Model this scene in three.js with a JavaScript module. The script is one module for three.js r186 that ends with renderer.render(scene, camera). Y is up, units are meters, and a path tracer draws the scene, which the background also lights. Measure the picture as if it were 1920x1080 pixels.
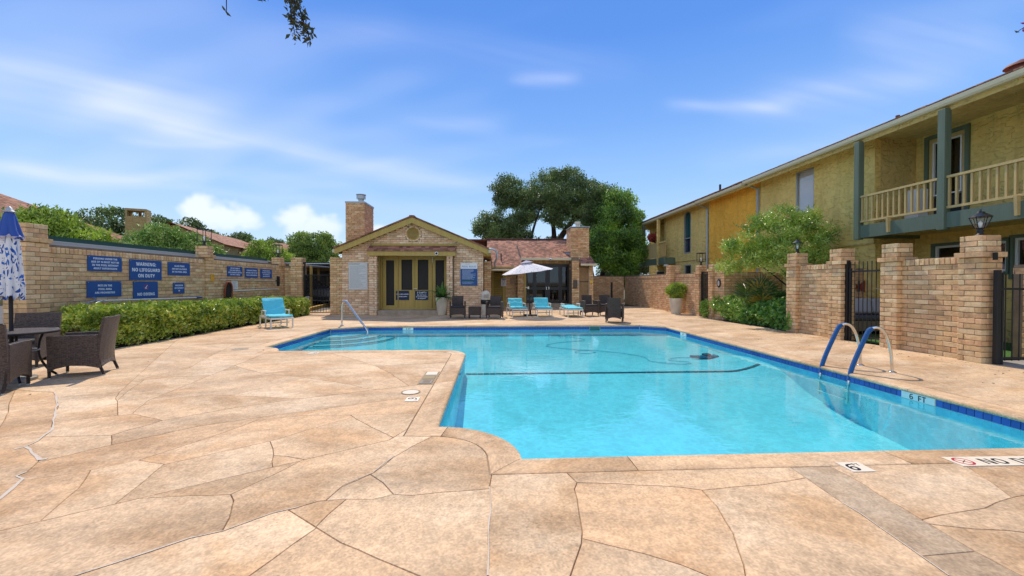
import * as THREE from 'three';
import { mergeGeometries } from 'three/addons/utils/BufferGeometryUtils.js';
import { RoundedBoxGeometry } from 'three/addons/geometries/RoundedBoxGeometry.js';
import { ImprovedNoise } from 'three/addons/math/ImprovedNoise.js';

// ------------------------------------------------------------------ camera, sky, sun, exposure
const scene = new THREE.Scene();
const YAW = Math.atan(35 / 780), PITCH = Math.atan(10 / 780);
const camera = new THREE.PerspectiveCamera(69.39, 16 / 9, 0.05, 900);
camera.position.set(0, 1.3, 0);
camera.rotation.order = 'YXZ';
camera.rotation.set(-PITCH, -YAW, 0);
camera.updateMatrixWorld(true);
scene.add(camera);
const renderer = new THREE.WebGLRenderer({ antialias: true });
renderer.setSize(1024, 576);
renderer.toneMapping = THREE.LinearToneMapping;
renderer.toneMappingExposure = 1.3;
renderer.shadowMap.enabled = true;

// random numbers and noise, all seeded
function rngOf(seed) { let a = seed >>> 0; return () => { a = (a + 0x6d2b79f5) | 0; let t = Math.imul(a ^ (a >>> 15), 1 | a); t = (t + Math.imul(t ^ (t >>> 7), 61 | t)) ^ t; return ((t ^ (t >>> 14)) >>> 0) / 4294967296; }; }
const rng = rngOf(7741);
const rr = (a, b) => a + (b - a) * rng();
const pick = (a) => a[Math.floor(rng() * a.length)];
const clamp = (x, a = 0, b = 1) => Math.min(b, Math.max(a, x));
const mix = (a, b, t) => a + (b - a) * t;
const smooth = (a, b, x) => { const t = clamp((x - a) / (b - a)); return t * t * (3 - 2 * t); };
function hash2(x, y, s) { let h = (Math.imul(x, 374761393) + Math.imul(y, 668265263) + Math.imul(s, 982451653)) | 0; h = Math.imul(h ^ (h >>> 13), 1274126177); return ((h ^ (h >>> 16)) >>> 0) / 4294967296; }
function vnoise(x, y, p, q, s) { // value noise that repeats after p, q cells
  const xi = Math.floor(x), yi = Math.floor(y), fx = x - xi, fy = y - yi, u = fx * fx * (3 - 2 * fx), v = fy * fy * (3 - 2 * fy);
  const w = (a, b) => hash2(((a % p) + p) % p, ((b % q) + q) % q, s);
  return mix(mix(w(xi, yi), w(xi + 1, yi), u), mix(w(xi, yi + 1), w(xi + 1, yi + 1), u), v);
}
function fbm(u, v, p, q, oct, s) { let a = 0.5, r = 0, n = 0; for (let o = 0; o < oct; o++) { r += a * vnoise(u * p, v * q, p, q, s + o * 17); n += a; a *= 0.55; p *= 2; q *= 2; } return r / n; }
const perlin = new ImprovedNoise();
const pnoise = (x, y, z) => perlin.noise(x + 31.7, y + 11.3, z + 57.1);

// sky: a clear blue with wisps of cirrus and two small heaps of cumulus near the horizon
{
  const W = 2048, Hh = 1024, data = new Float32Array(W * Hh * 4);
  const streaks = [ // direction of each wisp as the slope right of and above the pool's axis: ends, width, strength
    [-1.25, 0.50, -0.72, 0.40, 0.085, 0.50], [-0.95, 0.42, -0.62, 0.37, 0.045, 0.42], [-1.2, 0.27, -0.35, 0.235, 0.018, 0.24], [-0.75, 0.36, -0.02, 0.235, 0.026, 0.40],
    [-1.2, 0.26, -0.68, 0.235, 0.016, 0.45], [-0.9, 0.225, -0.45, 0.205, 0.012, 0.22], [-0.85, 0.33, -0.6, 0.32, 0.012, 0.22],
    [0.44, 0.43, 0.72, 0.44, 0.022, 0.42], [0.6, 0.435, 1.15, 0.52, 0.05, 0.40], [0.05, 0.495, 0.2, 0.50, 0.012, 0.32], [0.55, 0.30, 1.2, 0.40, 0.035, 0.2],
    [-0.2, 0.38, 0.02, 0.36, 0.018, 0.16], [-0.5, 0.6, 0.3, 0.52, 0.04, 0.12], [0.9, 0.62, 1.3, 0.6, 0.06, 0.3], [-0.55, 0.2, 0.1, 0.15, 0.025, 0.2],
  ];
  const heaps = [[-0.65, 0.158, 0.10, 0.038], [-0.68, 0.178, 0.055, 0.032], [-0.585, 0.15, 0.05, 0.024], [-0.46, 0.155, 0.05, 0.036], [-0.42, 0.125, 0.07, 0.045], [-0.27, 0.12, 0.05, 0.024], [-1.2, 0.22, 0.06, 0.02], [-0.35, 0.075, 0.16, 0.03]];
  const ramp = [[-90, 0.25, 0.21, 0.16], [-2, 0.34, 0.32, 0.28], [0, 0.66, 0.80, 0.96], [5, 0.50, 0.69, 0.93], [12, 0.31, 0.53, 0.88], [20, 0.185, 0.385, 0.82], [30, 0.105, 0.275, 0.745], [45, 0.08, 0.225, 0.64], [90, 0.07, 0.19, 0.56]];
  for (let j = 0; j < Hh; j++) for (let i = 0; i < W; i++) {
    const el = ((j + 0.5) / Hh - 0.5) * Math.PI, az = ((i + 0.5) / W - 0.5) * 2 * Math.PI, c = Math.cos(el);
    const x = Math.cos(az) * c, y = Math.sin(el), z = Math.sin(az) * c, e = (el * 180) / Math.PI;
    let k = 0; while (k < ramp.length - 2 && e > ramp[k + 1][0]) k++;
    const t = clamp((e - ramp[k][0]) / (ramp[k + 1][0] - ramp[k][0]));
    let r = mix(ramp[k][1], ramp[k + 1][1], t), g = mix(ramp[k][2], ramp[k + 1][2], t), b = mix(ramp[k][3], ramp[k + 1][3], t);
    if (y > 0) {
      let cl = 0, cu = 0;
      const px = x / (y + 0.12), pz = z / (y + 0.12);
      // thin veil, made denser and whiter behind the camera as added fill light
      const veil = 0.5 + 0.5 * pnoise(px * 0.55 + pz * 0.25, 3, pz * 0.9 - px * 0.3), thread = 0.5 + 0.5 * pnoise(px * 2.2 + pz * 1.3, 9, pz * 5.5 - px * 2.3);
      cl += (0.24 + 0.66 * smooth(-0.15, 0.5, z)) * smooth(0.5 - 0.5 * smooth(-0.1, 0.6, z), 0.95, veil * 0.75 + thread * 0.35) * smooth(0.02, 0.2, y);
      if (z < -0.15) {
        const u = x / -z, v = y / -z;
        const wob = 0.02 * pnoise(u * 4, v * 9, 2), fine = 0.5 + 0.5 * pnoise(u * 5 + v * 14, v * 34 + u * 7, 5), lump = 0.5 + 0.5 * pnoise(u * 3.1, v * 7, 8), hair = 0.5 + 0.5 * pnoise(u * 11 + v * 30, v * 80 + u * 15, 15);
        for (const [x0, y0, x1, y1, wd, s] of streaks) {
          const dx = x1 - x0, dy = y1 - y0, L = dx * dx + dy * dy, f = ((u - x0) * dx + (v - y0) * dy) / L, fc = clamp(f), qx = u - x0 - fc * dx, qy = v + wob - y0 - fc * dy, d = Math.hypot(qx * 0.45, qy);
          const w = wd * (0.5 + 0.9 * lump);
          cl += 0.78 * s * Math.exp(-(d * d) / (w * w)) * (0.3 + 0.6 * fine + 0.35 * hair) * smooth(-0.25, 0.25, f) * smooth(1.25, 0.75, f);
        }
        let h = -1;
        for (const [cx, cy, rx, ry] of heaps) h = Math.max(h, 1 - Math.hypot((u - cx) / rx, (v - cy) / (v < cy ? ry * 1.5 : ry)));
        const puff = 0.42 * pnoise(u * 22, v * 30, 1) + 0.25 * pnoise(u * 55, v * 70, 4) + 0.12 * pnoise(u * 120, v * 140, 6);
        cu = smooth(-0.08, 0.6, h + 0.75 * puff) * smooth(0.02, 0.17, v) * 0.66;
      }
      cl = clamp(cl, 0, 0.9);
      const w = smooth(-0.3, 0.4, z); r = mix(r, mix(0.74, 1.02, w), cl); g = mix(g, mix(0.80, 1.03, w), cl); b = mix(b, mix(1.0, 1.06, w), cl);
      r = mix(r, 0.93, cu); g = mix(g, 0.95, cu); b = mix(b, 1.02, cu);
    }
    const o = (j * W + i) * 4; data[o] = r * 0.93; data[o + 1] = g * 0.925; data[o + 2] = b * 0.915; data[o + 3] = 1;
  }
  const sky = new THREE.DataTexture(data, W, Hh, THREE.RGBAFormat, THREE.FloatType);
  sky.mapping = THREE.EquirectangularReflectionMapping; sky.magFilter = sky.minFilter = THREE.LinearFilter; sky.needsUpdate = true;
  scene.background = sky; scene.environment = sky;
}
const sun = new THREE.DirectionalLight(0xffefd8, 3.35);
sun.position.set(-0.11, 0.79, -0.61).multiplyScalar(60);
sun.castShadow = true;
sun.shadow.mapSize.set(4096, 4096);
Object.assign(sun.shadow.camera, { left: -35, right: 35, top: 35, bottom: -35, near: 1, far: 160 });
scene.add(sun, sun.target);

// ------------------------------------------------------------------ helpers
const V = (x, y, z) => new THREE.Vector3(x, y, z);
const names = {};
function numbered(n) { names[n] = (names[n] || 0) + 1; return names[n] === 1 ? n : `${n}_${String(names[n] - 1).padStart(3, '0')}`; }
function tag(o, label, category, group, kind) { if (label) o.userData.label = label; if (category) o.userData.category = category; if (group) o.userData.group = group; if (kind) o.userData.kind = kind; return o; }
function thing(name, label, category, p = [0, 0, 0], turn = 0, group, kind) {
  const o = new THREE.Group(); o.name = numbered(name); o.position.set(...p); o.rotation.y = turn; scene.add(o);
  return tag(o, label, category, group, kind);
}
const shade = (m) => { m.castShadow = true; m.receiveShadow = true; return m; };
function prep(gs) { gs = (Array.isArray(gs) ? gs : [gs]).map((g) => { g = g.index ? g.toNonIndexed() : g; for (const k of Object.keys(g.attributes)) if (!['position', 'normal', 'uv', 'color'].includes(k)) g.deleteAttribute(k); return g; }); return gs.length === 1 ? gs[0] : mergeGeometries(gs); }
function part(name, gs, mat, parent, label) { const m = shade(new THREE.Mesh(prep(gs), mat)); m.name = name; if (label) m.userData.label = label; parent.add(m); return m; }
function solo(name, gs, mat, label, category, group, kind) { const m = shade(new THREE.Mesh(prep(gs), mat)); m.name = numbered(name); scene.add(m); return tag(m, label, category, group, kind); }
function struct(name, gs, mat, label) { return solo(name, gs, mat, label, undefined, undefined, 'structure'); }
function copy(o, label, p, turn = 0) { const c = o.clone(); c.name = numbered(o.name.replace(/_\d{3}$/, '')); c.userData = { ...o.userData, label }; c.position.set(...p); c.rotation.y = turn; scene.add(c); return c; }

// uv in metres by the side that a face looks to
function boxUV(g, s = 1, ou = 0, ov = 0) {
  g = g.index ? g.toNonIndexed() : g; if (!g.attributes.normal) g.computeVertexNormals();
  const p = g.attributes.position, n = g.attributes.normal, uv = new Float32Array(p.count * 2);
  for (let i = 0; i < p.count; i++) {
    const ax = Math.abs(n.getX(i)), ay = Math.abs(n.getY(i)), az = Math.abs(n.getZ(i)); let u, v;
    if (ay >= ax && ay >= az) { u = p.getX(i); v = p.getZ(i); } else if (ax >= az) { u = p.getZ(i); v = p.getY(i); } else { u = p.getX(i); v = p.getY(i); }
    uv[2 * i] = u * s + ou; uv[2 * i + 1] = v * s + ov;
  }
  g.setAttribute('uv', new THREE.BufferAttribute(uv, 2)); return g;
}
const move = (g, x, y, z) => g.translate(x, y, z);
function bx(w, h, d, x = 0, y = 0, z = 0) { return boxUV(move(new THREE.BoxGeometry(w, h, d), x, y, z)); }
function box2(x0, x1, y0, y1, z0, z1) { return bx(x1 - x0, y1 - y0, z1 - z0, (x0 + x1) / 2, (y0 + y1) / 2, (z0 + z1) / 2); }
function rb(w, h, d, r, x = 0, y = 0, z = 0) { return boxUV(move(new RoundedBoxGeometry(w, h, d, 2, r), x, y, z)); }
function rb2(x0, x1, y0, y1, z0, z1, r = 0.01) { return rb(x1 - x0, y1 - y0, z1 - z0, r, (x0 + x1) / 2, (y0 + y1) / 2, (z0 + z1) / 2); }
function cyl(r0, r1, h, x = 0, y = 0, z = 0, n = 16) { return move(new THREE.CylinderGeometry(r1, r0, h, n), x, y + h / 2, z); } // r0 below, r1 on top, y its foot
function bar(a, b, r, n = 8) { const A = V(...a), B = V(...b), d = B.clone().sub(A), g = new THREE.CylinderGeometry(r, r, d.length(), n); g.applyQuaternion(new THREE.Quaternion().setFromUnitVectors(V(0, 1, 0), d.clone().normalize())); return move(g, (A.x + B.x) / 2, (A.y + B.y) / 2, (A.z + B.z) / 2); }
function beam(a, b, w, h) { const A = V(...a), B = V(...b), d = B.clone().sub(A), L = d.length(); d.normalize(); const up = Math.abs(d.y) > 0.95 ? V(1, 0, 0) : V(0, 1, 0), x = up.clone().cross(d).normalize(), y = d.clone().cross(x), g = bx(w, h, L); g.applyMatrix4(new THREE.Matrix4().makeBasis(x, y, d).setPosition((A.x + B.x) / 2, (A.y + B.y) / 2, (A.z + B.z) / 2)); return g; }
function tube(pts, r, n = 24, m = 8, tension = 0.5) { return new THREE.TubeGeometry(new THREE.CatmullRomCurve3(pts.map((p) => V(...p)), false, 'catmullrom', tension), n, r, m); }
function taper(pts, r0, r1, seg = 10, m = 7) { // a limb that thins out
  const c = new THREE.CatmullRomCurve3(pts.map((p) => V(...p))), g = new THREE.TubeGeometry(c, seg, 1, m), P = g.attributes.position;
  for (let i = 0; i <= seg; i++) { const o = c.getPointAt(i / seg), r = mix(r0, r1, i / seg); for (let j = 0; j <= m; j++) { const k = i * (m + 1) + j; P.setXYZ(k, o.x + (P.getX(k) - o.x) * r, o.y + (P.getY(k) - o.y) * r, o.z + (P.getZ(k) - o.z) * r); } }
  g.computeVertexNormals(); return g;
}
function lathe(pts, n = 28, x = 0, y = 0, z = 0) { return move(new THREE.LatheGeometry(pts.map(([a, b]) => new THREE.Vector2(a, b)), n), x, y, z); }
function extrude(pts, depth, bevel = 0) { const s = new THREE.Shape(pts.map(([a, b]) => new THREE.Vector2(a, b))); return new THREE.ExtrudeGeometry(s, { depth, bevelEnabled: bevel > 0, bevelSize: bevel, bevelThickness: bevel, bevelSegments: 1, curveSegments: 10 }); }
function quads(list) { // flat faces, each four points anticlockwise
  const p = [], uv = [], idx = [];
  for (const q of list) { const o = p.length / 3, A = V(...q[0]), u = V(...q[1]).sub(A), w = V(...q[3]).sub(A); q.forEach((c) => p.push(...c)); const lu = u.length(), lw = w.length(); uv.push(0, 0, lu, 0, lu, lw, 0, lw); idx.push(o, o + 1, o + 2, o, o + 2, o + 3); }
  const g = new THREE.BufferGeometry(); g.setAttribute('position', new THREE.Float32BufferAttribute(p, 3)); g.setAttribute('uv', new THREE.Float32BufferAttribute(uv, 2)); g.setIndex(idx); const f = g.toNonIndexed(); f.computeVertexNormals(); return f;
}
const rotY = (g, a) => g.rotateY(a), rotX = (g, a) => g.rotateX(a), rotZ = (g, a) => g.rotateZ(a);

// textures
function tex(n, f, srgb = false, m = n) {
  const d = new Uint8Array(n * m * 4);
  for (let j = 0; j < m; j++) for (let i = 0; i < n; i++) { const c = f((i + 0.5) / n, (j + 0.5) / m), o = (j * n + i) * 4; const a = Array.isArray(c); d[o] = 255 * clamp(a ? c[0] : c); d[o + 1] = 255 * clamp(a ? c[1] : c); d[o + 2] = 255 * clamp(a ? c[2] : c); d[o + 3] = 255; }
  const t = new THREE.DataTexture(d, n, m); t.wrapS = t.wrapT = THREE.RepeatWrapping; t.magFilter = THREE.LinearFilter; t.minFilter = THREE.LinearFilter; if (srgb) t.colorSpace = THREE.SRGBColorSpace; t.needsUpdate = true; return t;
}
function rep(t, x, y = x) { const c = t.clone(); c.repeat.set(x, y); c.needsUpdate = true; return c; }
function canvasTex(w, h, draw) { const c = document.createElement('canvas'); c.width = w; c.height = h; const g = c.getContext('2d'); draw(g, w, h); const t = new THREE.CanvasTexture(c); t.colorSpace = THREE.SRGBColorSpace; return t; }
const std = (color, roughness = 0.7, more = {}) => new THREE.MeshStandardMaterial({ color, roughness, ...more });
const lin = (r, g, b) => new THREE.Color().setRGB(r, g, b);
// ------------------------------------------------------------------ materials
const T = {};
T.grain = tex(256, (u, v) => 0.55 + 0.45 * fbm(u, v, 8, 8, 5, 3));
T.grainBump = tex(256, (u, v) => { const p = vnoise(u * 90, v * 90, 90, 90, 77); return fbm(u, v, 16, 16, 4, 9) - 0.5 * smooth(0.8, 0.95, p); });
T.brick = tex(512, (u, v) => { const a = fbm(u, v, 10, 10, 5, 21), pit = smooth(0.78, 0.95, vnoise(u * 150, v * 150, 150, 150, 5)), stain = smooth(0.55, 0.85, fbm(u, v, 3, 3, 4, 61)); const k = 0.80 + 0.34 * a - 0.25 * pit; return [k * (1 - 0.12 * stain), k * (1 - 0.14 * stain), k * (1 - 0.16 * stain)]; }, true);
T.stucco = tex(1024, (u, v) => { const w = 0.05 * fbm(u, v, 6, 6, 3, 4), a = fbm(u + w, v + w, 22, 22, 4, 12), trowel = smooth(0.42, 0.58, fbm(u + w, v, 14, 26, 3, 31)); return 0.55 * trowel + 0.45 * a; });
T.stuccoTone = tex(512, (u, v) => { const a = fbm(u, v, 5, 3, 5, 41), run = fbm(u, v, 24, 2, 4, 43), sp = fbm(u, v, 40, 40, 3, 47); const k = 0.84 + 0.14 * a + 0.12 * sp - 0.06 * smooth(0.55, 0.8, run); return [k, k * 0.985, k * (0.92 + 0.06 * a)]; }, true);
T.deck = tex(1024, (u, v) => {
  const w = 0.06 * (fbm(u, v, 5, 5, 3, 91) - 0.5);
  const a = fbm(u + w, v - w, 4, 5, 6, 100), s = fbm(u + v * 0 + w, v + w, 4, 16, 5, 110), f = fbm(u, v, 70, 70, 3, 120), pale = smooth(0.5, 0.75, fbm(u - w, v + w, 6, 9, 5, 130)), brown = smooth(0.52, 0.72, fbm(u + w, v, 5, 7, 6, 140)), pit = smooth(0.8, 0.95, vnoise(u * 420, v * 420, 420, 420, 8)) * smooth(0.45, 0.6, fbm(u, v, 9, 9, 3, 150));
  let r = 0.90, g = 0.83, b = 0.74; const gr = fbm(u, v, 330, 330, 2, 160); const k = 0.86 + 0.14 * (a - 0.5) + 0.24 * (s - 0.5) + 0.16 * (f - 0.5) + 0.24 * (gr - 0.5);
  r = mix(r, 0.95, pale * 0.6); g = mix(g, 0.915, pale * 0.6); b = mix(b, 0.86, pale * 0.6);
  r = mix(r, 0.82, brown * 0.7); g = mix(g, 0.71, brown * 0.7); b = mix(b, 0.58, brown * 0.7);
  const q = k * (1 - 0.16 * pit) * 1.12; return [r * q, g * q, b * q];
}, true);
T.deckBump = tex(1024, (u, v) => { const w = 0.08 * fbm(u, v, 5, 5, 3, 91); return 0.6 * fbm(u + w, v + w, 9, 14, 6, 200) + 0.25 * fbm(u, v, 60, 60, 3, 210) + 0.15 * smooth(0.45, 0.55, fbm(u + w, v, 8, 10, 4, 220)); });
const SHC = 32; // shingle courses in one repeat of 4.5 m
T.shingle = tex(1024, (u, v) => {
  const r = Math.floor(v * SHC), f = v * SHC - r, cells = 30, off = hash2(r, 1, 5), x = u * cells + off * cells, c = Math.floor(x), fx = x - c, h = hash2(((c % cells) + cells) % cells, r, 9), h2 = hash2(((c % cells) + cells) % cells, r, 19);
  let k = 0.62 + 0.42 * h; const edge = smooth(0, 0.1, f) * (h2 > 0.4 ? smooth(0, 0.06, fx) : 1); k *= 0.55 + 0.45 * edge; k *= 0.88 + 0.24 * fbm(u, v, 120, 120, 2, 66); const big = fbm(u, v, 4, 4, 4, 71); k *= 0.88 + 0.24 * big;
  return [k, k * (0.93 + 0.09 * h2), k * (0.88 + 0.14 * h2)];
}, true);
T.shingleBump = tex(512, (u, v) => { const r = Math.floor(v * SHC), f = v * SHC - r; return 1 - f * 0.8 + 0.15 * hash2(Math.floor(u * 30), r, 3); });
T.wicker = tex(256, (u, v) => { const n = 16, x = u * n, y = v * n * 2, i = Math.floor(x), j = Math.floor(y), fx = x - i - 0.5, fy = y - j - 0.5, odd = (i + j) % 2; return clamp((odd ? 1 : 0.72) * Math.sqrt(Math.max(0, 1 - 3.4 * fy * fy)) * (1 - (odd ? 0.5 : 2.6) * fx * fx)); });
T.wickerTone = tex(256, (u, v) => { const n = 16, j = Math.floor(v * n * 2), i = Math.floor(u * n), fy = v * n * 2 - j - 0.5; const k = (0.62 + 0.38 * hash2(i, j, 31)) * (1 - 1.5 * fy * fy); return k; }, true);
T.wood = tex(512, (u, v) => 0.7 + 0.3 * fbm(u, v, 40, 3, 5, 301));
T.cloth = tex(256, (u, v) => 0.5 + 0.25 * Math.sin(u * 402) * Math.sin(v * 402) + 0.25 * fbm(u, v, 10, 10, 4, 310));
T.bark = tex(256, (u, v) => fbm(u, v, 14, 4, 5, 320));
T.water = tex(1024, (u, v) => { const a = 0.035 * fbm(u, v, 4, 4, 3, 401); return 0.55 * fbm(u + a, v + a, 12, 18, 3, 410) + 0.33 * fbm(u - a, v, 34, 60, 3, 420) + 0.12 * fbm(u, v, 90, 130, 2, 430); });
T.plaster = tex(512, (u, v) => { const a = fbm(u, v, 6, 6, 5, 501), b = fbm(u, v, 30, 40, 3, 510); const net = 1 - Math.abs(fbm(u, v, 20, 28, 3, 520) - 0.5) * 6; const k = 0.85 + 0.12 * a + 0.06 * b + 0.05 * Math.max(0, net); return [k * 0.98, k, k]; }, true);  // mottling and pale net put the water's ripple light into the plaster colour
const M = {};
// bricks: the same eight tones as single bricks and as joined brickwork
const TONES = [[0.46, 0.31, 0.175], [0.52, 0.35, 0.205], [0.40, 0.262, 0.145], [0.56, 0.41, 0.265], [0.46, 0.285, 0.165], [0.50, 0.37, 0.235], [0.42, 0.265, 0.16], [0.52, 0.325, 0.195]].map(([r, g, b]) => lin(mix(0.47, r, 0.95) * 1.56, mix(0.322, g, 0.95) * 1.55, mix(0.19, b, 0.95) * 1.34));
const PALE = TONES.map((c) => lin(c.r * 1.1, c.g * 1.16, c.b * 1.42));
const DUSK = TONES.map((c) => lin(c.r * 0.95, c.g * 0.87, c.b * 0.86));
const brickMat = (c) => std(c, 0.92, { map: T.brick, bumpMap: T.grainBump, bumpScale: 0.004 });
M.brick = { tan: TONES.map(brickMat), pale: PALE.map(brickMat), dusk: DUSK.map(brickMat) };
M.tones = { tan: TONES, pale: PALE, dusk: DUSK };
M.brickwork = std(0xffffff, 0.92, { map: T.brick, bumpMap: T.grainBump, bumpScale: 0.004, vertexColors: true });
M.mortar = std(lin(0.27, 0.21, 0.14), 0.95, { map: T.grain, bumpMap: T.grainBump, bumpScale: 0.004 });
const stucco = (c) => std(c, 0.95, { map: rep(T.stuccoTone, 0.3), bumpMap: rep(T.stucco, 0.45), bumpScale: 0.032 });
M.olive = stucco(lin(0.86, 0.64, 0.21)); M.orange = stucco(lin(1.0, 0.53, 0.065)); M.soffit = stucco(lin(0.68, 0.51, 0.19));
const painted = (c, rough = 0.6) => std(c, rough, { map: rep(T.wood, 0.8), bumpMap: rep(T.wood, 0.8), bumpScale: 0.003 });
M.oliveWood = painted(lin(0.50, 0.36, 0.09)); M.tanWood = painted(lin(0.66, 0.48, 0.19)); M.teal = painted(lin(0.135, 0.185, 0.125)); M.darkGreen = std(lin(0.012, 0.06, 0.045), 0.5);
M.gutter = std(lin(0.60, 0.55, 0.36), 0.5); M.metalGrey = std(lin(0.42, 0.45, 0.46), 0.42, { metalness: 0.5 });
M.shingle = std(lin(0.44, 0.215, 0.145), 0.95, { map: rep(T.shingle, 1 / 4.5), bumpMap: rep(T.shingleBump, 1 / 4.5), bumpScale: 0.012 });
M.shingleFar = std(lin(0.48, 0.25, 0.16), 0.95, { map: rep(T.shingle, 1 / 4.5) });
M.iron = std(lin(0.012, 0.012, 0.013), 0.5); M.black = std(lin(0.012, 0.012, 0.014), 0.7);
M.screen = std(lin(0.022, 0.020, 0.018), 0.75); M.doorBlack = std(lin(0.014, 0.016, 0.02), 0.35);
M.white = std(lin(0.78, 0.78, 0.76), 0.5); M.cream = std(lin(0.62, 0.57, 0.46), 0.6);
M.glass = new THREE.MeshPhysicalMaterial({ color: 0xffffff, roughness: 0.03, transmission: 1, thickness: 0, ior: 1.5 });
M.tint = new THREE.MeshPhysicalMaterial({ color: lin(0.35, 0.4, 0.42), roughness: 0.02, transmission: 1, thickness: 0, ior: 1.6 });
M.steel = std(lin(0.72, 0.70, 0.66), 0.14, { metalness: 1 });
M.blue = std(lin(0.018, 0.105, 0.30), 0.8, { bumpMap: rep(T.cloth, 6), bumpScale: 0.01 });
M.wicker = std(lin(0.15, 0.105, 0.08), 0.36, { map: rep(T.wickerTone, 3.4), bumpMap: rep(T.wicker, 3.4), bumpScale: 0.006 });
M.wickerDark = std(lin(0.115, 0.08, 0.062), 0.45, { map: rep(T.wickerTone, 3.4), bumpMap: rep(T.wicker, 3.4), bumpScale: 0.006 });
M.cushionDark = std(lin(0.03, 0.03, 0.034), 0.85, { bumpMap: rep(T.cloth, 3), bumpScale: 0.004 });
M.turquoise = std(lin(0.11, 0.58, 0.68), 0.85, { bumpMap: rep(T.cloth, 2), bumpScale: 0.006 });
M.frameWhite = std(lin(0.70, 0.68, 0.62), 0.4);
M.concrete = std(lin(0.46, 0.37, 0.27), 0.9, { map: T.grain, bumpMap: T.grainBump, bumpScale: 0.004 });
M.planter = std(lin(0.80, 0.72, 0.56), 0.75, { map: T.grain, bumpMap: T.grainBump, bumpScale: 0.002 });
M.soil = std(lin(0.07, 0.05, 0.035), 1, { map: T.grain, bumpMap: T.grainBump, bumpScale: 0.03 });
M.bark = std(lin(0.085, 0.065, 0.05), 0.95, { map: rep(T.bark, 2), bumpMap: rep(T.bark, 2), bumpScale: 0.03 });
const leafy = (rough = 0.5, tr = 0.35) => new THREE.MeshPhysicalMaterial({ color: 0xffffff, roughness: rough, transmission: tr, thickness: 0, side: THREE.DoubleSide });
M.leaf = leafy(0.5, 0.5); M.leafGloss = leafy(0.34, 0.42); M.leafDull = leafy(0.7, 0.25);
const DECK = [lin(0.76, 0.62, 0.455), lin(0.775, 0.635, 0.47), lin(0.75, 0.60, 0.43), lin(0.775, 0.65, 0.495), lin(0.765, 0.60, 0.425), lin(0.74, 0.62, 0.475), lin(0.75, 0.61, 0.45)];
M.deck = DECK.map((c) => std(c, 0.8, { map: T.deck, bumpMap: T.deckBump, bumpScale: 0.022 }));
M.strip = std(lin(0.56, 0.48, 0.38), 0.85, { map: T.deck, bumpMap: T.deckBump, bumpScale: 0.012 });
M.coping = std(lin(0.765, 0.62, 0.455), 0.8, { map: T.deck, bumpMap: T.deckBump, bumpScale: 0.012 });
M.joint = std(lin(0.46, 0.36, 0.25), 1, { map: T.grain });
M.filler = std(lin(0.58, 0.50, 0.40), 0.95, { bumpMap: T.grainBump, bumpScale: 0.01 });
M.tile = [lin(0.012, 0.075, 0.34), lin(0.010, 0.06, 0.28), lin(0.016, 0.09, 0.38), lin(0.014, 0.07, 0.31)].map((c) => std(c, 0.16));
M.grout = std(lin(0.25, 0.42, 0.55), 0.8);
M.plaster = std(lin(0.41, 0.85, 0.90), 0.9, { map: rep(T.plaster, 0.45) });
M.water = new THREE.MeshPhysicalMaterial({ color: lin(0.52, 0.86, 0.90), roughness: 0.015, transmission: 1, thickness: 0, ior: 1.33, bumpMap: rep(T.water, 0.22), bumpScale: 0.0035 });
M.tileDark = std(lin(0.012, 0.08, 0.13), 0.5);
// ------------------------------------------------------------------ ground, pool and deck
const arc = (cx, cz, r, a0, a1, n = 10) => Array.from({ length: n + 1 }, (_, i) => { const a = mix(a0, a1, i / n); return [cx + r * Math.cos(a), cz + r * Math.sin(a)]; });
const HP = Math.PI / 2;
const POOL = [ // inner edge of the coping, x and z
  [5.12, -3.08], [5.12, -12.1], [4.5, -12.6], [-3.75, -12.6], [-4.65, -12.05], [-4.65, -8.59],
  ...arc(-4.65, -8.09, 0.5, -HP, 0).slice(1), ...arc(-1.05, -7.56, 0.53, -HP, 0), [-0.52, -3.77], ...arc(-0.52, -3.05, 0.72, -HP, 0).slice(1), [1, -3.06], [3, -3.075],
];
function offsetLoop(P, d) { // positive d: to the outside of the pool
  const n = P.length, out = [];
  for (let i = 0; i < n; i++) {
    const a = P[(i + n - 1) % n], b = P[i], c = P[(i + 1) % n];
    let n1 = [b[1] - a[1], a[0] - b[0]], n2 = [c[1] - b[1], b[0] - c[0]]; const l1 = Math.hypot(...n1), l2 = Math.hypot(...n2); n1 = n1.map((x) => x / l1); n2 = n2.map((x) => x / l2);
    const k = 1 + n1[0] * n2[0] + n1[1] * n2[1], s = d / Math.max(k, 0.35);
    out.push([b[0] + s * (n1[0] + n2[0]), b[1] + s * (n1[1] + n2[1])]);
  }
  return out;
}
const areaOf = (P) => { let a = 0; for (let i = 0; i < P.length; i++) { const q = P[(i + 1) % P.length]; a += P[i][0] * q[1] - q[0] * P[i][1]; } return a / 2; };
const SGN = areaOf(POOL) > 0 ? 1 : -1;
const COPW = 0.245;
const COP = offsetLoop(POOL, SGN * COPW);
function sheet(outer, holes, y, s = 1) { const f = (P) => P.map(([x, z]) => new THREE.Vector2(x, -z)); const sh = new THREE.Shape(f(outer)); for (const h of holes) sh.holes.push(new THREE.Path(f(h))); const g = new THREE.ShapeGeometry(sh).rotateX(-HP).translate(0, y, 0); return boxUV(g, s); }
const HOLE = offsetLoop(POOL, SGN * 0.12);
T.dirt = tex(512, (u, v) => { const a = fbm(u, v, 8, 8, 5, 601), b = smooth(0.45, 0.6, fbm(u, v, 5, 5, 4, 611)); return [mix(0.62, 0.42, b) * (0.6 + 0.7 * a), mix(0.54, 0.47, b) * (0.6 + 0.7 * a), mix(0.42, 0.25, b) * (0.6 + 0.7 * a)]; }, true);
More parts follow.
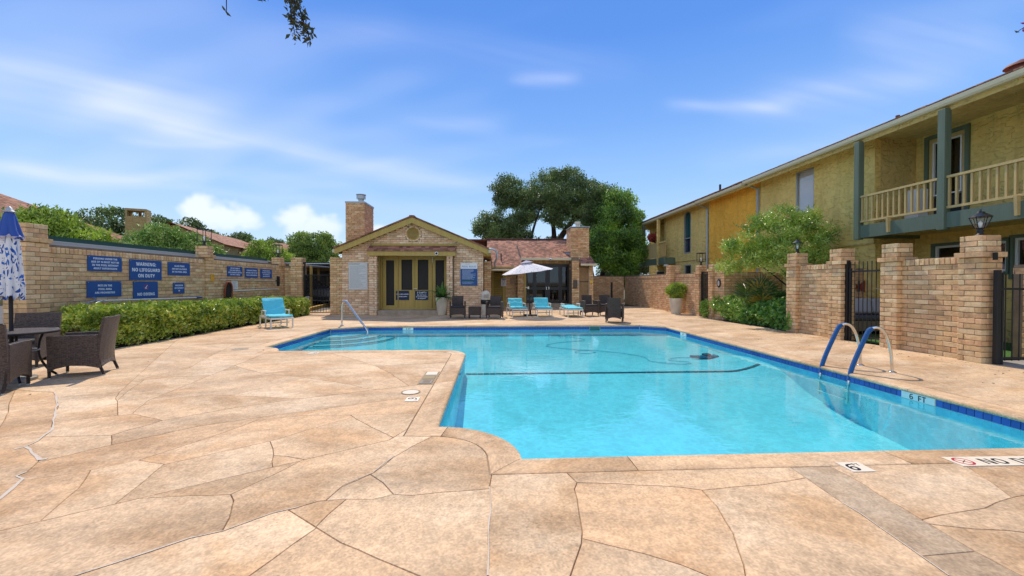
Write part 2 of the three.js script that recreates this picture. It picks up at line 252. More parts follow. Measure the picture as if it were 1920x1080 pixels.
struct('ground', sheet([[-300, 120], [300, 120], [300, -320], [-300, -320]], [HOLE], -0.05, 0.25), std(lin(0.45, 0.42, 0.35), 1, { map: T.dirt, bumpMap: T.grainBump, bumpScale: 0.02 }), 'bare earth and thin grass round the buildings');
struct('parking_lot', sheet([[-60, -14], [-9.1, -14], [-9.1, -18.6], [-6.4, -18.6], [-6.4, -60], [-60, -60]], [], -0.012, 0.5), std(lin(0.16, 0.155, 0.15), 0.95, { map: T.grain, bumpMap: T.grainBump, bumpScale: 0.01 }), 'grey asphalt of the car park behind the left brick wall');
struct('concrete_apron', sheet([[-8.0, -17.55], [-6.2, -17.55], [-6.2, -19.6], [-8.7, -19.6], [-8.7, -17.75]], [], -0.004, 0.5), M.concrete, 'pale concrete just outside the black gate by the clubhouse');

// the pool shell: walls, floor, the dark tile line on the floor, steps, all one thing
const pool = thing('swimming_pool', 'tan coped swimming pool with blue waterline tiles', undefined, [0, 0, 0], 0, undefined, 'structure');
const floorY = (z, x = 0) => (z < -7.6 ? mix(-0.30, -0.37, (z + 12.6) / 5) : mix(-0.37, -0.80, (z + 7.6) / 4.6)) + (0.19 * smooth(-6.4, -7.4, z) * (1 - 0.7 * smooth(-8.0, -9.2, z)) * clamp(1 - (5.12 - x) / 0.75) ** 2) - 0.13 * smooth(-7.2, -5.2, z);
{
  const g = new THREE.PlaneGeometry(10.6, 10.2, 64, 40).rotateX(-HP).translate(0.25, 0, -7.8), p = g.attributes.position;
  for (let i = 0; i < p.count; i++) p.setY(i, floorY(p.getZ(i), p.getX(i)));
  g.computeVertexNormals(); part('pool_floor', boxUV(g), M.plaster, pool);
  const q = [];
  for (let i = 0; i < POOL.length; i++) { const a = POOL[i], b = POOL[(i + 1) % POOL.length]; q.push([[a[0], -1.1, a[1]], [b[0], -1.1, b[1]], [b[0], -0.05, b[1]], [a[0], -0.05, a[1]]]); }
  part('pool_wall', quads(q), M.plaster, pool);
  const line = []; // the slope-break line of dark tiles, up the right wall
  for (let i = 0; i < 52; i++) { const x = -0.5 + i * 0.108; if (x > 4.98) break; { const a = floorY(-7.6, x), b = floorY(-7.6, x + 0.1); line.push(beam([x, a + 0.006, -7.6], [x + 0.1, b + 0.006, -7.6], 0.075, 0.008)); } }
  
  const L = part('floor_line', line, M.tileDark, pool); L.userData.kind = 'stuff';
  for (let k = 0; k < 3; k++) { // curved steps in the shallow corner
    const r = 1.75 - k * 0.42, y = -0.285 + k * 0.05, c = [[0, 0], ...arc(0, 0, r, 0, HP, 14)];
    const g2 = extrude(c.map(([x, z]) => [x, -z]), 0.2).rotateX(-HP).translate(-4.55, y - 0.2, -12.2);
    const st = part('pool_step', boxUV(g2), M.plaster, pool);
    part('step_edge', tube(arc(-4.55, -12.2, r - 0.04, 0.05, HP - 0.05, 14).map(([x, z]) => [x, y + 0.004, z]), 0.014, 30, 5), M.tileDark, st);
  }
}
// coping: rounded concrete edge in pieces
{
  const pts = [], n = POOL.length; let s = 0;
  for (let i = 0; i < n; i++) { // resample
    const a = POOL[i], b = POOL[(i + 1) % n], A = COP[i], B = COP[(i + 1) % n], L = Math.hypot(b[0] - a[0], b[1] - a[1]), m = Math.max(1, Math.round(L / 0.3));
    for (let k = 0; k < m; k++) { const t = k / m; pts.push({ i: [mix(a[0], b[0], t), mix(a[1], b[1], t)], o: [mix(A[0], B[0], t), mix(A[1], B[1], t)], s, corner: k === 0 && L > 0.3 }); s += L / m; }
  }
  const N = pts.length, cuts = [0]; let last = 0;
  for (let k = 1; k < N; k++) if (pts[k].s - last > 1.75 || (pts[k].corner && pts[k].s - last > 0.5)) { cuts.push(k); last = pts[k].s; }
  cuts.push(N);
  const prof = [[0.03, -0.06], [-0.012, -0.05], [-0.018, -0.03], [-0.010, -0.008], [0.008, 0.001], [0.05, 0.003], [0.20, 0.002], [COPW - 0.012, 0.001], [COPW - 0.007, -0.006], [COPW - 0.007, -0.06]];
  for (let c = 0; c + 1 < cuts.length; c++) {
    const P = [], UV = [], I = [], a = cuts[c], b = cuts[c + 1], o = rng();
    for (let k = a; k <= b; k++) {
      const p = pts[k % N], dx = p.o[0] - p.i[0], dz = p.o[1] - p.i[1], sc = 1 / COPW, q = pts[(k + (k === b ? N - 1 : 1)) % N]; let tx = q.i[0] - p.i[0], tz = q.i[1] - p.i[1]; const l = Math.hypot(tx, tz) || 1; const e = k === a ? 0.0025 : k === b ? 0.0025 : 0;
      for (const [w, y] of prof) { P.push(p.i[0] + dx * w * sc + (tx / l) * e, y, p.i[1] + dz * w * sc + (tz / l) * e); UV.push(p.s * 0.25 + o, w * 0.25 + o * 3 + (y < 0 ? y * 0.25 : 0)); }
    }
    const m = prof.length, R = b - a;
    for (let k = 0; k < R; k++) for (let j = 0; j + 1 < m; j++) { const x = k * m + j; I.push(x, x + 1, x + m, x + 1, x + m + 1, x + m); }
    for (const [base, flip] of [[0, 0], [R * m, 1]]) for (let j = 1; j + 1 < m; j++) flip ? I.push(base, base + j + 1, base + j) : I.push(base, base + j, base + j + 1);
    const g = new THREE.BufferGeometry(); g.setAttribute('position', new THREE.Float32BufferAttribute(P, 3)); g.setAttribute('uv', new THREE.Float32BufferAttribute(UV, 2)); if (SGN > 0) for (let k = 0; k < I.length; k += 3) [I[k], I[k + 1]] = [I[k + 1], I[k]]; g.setIndex(I); g.computeVertexNormals();
    part('coping_stone', g, M.coping, pool);
  }
}
// waterline tiles, two rows; those seen large are pieces of their own
const markerZones = []; // places on a wall taken by the white depth tiles: [side, from, to]
{
  const geo = boxUV(new RoundedBoxGeometry(0.073, 0.083, 0.012, 1, 0.004)), far = [], grout = [], step = 0.0775, skip = { R: [[-4.98, -4.56], [-11.15, -10.8]], F: [[-2.72, -2.38], [2.95, 3.25]] };
  for (let i = 0; i < POOL.length; i++) {
    const a = POOL[i], b = POOL[(i + 1) % POOL.length], L = Math.hypot(b[0] - a[0], b[1] - a[1]); if (L < 0.01) continue;
    const dx = (b[0] - a[0]) / L, dz = (b[1] - a[1]) / L, ang = Math.atan2(-dz, dx), nx = SGN > 0 ? -dz : dz, nz = SGN > 0 ? dx : -dx; // into the pool
    grout.push([[a[0] + nx * 0.003, -0.138, a[1] + nz * 0.003], [b[0] + nx * 0.003, -0.138, b[1] + nz * 0.003], [b[0] + nx * 0.003, -0.045, b[1] + nz * 0.003], [a[0] + nx * 0.003, -0.045, a[1] + nz * 0.003]]);
    const n = Math.floor(L / step), pad = (L - n * step) / 2; if (n < 1) continue;
    if (Math.abs(a[1] + 3.07) < 0.1 && Math.abs(b[1] + 3.07) < 0.1) continue; // the near wall is out of sight
    for (let k = 0; k < n; k++) for (let row = 0; row < 1; row++) {
      const t = pad + (k + 0.5) * step, x = a[0] + dx * t, z = a[1] + dz * t;
      if (row === 0 && Math.abs(x - 5.12) < 0.02 && skip.R.some(([p, q]) => z > p && z < q)) continue;
      if (row === 0 && Math.abs(z + 12.6) < 0.02 && skip.F.some(([p, q]) => x > p && x < q)) continue;
      const y = -0.087 - row * 0.076, single = row === 0 && ((Math.abs(x - 5.12) < 0.02 && z > -8.3) || (Math.abs(x + 0.52) < 0.02 && z > -6));
      const put = (o) => { o.position.set(x + nx * 0.006, y, z + nz * 0.006); o.rotation.y = ang + rr(-0.008, 0.008); o.updateMatrix(); };
      if (single) { const m = part('tile', geo, pick(M.tile), pool); put(m); } else { const o = new THREE.Object3D(); put(o); far.push(boxUV(new THREE.BoxGeometry(0.073, 0.083, 0.012)).applyMatrix4(o.matrix)); }
    }
  }
  part('grout', quads(grout), M.grout, pool);
  part('tile_band', far, M.tile[0], pool).userData.kind = 'stuff';
}
{ // water: a sheet that mirrors the sky and lets the light through
  const g = sheet(POOL, [], -0.135); struct('water', g, M.water, 'clear blue pool water with small ripples');
}

// stamped concrete deck: the sheet is cut along the joints, each slab is a piece
const ground = (u, v) => { const d = V((u - 960) / 780, (540 - v) / 780, -1).applyEuler(camera.rotation), t = -1.3 / d.y; return [d.x * t, d.z * t]; };
const deck = thing('pool_deck', 'tan stamped concrete deck of irregular slabs round the pool', undefined, [0, 0, 0], 0, undefined, 'structure');
const clean = (P) => P.filter((p, i) => { const q = P[(i + 1) % P.length]; return Math.hypot(p[0] - q[0], p[1] - q[1]) > 2e-3; });
let slabs;
{
  const far = COP.reduce((k, p, i) => (p[0] - p[1] > COP[k][0] - COP[k][1] ? i : k), 0), C = [...COP.slice(far), ...COP.slice(0, far)];
  const out = [[8.0, -22.5], [8.0, 1.6], [-11, 1.6], [-11, -7.3], [-7.45, -7.3], [-7.45, -17.6], [-7.9, -17.6], [-7.9, -22.5]];
  const loop = areaOf(out) * areaOf(C) < 0 ? C : [...C].reverse();
  const st = loop.findIndex((p) => p === C[0]), L2 = [...loop.slice(st), ...loop.slice(0, st)];
  slabs = [[...out, [C[0][0], -22.5], ...L2, [C[0][0] + 1e-3, C[0][1]], [C[0][0] + 1e-3, -22.5]]];
}
function hit(P, a, b) { // first meeting of the way a to b with the outline
  let best = null; const rx = b[0] - a[0], ry = b[1] - a[1];
  for (let i = 0; i < P.length; i++) { const p = P[i], q = P[(i + 1) % P.length], sx = q[0] - p[0], sy = q[1] - p[1], d = rx * sy - ry * sx; if (Math.abs(d) < 1e-12) continue; const t = ((p[0] - a[0]) * sy - (p[1] - a[1]) * sx) / d, w = ((p[0] - a[0]) * ry - (p[1] - a[1]) * rx) / d; if (t > 1e-7 && t <= 1 && w >= 0 && w <= 1 && (!best || t < best.t)) best = { t, i, w, p: [a[0] + rx * t, a[1] + ry * t] }; }
  return best;
}
function inside(P, [x, y]) { let c = false; for (let i = 0, j = P.length - 1; i < P.length; j = i++) if (P[i][1] > y !== P[j][1] > y && x < ((P[j][0] - P[i][0]) * (y - P[i][1])) / (P[j][1] - P[i][1]) + P[i][0]) c = !c; return c; }
function walk(P, way) { const path = [way[0]]; for (let k = 0; k + 1 < way.length; k++) { const h = hit(P, way[k], way[k + 1]); if (h) return { h, path }; path.push(way[k + 1]); } return null; }
function splitOne(P, seam, m) { // m: number of the seam's point to start from
  const ext = (a, b) => [b[0] + ((b[0] - a[0]) / Math.hypot(b[0] - a[0], b[1] - a[1])) * 30, b[1] + ((b[1] - a[1]) / Math.hypot(b[0] - a[0], b[1] - a[1])) * 30];
  const fw = [...seam.slice(m), ext(seam[seam.length - 2], seam[seam.length - 1])], bw = [...seam.slice(0, m + 1).reverse(), ext(seam[1], seam[0])];
  const F = walk(P, fw), B = walk(P, bw); if (!F || !B) return null;
  const mid = [...B.path.slice(1).reverse(), ...F.path]; // from B's end to F's
  const ins = [{ i: B.h.i, w: B.h.w, p: B.h.p, k: 'B' }, { i: F.h.i, w: F.h.w, p: F.h.p, k: 'F' }].sort((a, b) => a.i - b.i || a.w - b.w);
  const Q = [], at = {}; let c = 0; for (let i = 0; i < P.length; i++) { Q.push(P[i]); while (c < 2 && ins[c].i === i) { at[ins[c].k] = Q.length; Q.push(ins[c].p); c++; } }
  const run = (a, b) => { const r = []; for (let k = a; ; k = (k + 1) % Q.length) { r.push(Q[k]); if (k === b) break; } return r; };
  const one = clean([...run(at.F, at.B), ...mid]), two = clean([...run(at.B, at.F), ...[...mid].reverse()]);
  return one.length > 2 && two.length > 2 && Math.abs(areaOf(one)) > 0.015 && Math.abs(areaOf(two)) > 0.015 ? [one, two] : null;
}
function rough(seam, amp, r) { // small bends along a joint
  const out = [seam[0]];
  for (let k = 0; k + 1 < seam.length; k++) { const a = seam[k], b = seam[k + 1], L = Math.hypot(b[0] - a[0], b[1] - a[1]), n = Math.max(1, Math.min(14, Math.round(L / 0.14))); for (let j = 1; j <= n; j++) { const t = j / n, w = j < n ? (r() - 0.5) * 2 * amp : 0; out.push([mix(a[0], b[0], t) - ((b[1] - a[1]) / L) * w, mix(a[1], b[1], t) + ((b[0] - a[0]) / L) * w]); } }
  return out;
}
const cutRng = rngOf(99);
function cut(seam, amp = 0.008) {
  const s = rough(seam, amp, cutRng), m = Math.floor(s.length / 2), M0 = [(s[m][0] + s[m - 1][0]) / 2, (s[m][1] + s[m - 1][1]) / 2]; s.splice(m, 0, M0);
  const i = slabs.findIndex((P) => inside(P, M0)); if (i < 0) return; const r = splitOne(slabs[i], s, m); if (r) slabs.splice(i, 1, ...r);
}
const SEAMS = [ // joints of the deck as they run, read off the ground
  [[923, 885], [918, 913], [920, 940], [917, 980], [917, 1033], [915, 1080]],
  [[1470, 868], [1513, 897], [1580, 943], [1647, 987], [1713, 1033], [1780, 1080]], [[1542, 867], [1597, 895], [1647, 927], [1733, 977], [1827, 1033], [1903, 1073]],
  [[142, 1079], [218, 1055], [284, 1033], [356, 1009], [418, 996], [467, 978], [511, 962], [560, 951], [596, 940], [640, 936], [700, 936], [737, 927], [773, 929], [827, 923], [912, 917]],
  [[750, 813], [730, 825], [700, 832]], [[803, 822], [773, 837], [737, 858], [700, 887], [640, 913], [616, 934]],
  [[58, 733], [100, 736], [104, 740], [109, 760], [100, 787], [98, 807], [70, 828], [49, 837], [76, 860], [50, 885], [31, 893], [44, 898], [4, 933], [-40, 965]],
  [[0, 1031], [93, 962], [222, 938], [320, 931], [433, 927], [507, 893], [567, 862], [640, 842], [724, 815]], [[433, 928], [438, 938], [431, 969], [418, 993]],
  [[49, 900], [169, 882], [262, 862], [387, 822], [482, 788], [569, 779], [658, 778]], [[658, 779], [698, 802], [724, 814]],
  [[227, 936], [307, 871], [458, 838], [507, 827], [580, 805], [648, 786]], [[262, 863], [307, 870]], [[507, 829], [513, 853], [507, 892]], [[513, 854], [540, 856], [566, 861]],
  [[169, 883], [147, 916], [94, 961]], [[93, 862], [213, 833], [378, 798], [489, 782]], [[89, 819], [209, 816], [302, 789], [453, 762], [560, 748]], [[209, 817], [209, 832]],
  [[102, 791], [249, 776], [306, 789]], [[249, 775], [276, 752], [300, 742]], [[102, 780], [220, 758], [391, 740], [493, 744]], [[220, 757], [216, 747], [229, 731]],
  [[593, 989], [640, 1018], [707, 1047], [787, 1080]], [[592, 991], [547, 1022], [467, 1080]], [[595, 985], [615, 965], [640, 944]], [[700, 893], [718, 905], [737, 926]],
  [[1058, 882], [1082, 905], [1077, 917], [1085, 957], [1092, 997], [1090, 1020], [1077, 1057], [1066, 1090]], [[1083, 905], [1160, 907], [1280, 914], [1317, 919], [1377, 913], [1430, 909], [1510, 896]],
  [[1093, 1010], [1140, 1022], [1207, 1038], [1280, 1060], [1340, 1085]], [[1317, 920], [1345, 950], [1375, 1000], [1395, 1060], [1400, 1090]], [[1735, 973], [1800, 960], [1847, 953], [1897, 933], [1960, 915]], [[1827, 884], [1860, 905], [1896, 932]], [[1735, 1042], [1790, 1037], [1825, 1034]],
  [[431, 667], [444, 687], [489, 699], [575, 708], [618, 715], [658, 721], [681, 728], [713, 731], [755, 734]], [[0, 820], [80, 813]], [[0, 800], [16, 767], [20, 750]],
  [[310, 700], [355, 690], [375, 678], [420, 655]], [[230, 742], [270, 712], [330, 706], [480, 700]],
];
for (const s of SEAMS) cut(s.map(([u, v]) => ground(u, v)));
// the rest of the deck is broken up by joints of the same kind
for (let pass = 0; pass < 700; pass++) {
  let bi = -1, bs = 1.0;
  slabs.forEach((P, i) => { const c = P.reduce((a, p) => [a[0] + p[0] / P.length, a[1] + p[1] / P.length], [0, 0]), d = Math.hypot(...c), target = c[1] > -4.4 ? 3.6 : 1.7 + 0.10 * d, s = Math.abs(areaOf(P)) / target; if (!P.done && s > bs) { bs = s; bi = i; } });
  if (bi < 0) break;
  const P = slabs[bi]; let r = null;
  for (let k = 0; k < 14 && !r; k++) {
    const a = P[Math.floor(cutRng() * P.length)], b = P[Math.floor(cutRng() * P.length)], c = P[Math.floor(cutRng() * P.length)], m = [(a[0] + b[0] + c[0]) / 3, (a[1] + b[1] + c[1]) / 3]; if (!inside(P, m)) continue;
    let xx = 0, zz = 0, xz = 0; for (const p of P) { xx += (p[0] - m[0]) ** 2; zz += (p[1] - m[1]) ** 2; xz += (p[0] - m[0]) * (p[1] - m[1]); }
    const th = 0.5 * Math.atan2(2 * xz, xx - zz) + HP + (cutRng() - 0.5) * 1.1, dx = Math.cos(th), dz = Math.sin(th), bend = (cutRng() - 0.5) * 0.25;
    const seam = [-1, -0.5, 0, 0.5, 1].map((t) => [m[0] + dx * t * 1.2 - dz * bend * t * t, m[1] + dz * t * 1.2 + dx * bend * t * t]);
    const s = rough(seam, 0.01, cutRng); r = splitOne(P, s, Math.floor(s.length / 2)); if (r && r.some((q) => Math.abs(areaOf(q)) < 0.2 * Math.abs(areaOf(P)))) r = null;
  }
  if (r) slabs.splice(bi, 1, ...r); else P.done = true;
}
function slabGeo(P) {
  if (areaOf(P) < 0) P = [...P].reverse();
  P = clean(P);
  const d = -1; const A = offsetLoop(P, d * 0.0016), B = offsetLoop(P, d * 0.0042), n = P.length, pos = [], I = [], ou = rng(), ov = rng(), tl = [rr(-0.0006, 0.0006), rr(-0.0006, 0.0006)], lift = rr(-0.0008, 0.0008);
  const top = (p) => lift + tl[0] * (p[0] - P[0][0]) * 0.5 + tl[1] * (p[1] - P[0][1]) * 0.5;
  for (const p of A) pos.push(p[0], -0.02, p[1]); for (const p of A) pos.push(p[0], top(p) - 0.006, p[1]); for (const p of B) pos.push(p[0], top(p), p[1]);
  for (let k = 0; k < n; k++) { const q = (k + 1) % n; for (const o of [0, n]) I.push(o + k, o + n + k, o + q, o + q, o + n + k, o + n + q); }
  const tri = THREE.ShapeUtils.triangulateShape(B.map((p) => new THREE.Vector2(p[0], p[1])), []);
  for (const [a, b, c] of tri) { const [p, q, r] = [B[a], B[b], B[c]], up = (q[0] - p[0]) * (r[1] - p[1]) - (q[1] - p[1]) * (r[0] - p[0]); up > 0 ? I.push(2 * n + a, 2 * n + c, 2 * n + b) : I.push(2 * n + a, 2 * n + b, 2 * n + c); }
  let g = new THREE.BufferGeometry(); g.setAttribute('position', new THREE.Float32BufferAttribute(pos, 3)); g.setIndex(I); g = g.toNonIndexed(); g.computeVertexNormals();
  const p2 = g.attributes.position, uv = new Float32Array(p2.count * 2), a = rr(-0.5, 0.5), ca = Math.cos(a), sa = Math.sin(a); for (let i = 0; i < p2.count; i++) { const x = p2.getX(i), z = p2.getZ(i); uv[2 * i] = (x * ca - z * sa) / 3.4 + ou; uv[2 * i + 1] = (x * sa + z * ca) / 3.4 + ov; } g.setAttribute('uv', new THREE.BufferAttribute(uv, 2)); return g;
}
{
  part('deck_base', sheet([[8.0, -22.5], [8.0, 1.6], [-11, 1.6], [-11, -7.3], [-7.45, -7.3], [-7.45, -17.6], [-7.9, -17.6], [-7.9, -22.5]].reverse(), [HOLE], -0.012), M.joint, deck);
  const bySize = slabs.map((P) => ({ P, c: P.reduce((a, p) => [a[0] + p[0] / P.length, a[1] + p[1] / P.length], [0, 0]) })).sort((a, b) => Math.hypot(...a.c) - Math.hypot(...b.c));
  const strip = ground(1650, 960);
  bySize.forEach(({ P }, i) => { if (i < 295) part('flagstone', slabGeo(P), inside(P, strip) || inside(P, ground(1790, 1060)) ? M.strip : M.deck[Math.floor(rng() * M.deck.length)], deck); });
  const rest = bySize.slice(295); if (rest.length) part('far_flagstones', rest.map(({ P }) => slabGeo(P)), M.deck[0], deck).userData.kind = 'stuff';
}
function ribbon(pts, w, y) { const L = [], R = []; pts.forEach((p, i) => { const a = pts[Math.max(0, i - 1)], b = pts[Math.min(pts.length - 1, i + 1)], dx = b[0] - a[0], dz = b[1] - a[1], l = Math.hypot(dx, dz) || 1, k = w * rr(0.35, 1); L.push([p[0] - (dz / l) * k, p[1] + (dx / l) * k]); R.push([p[0] + (dz / l) * k * 0.6, p[1] - (dx / l) * k * 0.6]); }); const q = []; for (let i = 0; i + 1 < pts.length; i++) q.push([[R[i][0], y, R[i][1]], [R[i + 1][0], y, R[i + 1][1]], [L[i + 1][0], y, L[i + 1][1]], [L[i][0], y, L[i][1]]]); return quads(q); }
for (const [s, w] of [[SEAMS[3].slice(0, 8), 0.008], [[[103, 737], [109, 760], [100, 787], [98, 807], [70, 828], [49, 837]], 0.014], [[[27, 842], [49, 838], [60, 849], [76, 862], [89, 860]], 0.022], [[[50, 885], [31, 893], [44, 898], [22, 918], [4, 933], [-30, 958]], 0.015], [[[640, 911], [700, 886], [737, 857]], 0.006], [SEAMS[1].slice(2), 0.009], [SEAMS[0].slice(1), 0.007]])
  part('crack_filler', ribbon(rough(s.map(([u, v]) => ground(u, v)), 0.012, cutRng), w, 0.0035), M.filler, deck, 'pale mortar filling a crack in the deck');
// ------------------------------------------------------------------ brickwork
const CO = 0.09, BL = 0.245, BH = 0.078; // course, brick length, brick height
const brickCache = {};
function chamferBox(l, h, d, c, jit, r) { // a brick with broken edges
  const X = l / 2, Y = h / 2, Z = d / 2, v = [], id = {}, I = [];
  const key = (sx, sy, sz, ax) => `${sx}${sy}${sz}${ax}`;
  for (const sx of [-1, 1]) for (const sy of [-1, 1]) for (const sz of [-1, 1]) { const j = () => (r() - 0.5) * jit; for (const ax of [0, 1, 2]) { id[key(sx, sy, sz, ax)] = v.length; v.push([sx * (X - (ax === 0 ? 0 : c)) + j(), sy * (Y - (ax === 1 ? 0 : c)) + j(), sz * (Z - (ax === 2 ? 0 : c)) + j()]); } }
  const face = (L) => { const A = L.map((k) => v[k]), n = V(...A[1]).sub(V(...A[0])).cross(V(...A[2]).sub(V(...A[0]))), m = A.reduce((s, p) => s.add(V(...p)), V(0, 0, 0)); const o = n.dot(m) < 0 ? [...L].reverse() : L; for (let k = 1; k + 1 < o.length; k++) I.push(o[0], o[k], o[k + 1]); };
  const S = [-1, 1];
  for (const s of S) { face([[s, -1, -1], [s, 1, -1], [s, 1, 1], [s, -1, 1]].map((a) => id[key(...a, 0)])); face([[-1, s, -1], [1, s, -1], [1, s, 1], [-1, s, 1]].map((a) => id[key(...a, 1)])); face([[-1, -1, s], [1, -1, s], [1, 1, s], [-1, 1, s]].map((a) => id[key(...a, 2)])); }
  for (const a of S) for (const b of S) { face([id[key(a, b, -1, 0)], id[key(a, b, 1, 0)], id[key(a, b, 1, 1)], id[key(a, b, -1, 1)]]); face([id[key(a, -1, b, 0)], id[key(a, 1, b, 0)], id[key(a, 1, b, 2)], id[key(a, -1, b, 2)]]); face([id[key(-1, a, b, 1)], id[key(1, a, b, 1)], id[key(1, a, b, 2)], id[key(-1, a, b, 2)]]); for (const e of S) face([id[key(a, b, e, 0)], id[key(a, b, e, 1)], id[key(a, b, e, 2)]]); }
  let g = new THREE.BufferGeometry(); g.setAttribute('position', new THREE.Float32BufferAttribute(v.flat(), 3)); g.setIndex(I); g = g.toNonIndexed(); g.computeVertexNormals(); return boxUV(g, 1.7, r(), r());
}
const bRng = rngOf(313);
function brickGeo(l, h, d) { const k = `${Math.round(l * 80)}_${Math.round(h * 200)}_${Math.round(d * 80)}`; if (!brickCache[k]) brickCache[k] = [0, 1, 2, 3].map(() => chamferBox(Math.round(l * 80) / 80 - 0.0, Math.round(h * 200) / 200, Math.round(d * 80) / 80, 0.005, 0.005, bRng)); return brickCache[k][Math.floor(bRng() * 4)]; }
// B: list of bricks [x, y, z, l, h, d, turn, tone] in the thing's frame; the largest in the picture are pieces of their own
function layBricks(parent, B, kind, host = parent, limit = 295) {
  parent.updateMatrixWorld(true); const pv = V(0, 0, 0), dep = V(0, 0, 0);
  for (const b of B) { pv.set(b[0] - 0.5 * b[3] * Math.cos(b[6]), b[1], b[2] + 0.5 * b[3] * Math.sin(b[6])).applyMatrix4(host.matrixWorld); dep.set(b[0] + 0.5 * b[3] * Math.cos(b[6]), b[1], b[2] - 0.5 * b[3] * Math.sin(b[6])).applyMatrix4(host.matrixWorld); const dd = camera.position.distanceTo(pv); pv.project(camera); dep.project(camera); b.px = pv.z < 1 && Math.abs(pv.x) < 1.03 ? Math.max(Math.hypot((pv.x - dep.x) * 960, (pv.y - dep.y) * 540), (b[5] * 500) / dd) : 0; }
  const big = B.filter((b) => b.px >= 8).sort((a, b) => b.px - a.px).slice(0, limit), set = new Set(big), rest = [];
  for (const b of B) {
    const [x, y, z, l, h, d, t, tone] = b, g = brickGeo(l, h, d), tn = tone ?? Math.floor(bRng() * TONES.length), e = (k) => (bRng() - 0.5) * k;
    const o = new THREE.Object3D(); o.position.set(x + e(0.003), y + e(0.003), z + e(0.003)); o.rotation.set(e(0.008), t + e(0.012), e(0.012)); o.updateMatrix();
    if (set.has(b)) { const m = shade(new THREE.Mesh(g, M.brick[kind][tn])); m.name = 'brick'; m.position.copy(o.position); m.rotation.copy(o.rotation); host.add(m); }
    else { const q = b.px < 5 ? boxUV(new THREE.BoxGeometry(l, h, d), 1.7, bRng(), bRng()) : g.clone(); q.applyMatrix4(o.matrix); const c = M.tones[kind][tn], n = q.attributes.position.count, a = new Float32Array(n * 3); for (let i = 0; i < n; i++) { a[3 * i] = c.r; a[3 * i + 1] = c.g; a[3 * i + 2] = c.b; } q.setAttribute('color', new THREE.BufferAttribute(a, 3)); rest.push(q); }
  }
  if (rest.length) { const m = shade(new THREE.Mesh(prep(rest), M.brickwork)); m.name = 'brickwork'; m.userData.kind = 'stuff'; host.add(m); }
}
// running bond over a rectangle; ok(u0, u1, y) trims; local x runs along, local z looks out
function bond(B, { L, H, z0 = 0, x0 = 0, y0 = 0, D = 0.1, ok, first = 0, turn = 0, at = null }) {
  const n = Math.floor(H / CO + 0.01);
  for (let k = 0; k < n; k++) {
    const y = y0 + (k + 0.5) * CO; let u = (k + first) % 2 ? -(BL + 0.012) / 2 : 0;
    for (; u < L - 0.03; u += BL + 0.012) {
      let a = Math.max(u, 0), b = Math.min(u + BL, L); if (b - a < 0.035) continue;
      if (ok) { const w = ok(a, b, y); if (!w) continue; [a, b] = w; if (b - a < 0.035) continue; }
      const c = (a + b) / 2; if (at) { const p = at(c, y); B.push([p[0], p[1], p[2], b - a, BH, D, turn]); } else B.push([x0 + c, y, z0 - D / 2, b - a, BH, D, 0]);
    }
  }
}
function brickWall(label, p, turn, L, H, kind, { thick = 0.2, cap = true, group, ends = false } = {}) {
  const w = thing('brick_wall', label, 'brick wall', p, turn, group), B = [];
  const body = H - (cap ? 0.115 : 0);
  part('mortar', box2(0.004, L - 0.004, -0.05, H - 0.012, -thick + 0.01, -0.009), M.mortar, w);
  bond(B, { L, H: body, D: 0.06 });
  if (cap) for (let u = 0.03; u < L - 0.02; u += 0.088) B.push([u + 0.01, Math.floor(body / CO + 0.01) * CO + 0.06, -thick / 2 + 0.004, 0.077, 0.11, thick + 0.012, 0]);
  if (ends) for (const [x, f] of [[0.05, 0], [L - 0.05, 1]]) for (let k = 0; k < Math.floor(body / CO); k++) B.push([x + (f ? 0.002 : -0.002), (k + 0.5) * CO, -0.062 - (thick - 0.062) / 2, 0.1, BH, thick - 0.066, 0]);
  layBricks(w, B, kind); return w;
}
function pillarBricks(B, S, n, y0, cx = 0, cz = 0) { // four bricks a course, laid like a pinwheel
  const hw = S - BL > 0.06 ? S - BL - 0.012 : 0.1, l = S - hw - 0.012, h = S / 2;
  for (let k = 0; k < n; k++) { const y = y0 + (k + 0.5) * CO, f = k % 2 ? 1 : -1, a = h - hw / 2, b = h - l / 2; B.push([cx - f * b, y, cz + a, l, BH, hw, 0], [cx + f * a, y, cz + b, l, BH, hw, HP], [cx + f * b, y, cz - a, l, BH, hw, 0], [cx - f * a, y, cz - b, l, BH, hw, HP]); }
}
function pillar(label, [x, z], kind, { S = 0.345, H = 2.0, capN = 3, lip = true, turn = 0 } = {}) {
  const w = thing('brick_pillar', label, 'brick pillar', [x, 0, z], turn), B = [], n = Math.round(H / CO) - capN - (lip ? 1 : 0);
  pillarBricks(B, S, n, 0); let y = n * CO; if (lip) { pillarBricks(B, S + 0.07, 1, y); y += CO; } if (capN) pillarBricks(B, S - 0.02, capN, y);
  part('mortar', [box2(-S / 2 + 0.008, S / 2 - 0.008, -0.05, y + 0.0, -S / 2 + 0.008, S / 2 - 0.008), ...(capN ? [box2(-S / 2 + 0.02, S / 2 - 0.02, y + 0.002, y + capN * CO - 0.004, -S / 2 + 0.02, S / 2 - 0.02)] : [])], M.mortar, w);
  layBricks(w, B, kind); w.userData.top = undefined; delete w.userData.top; return y + capN * CO;
}
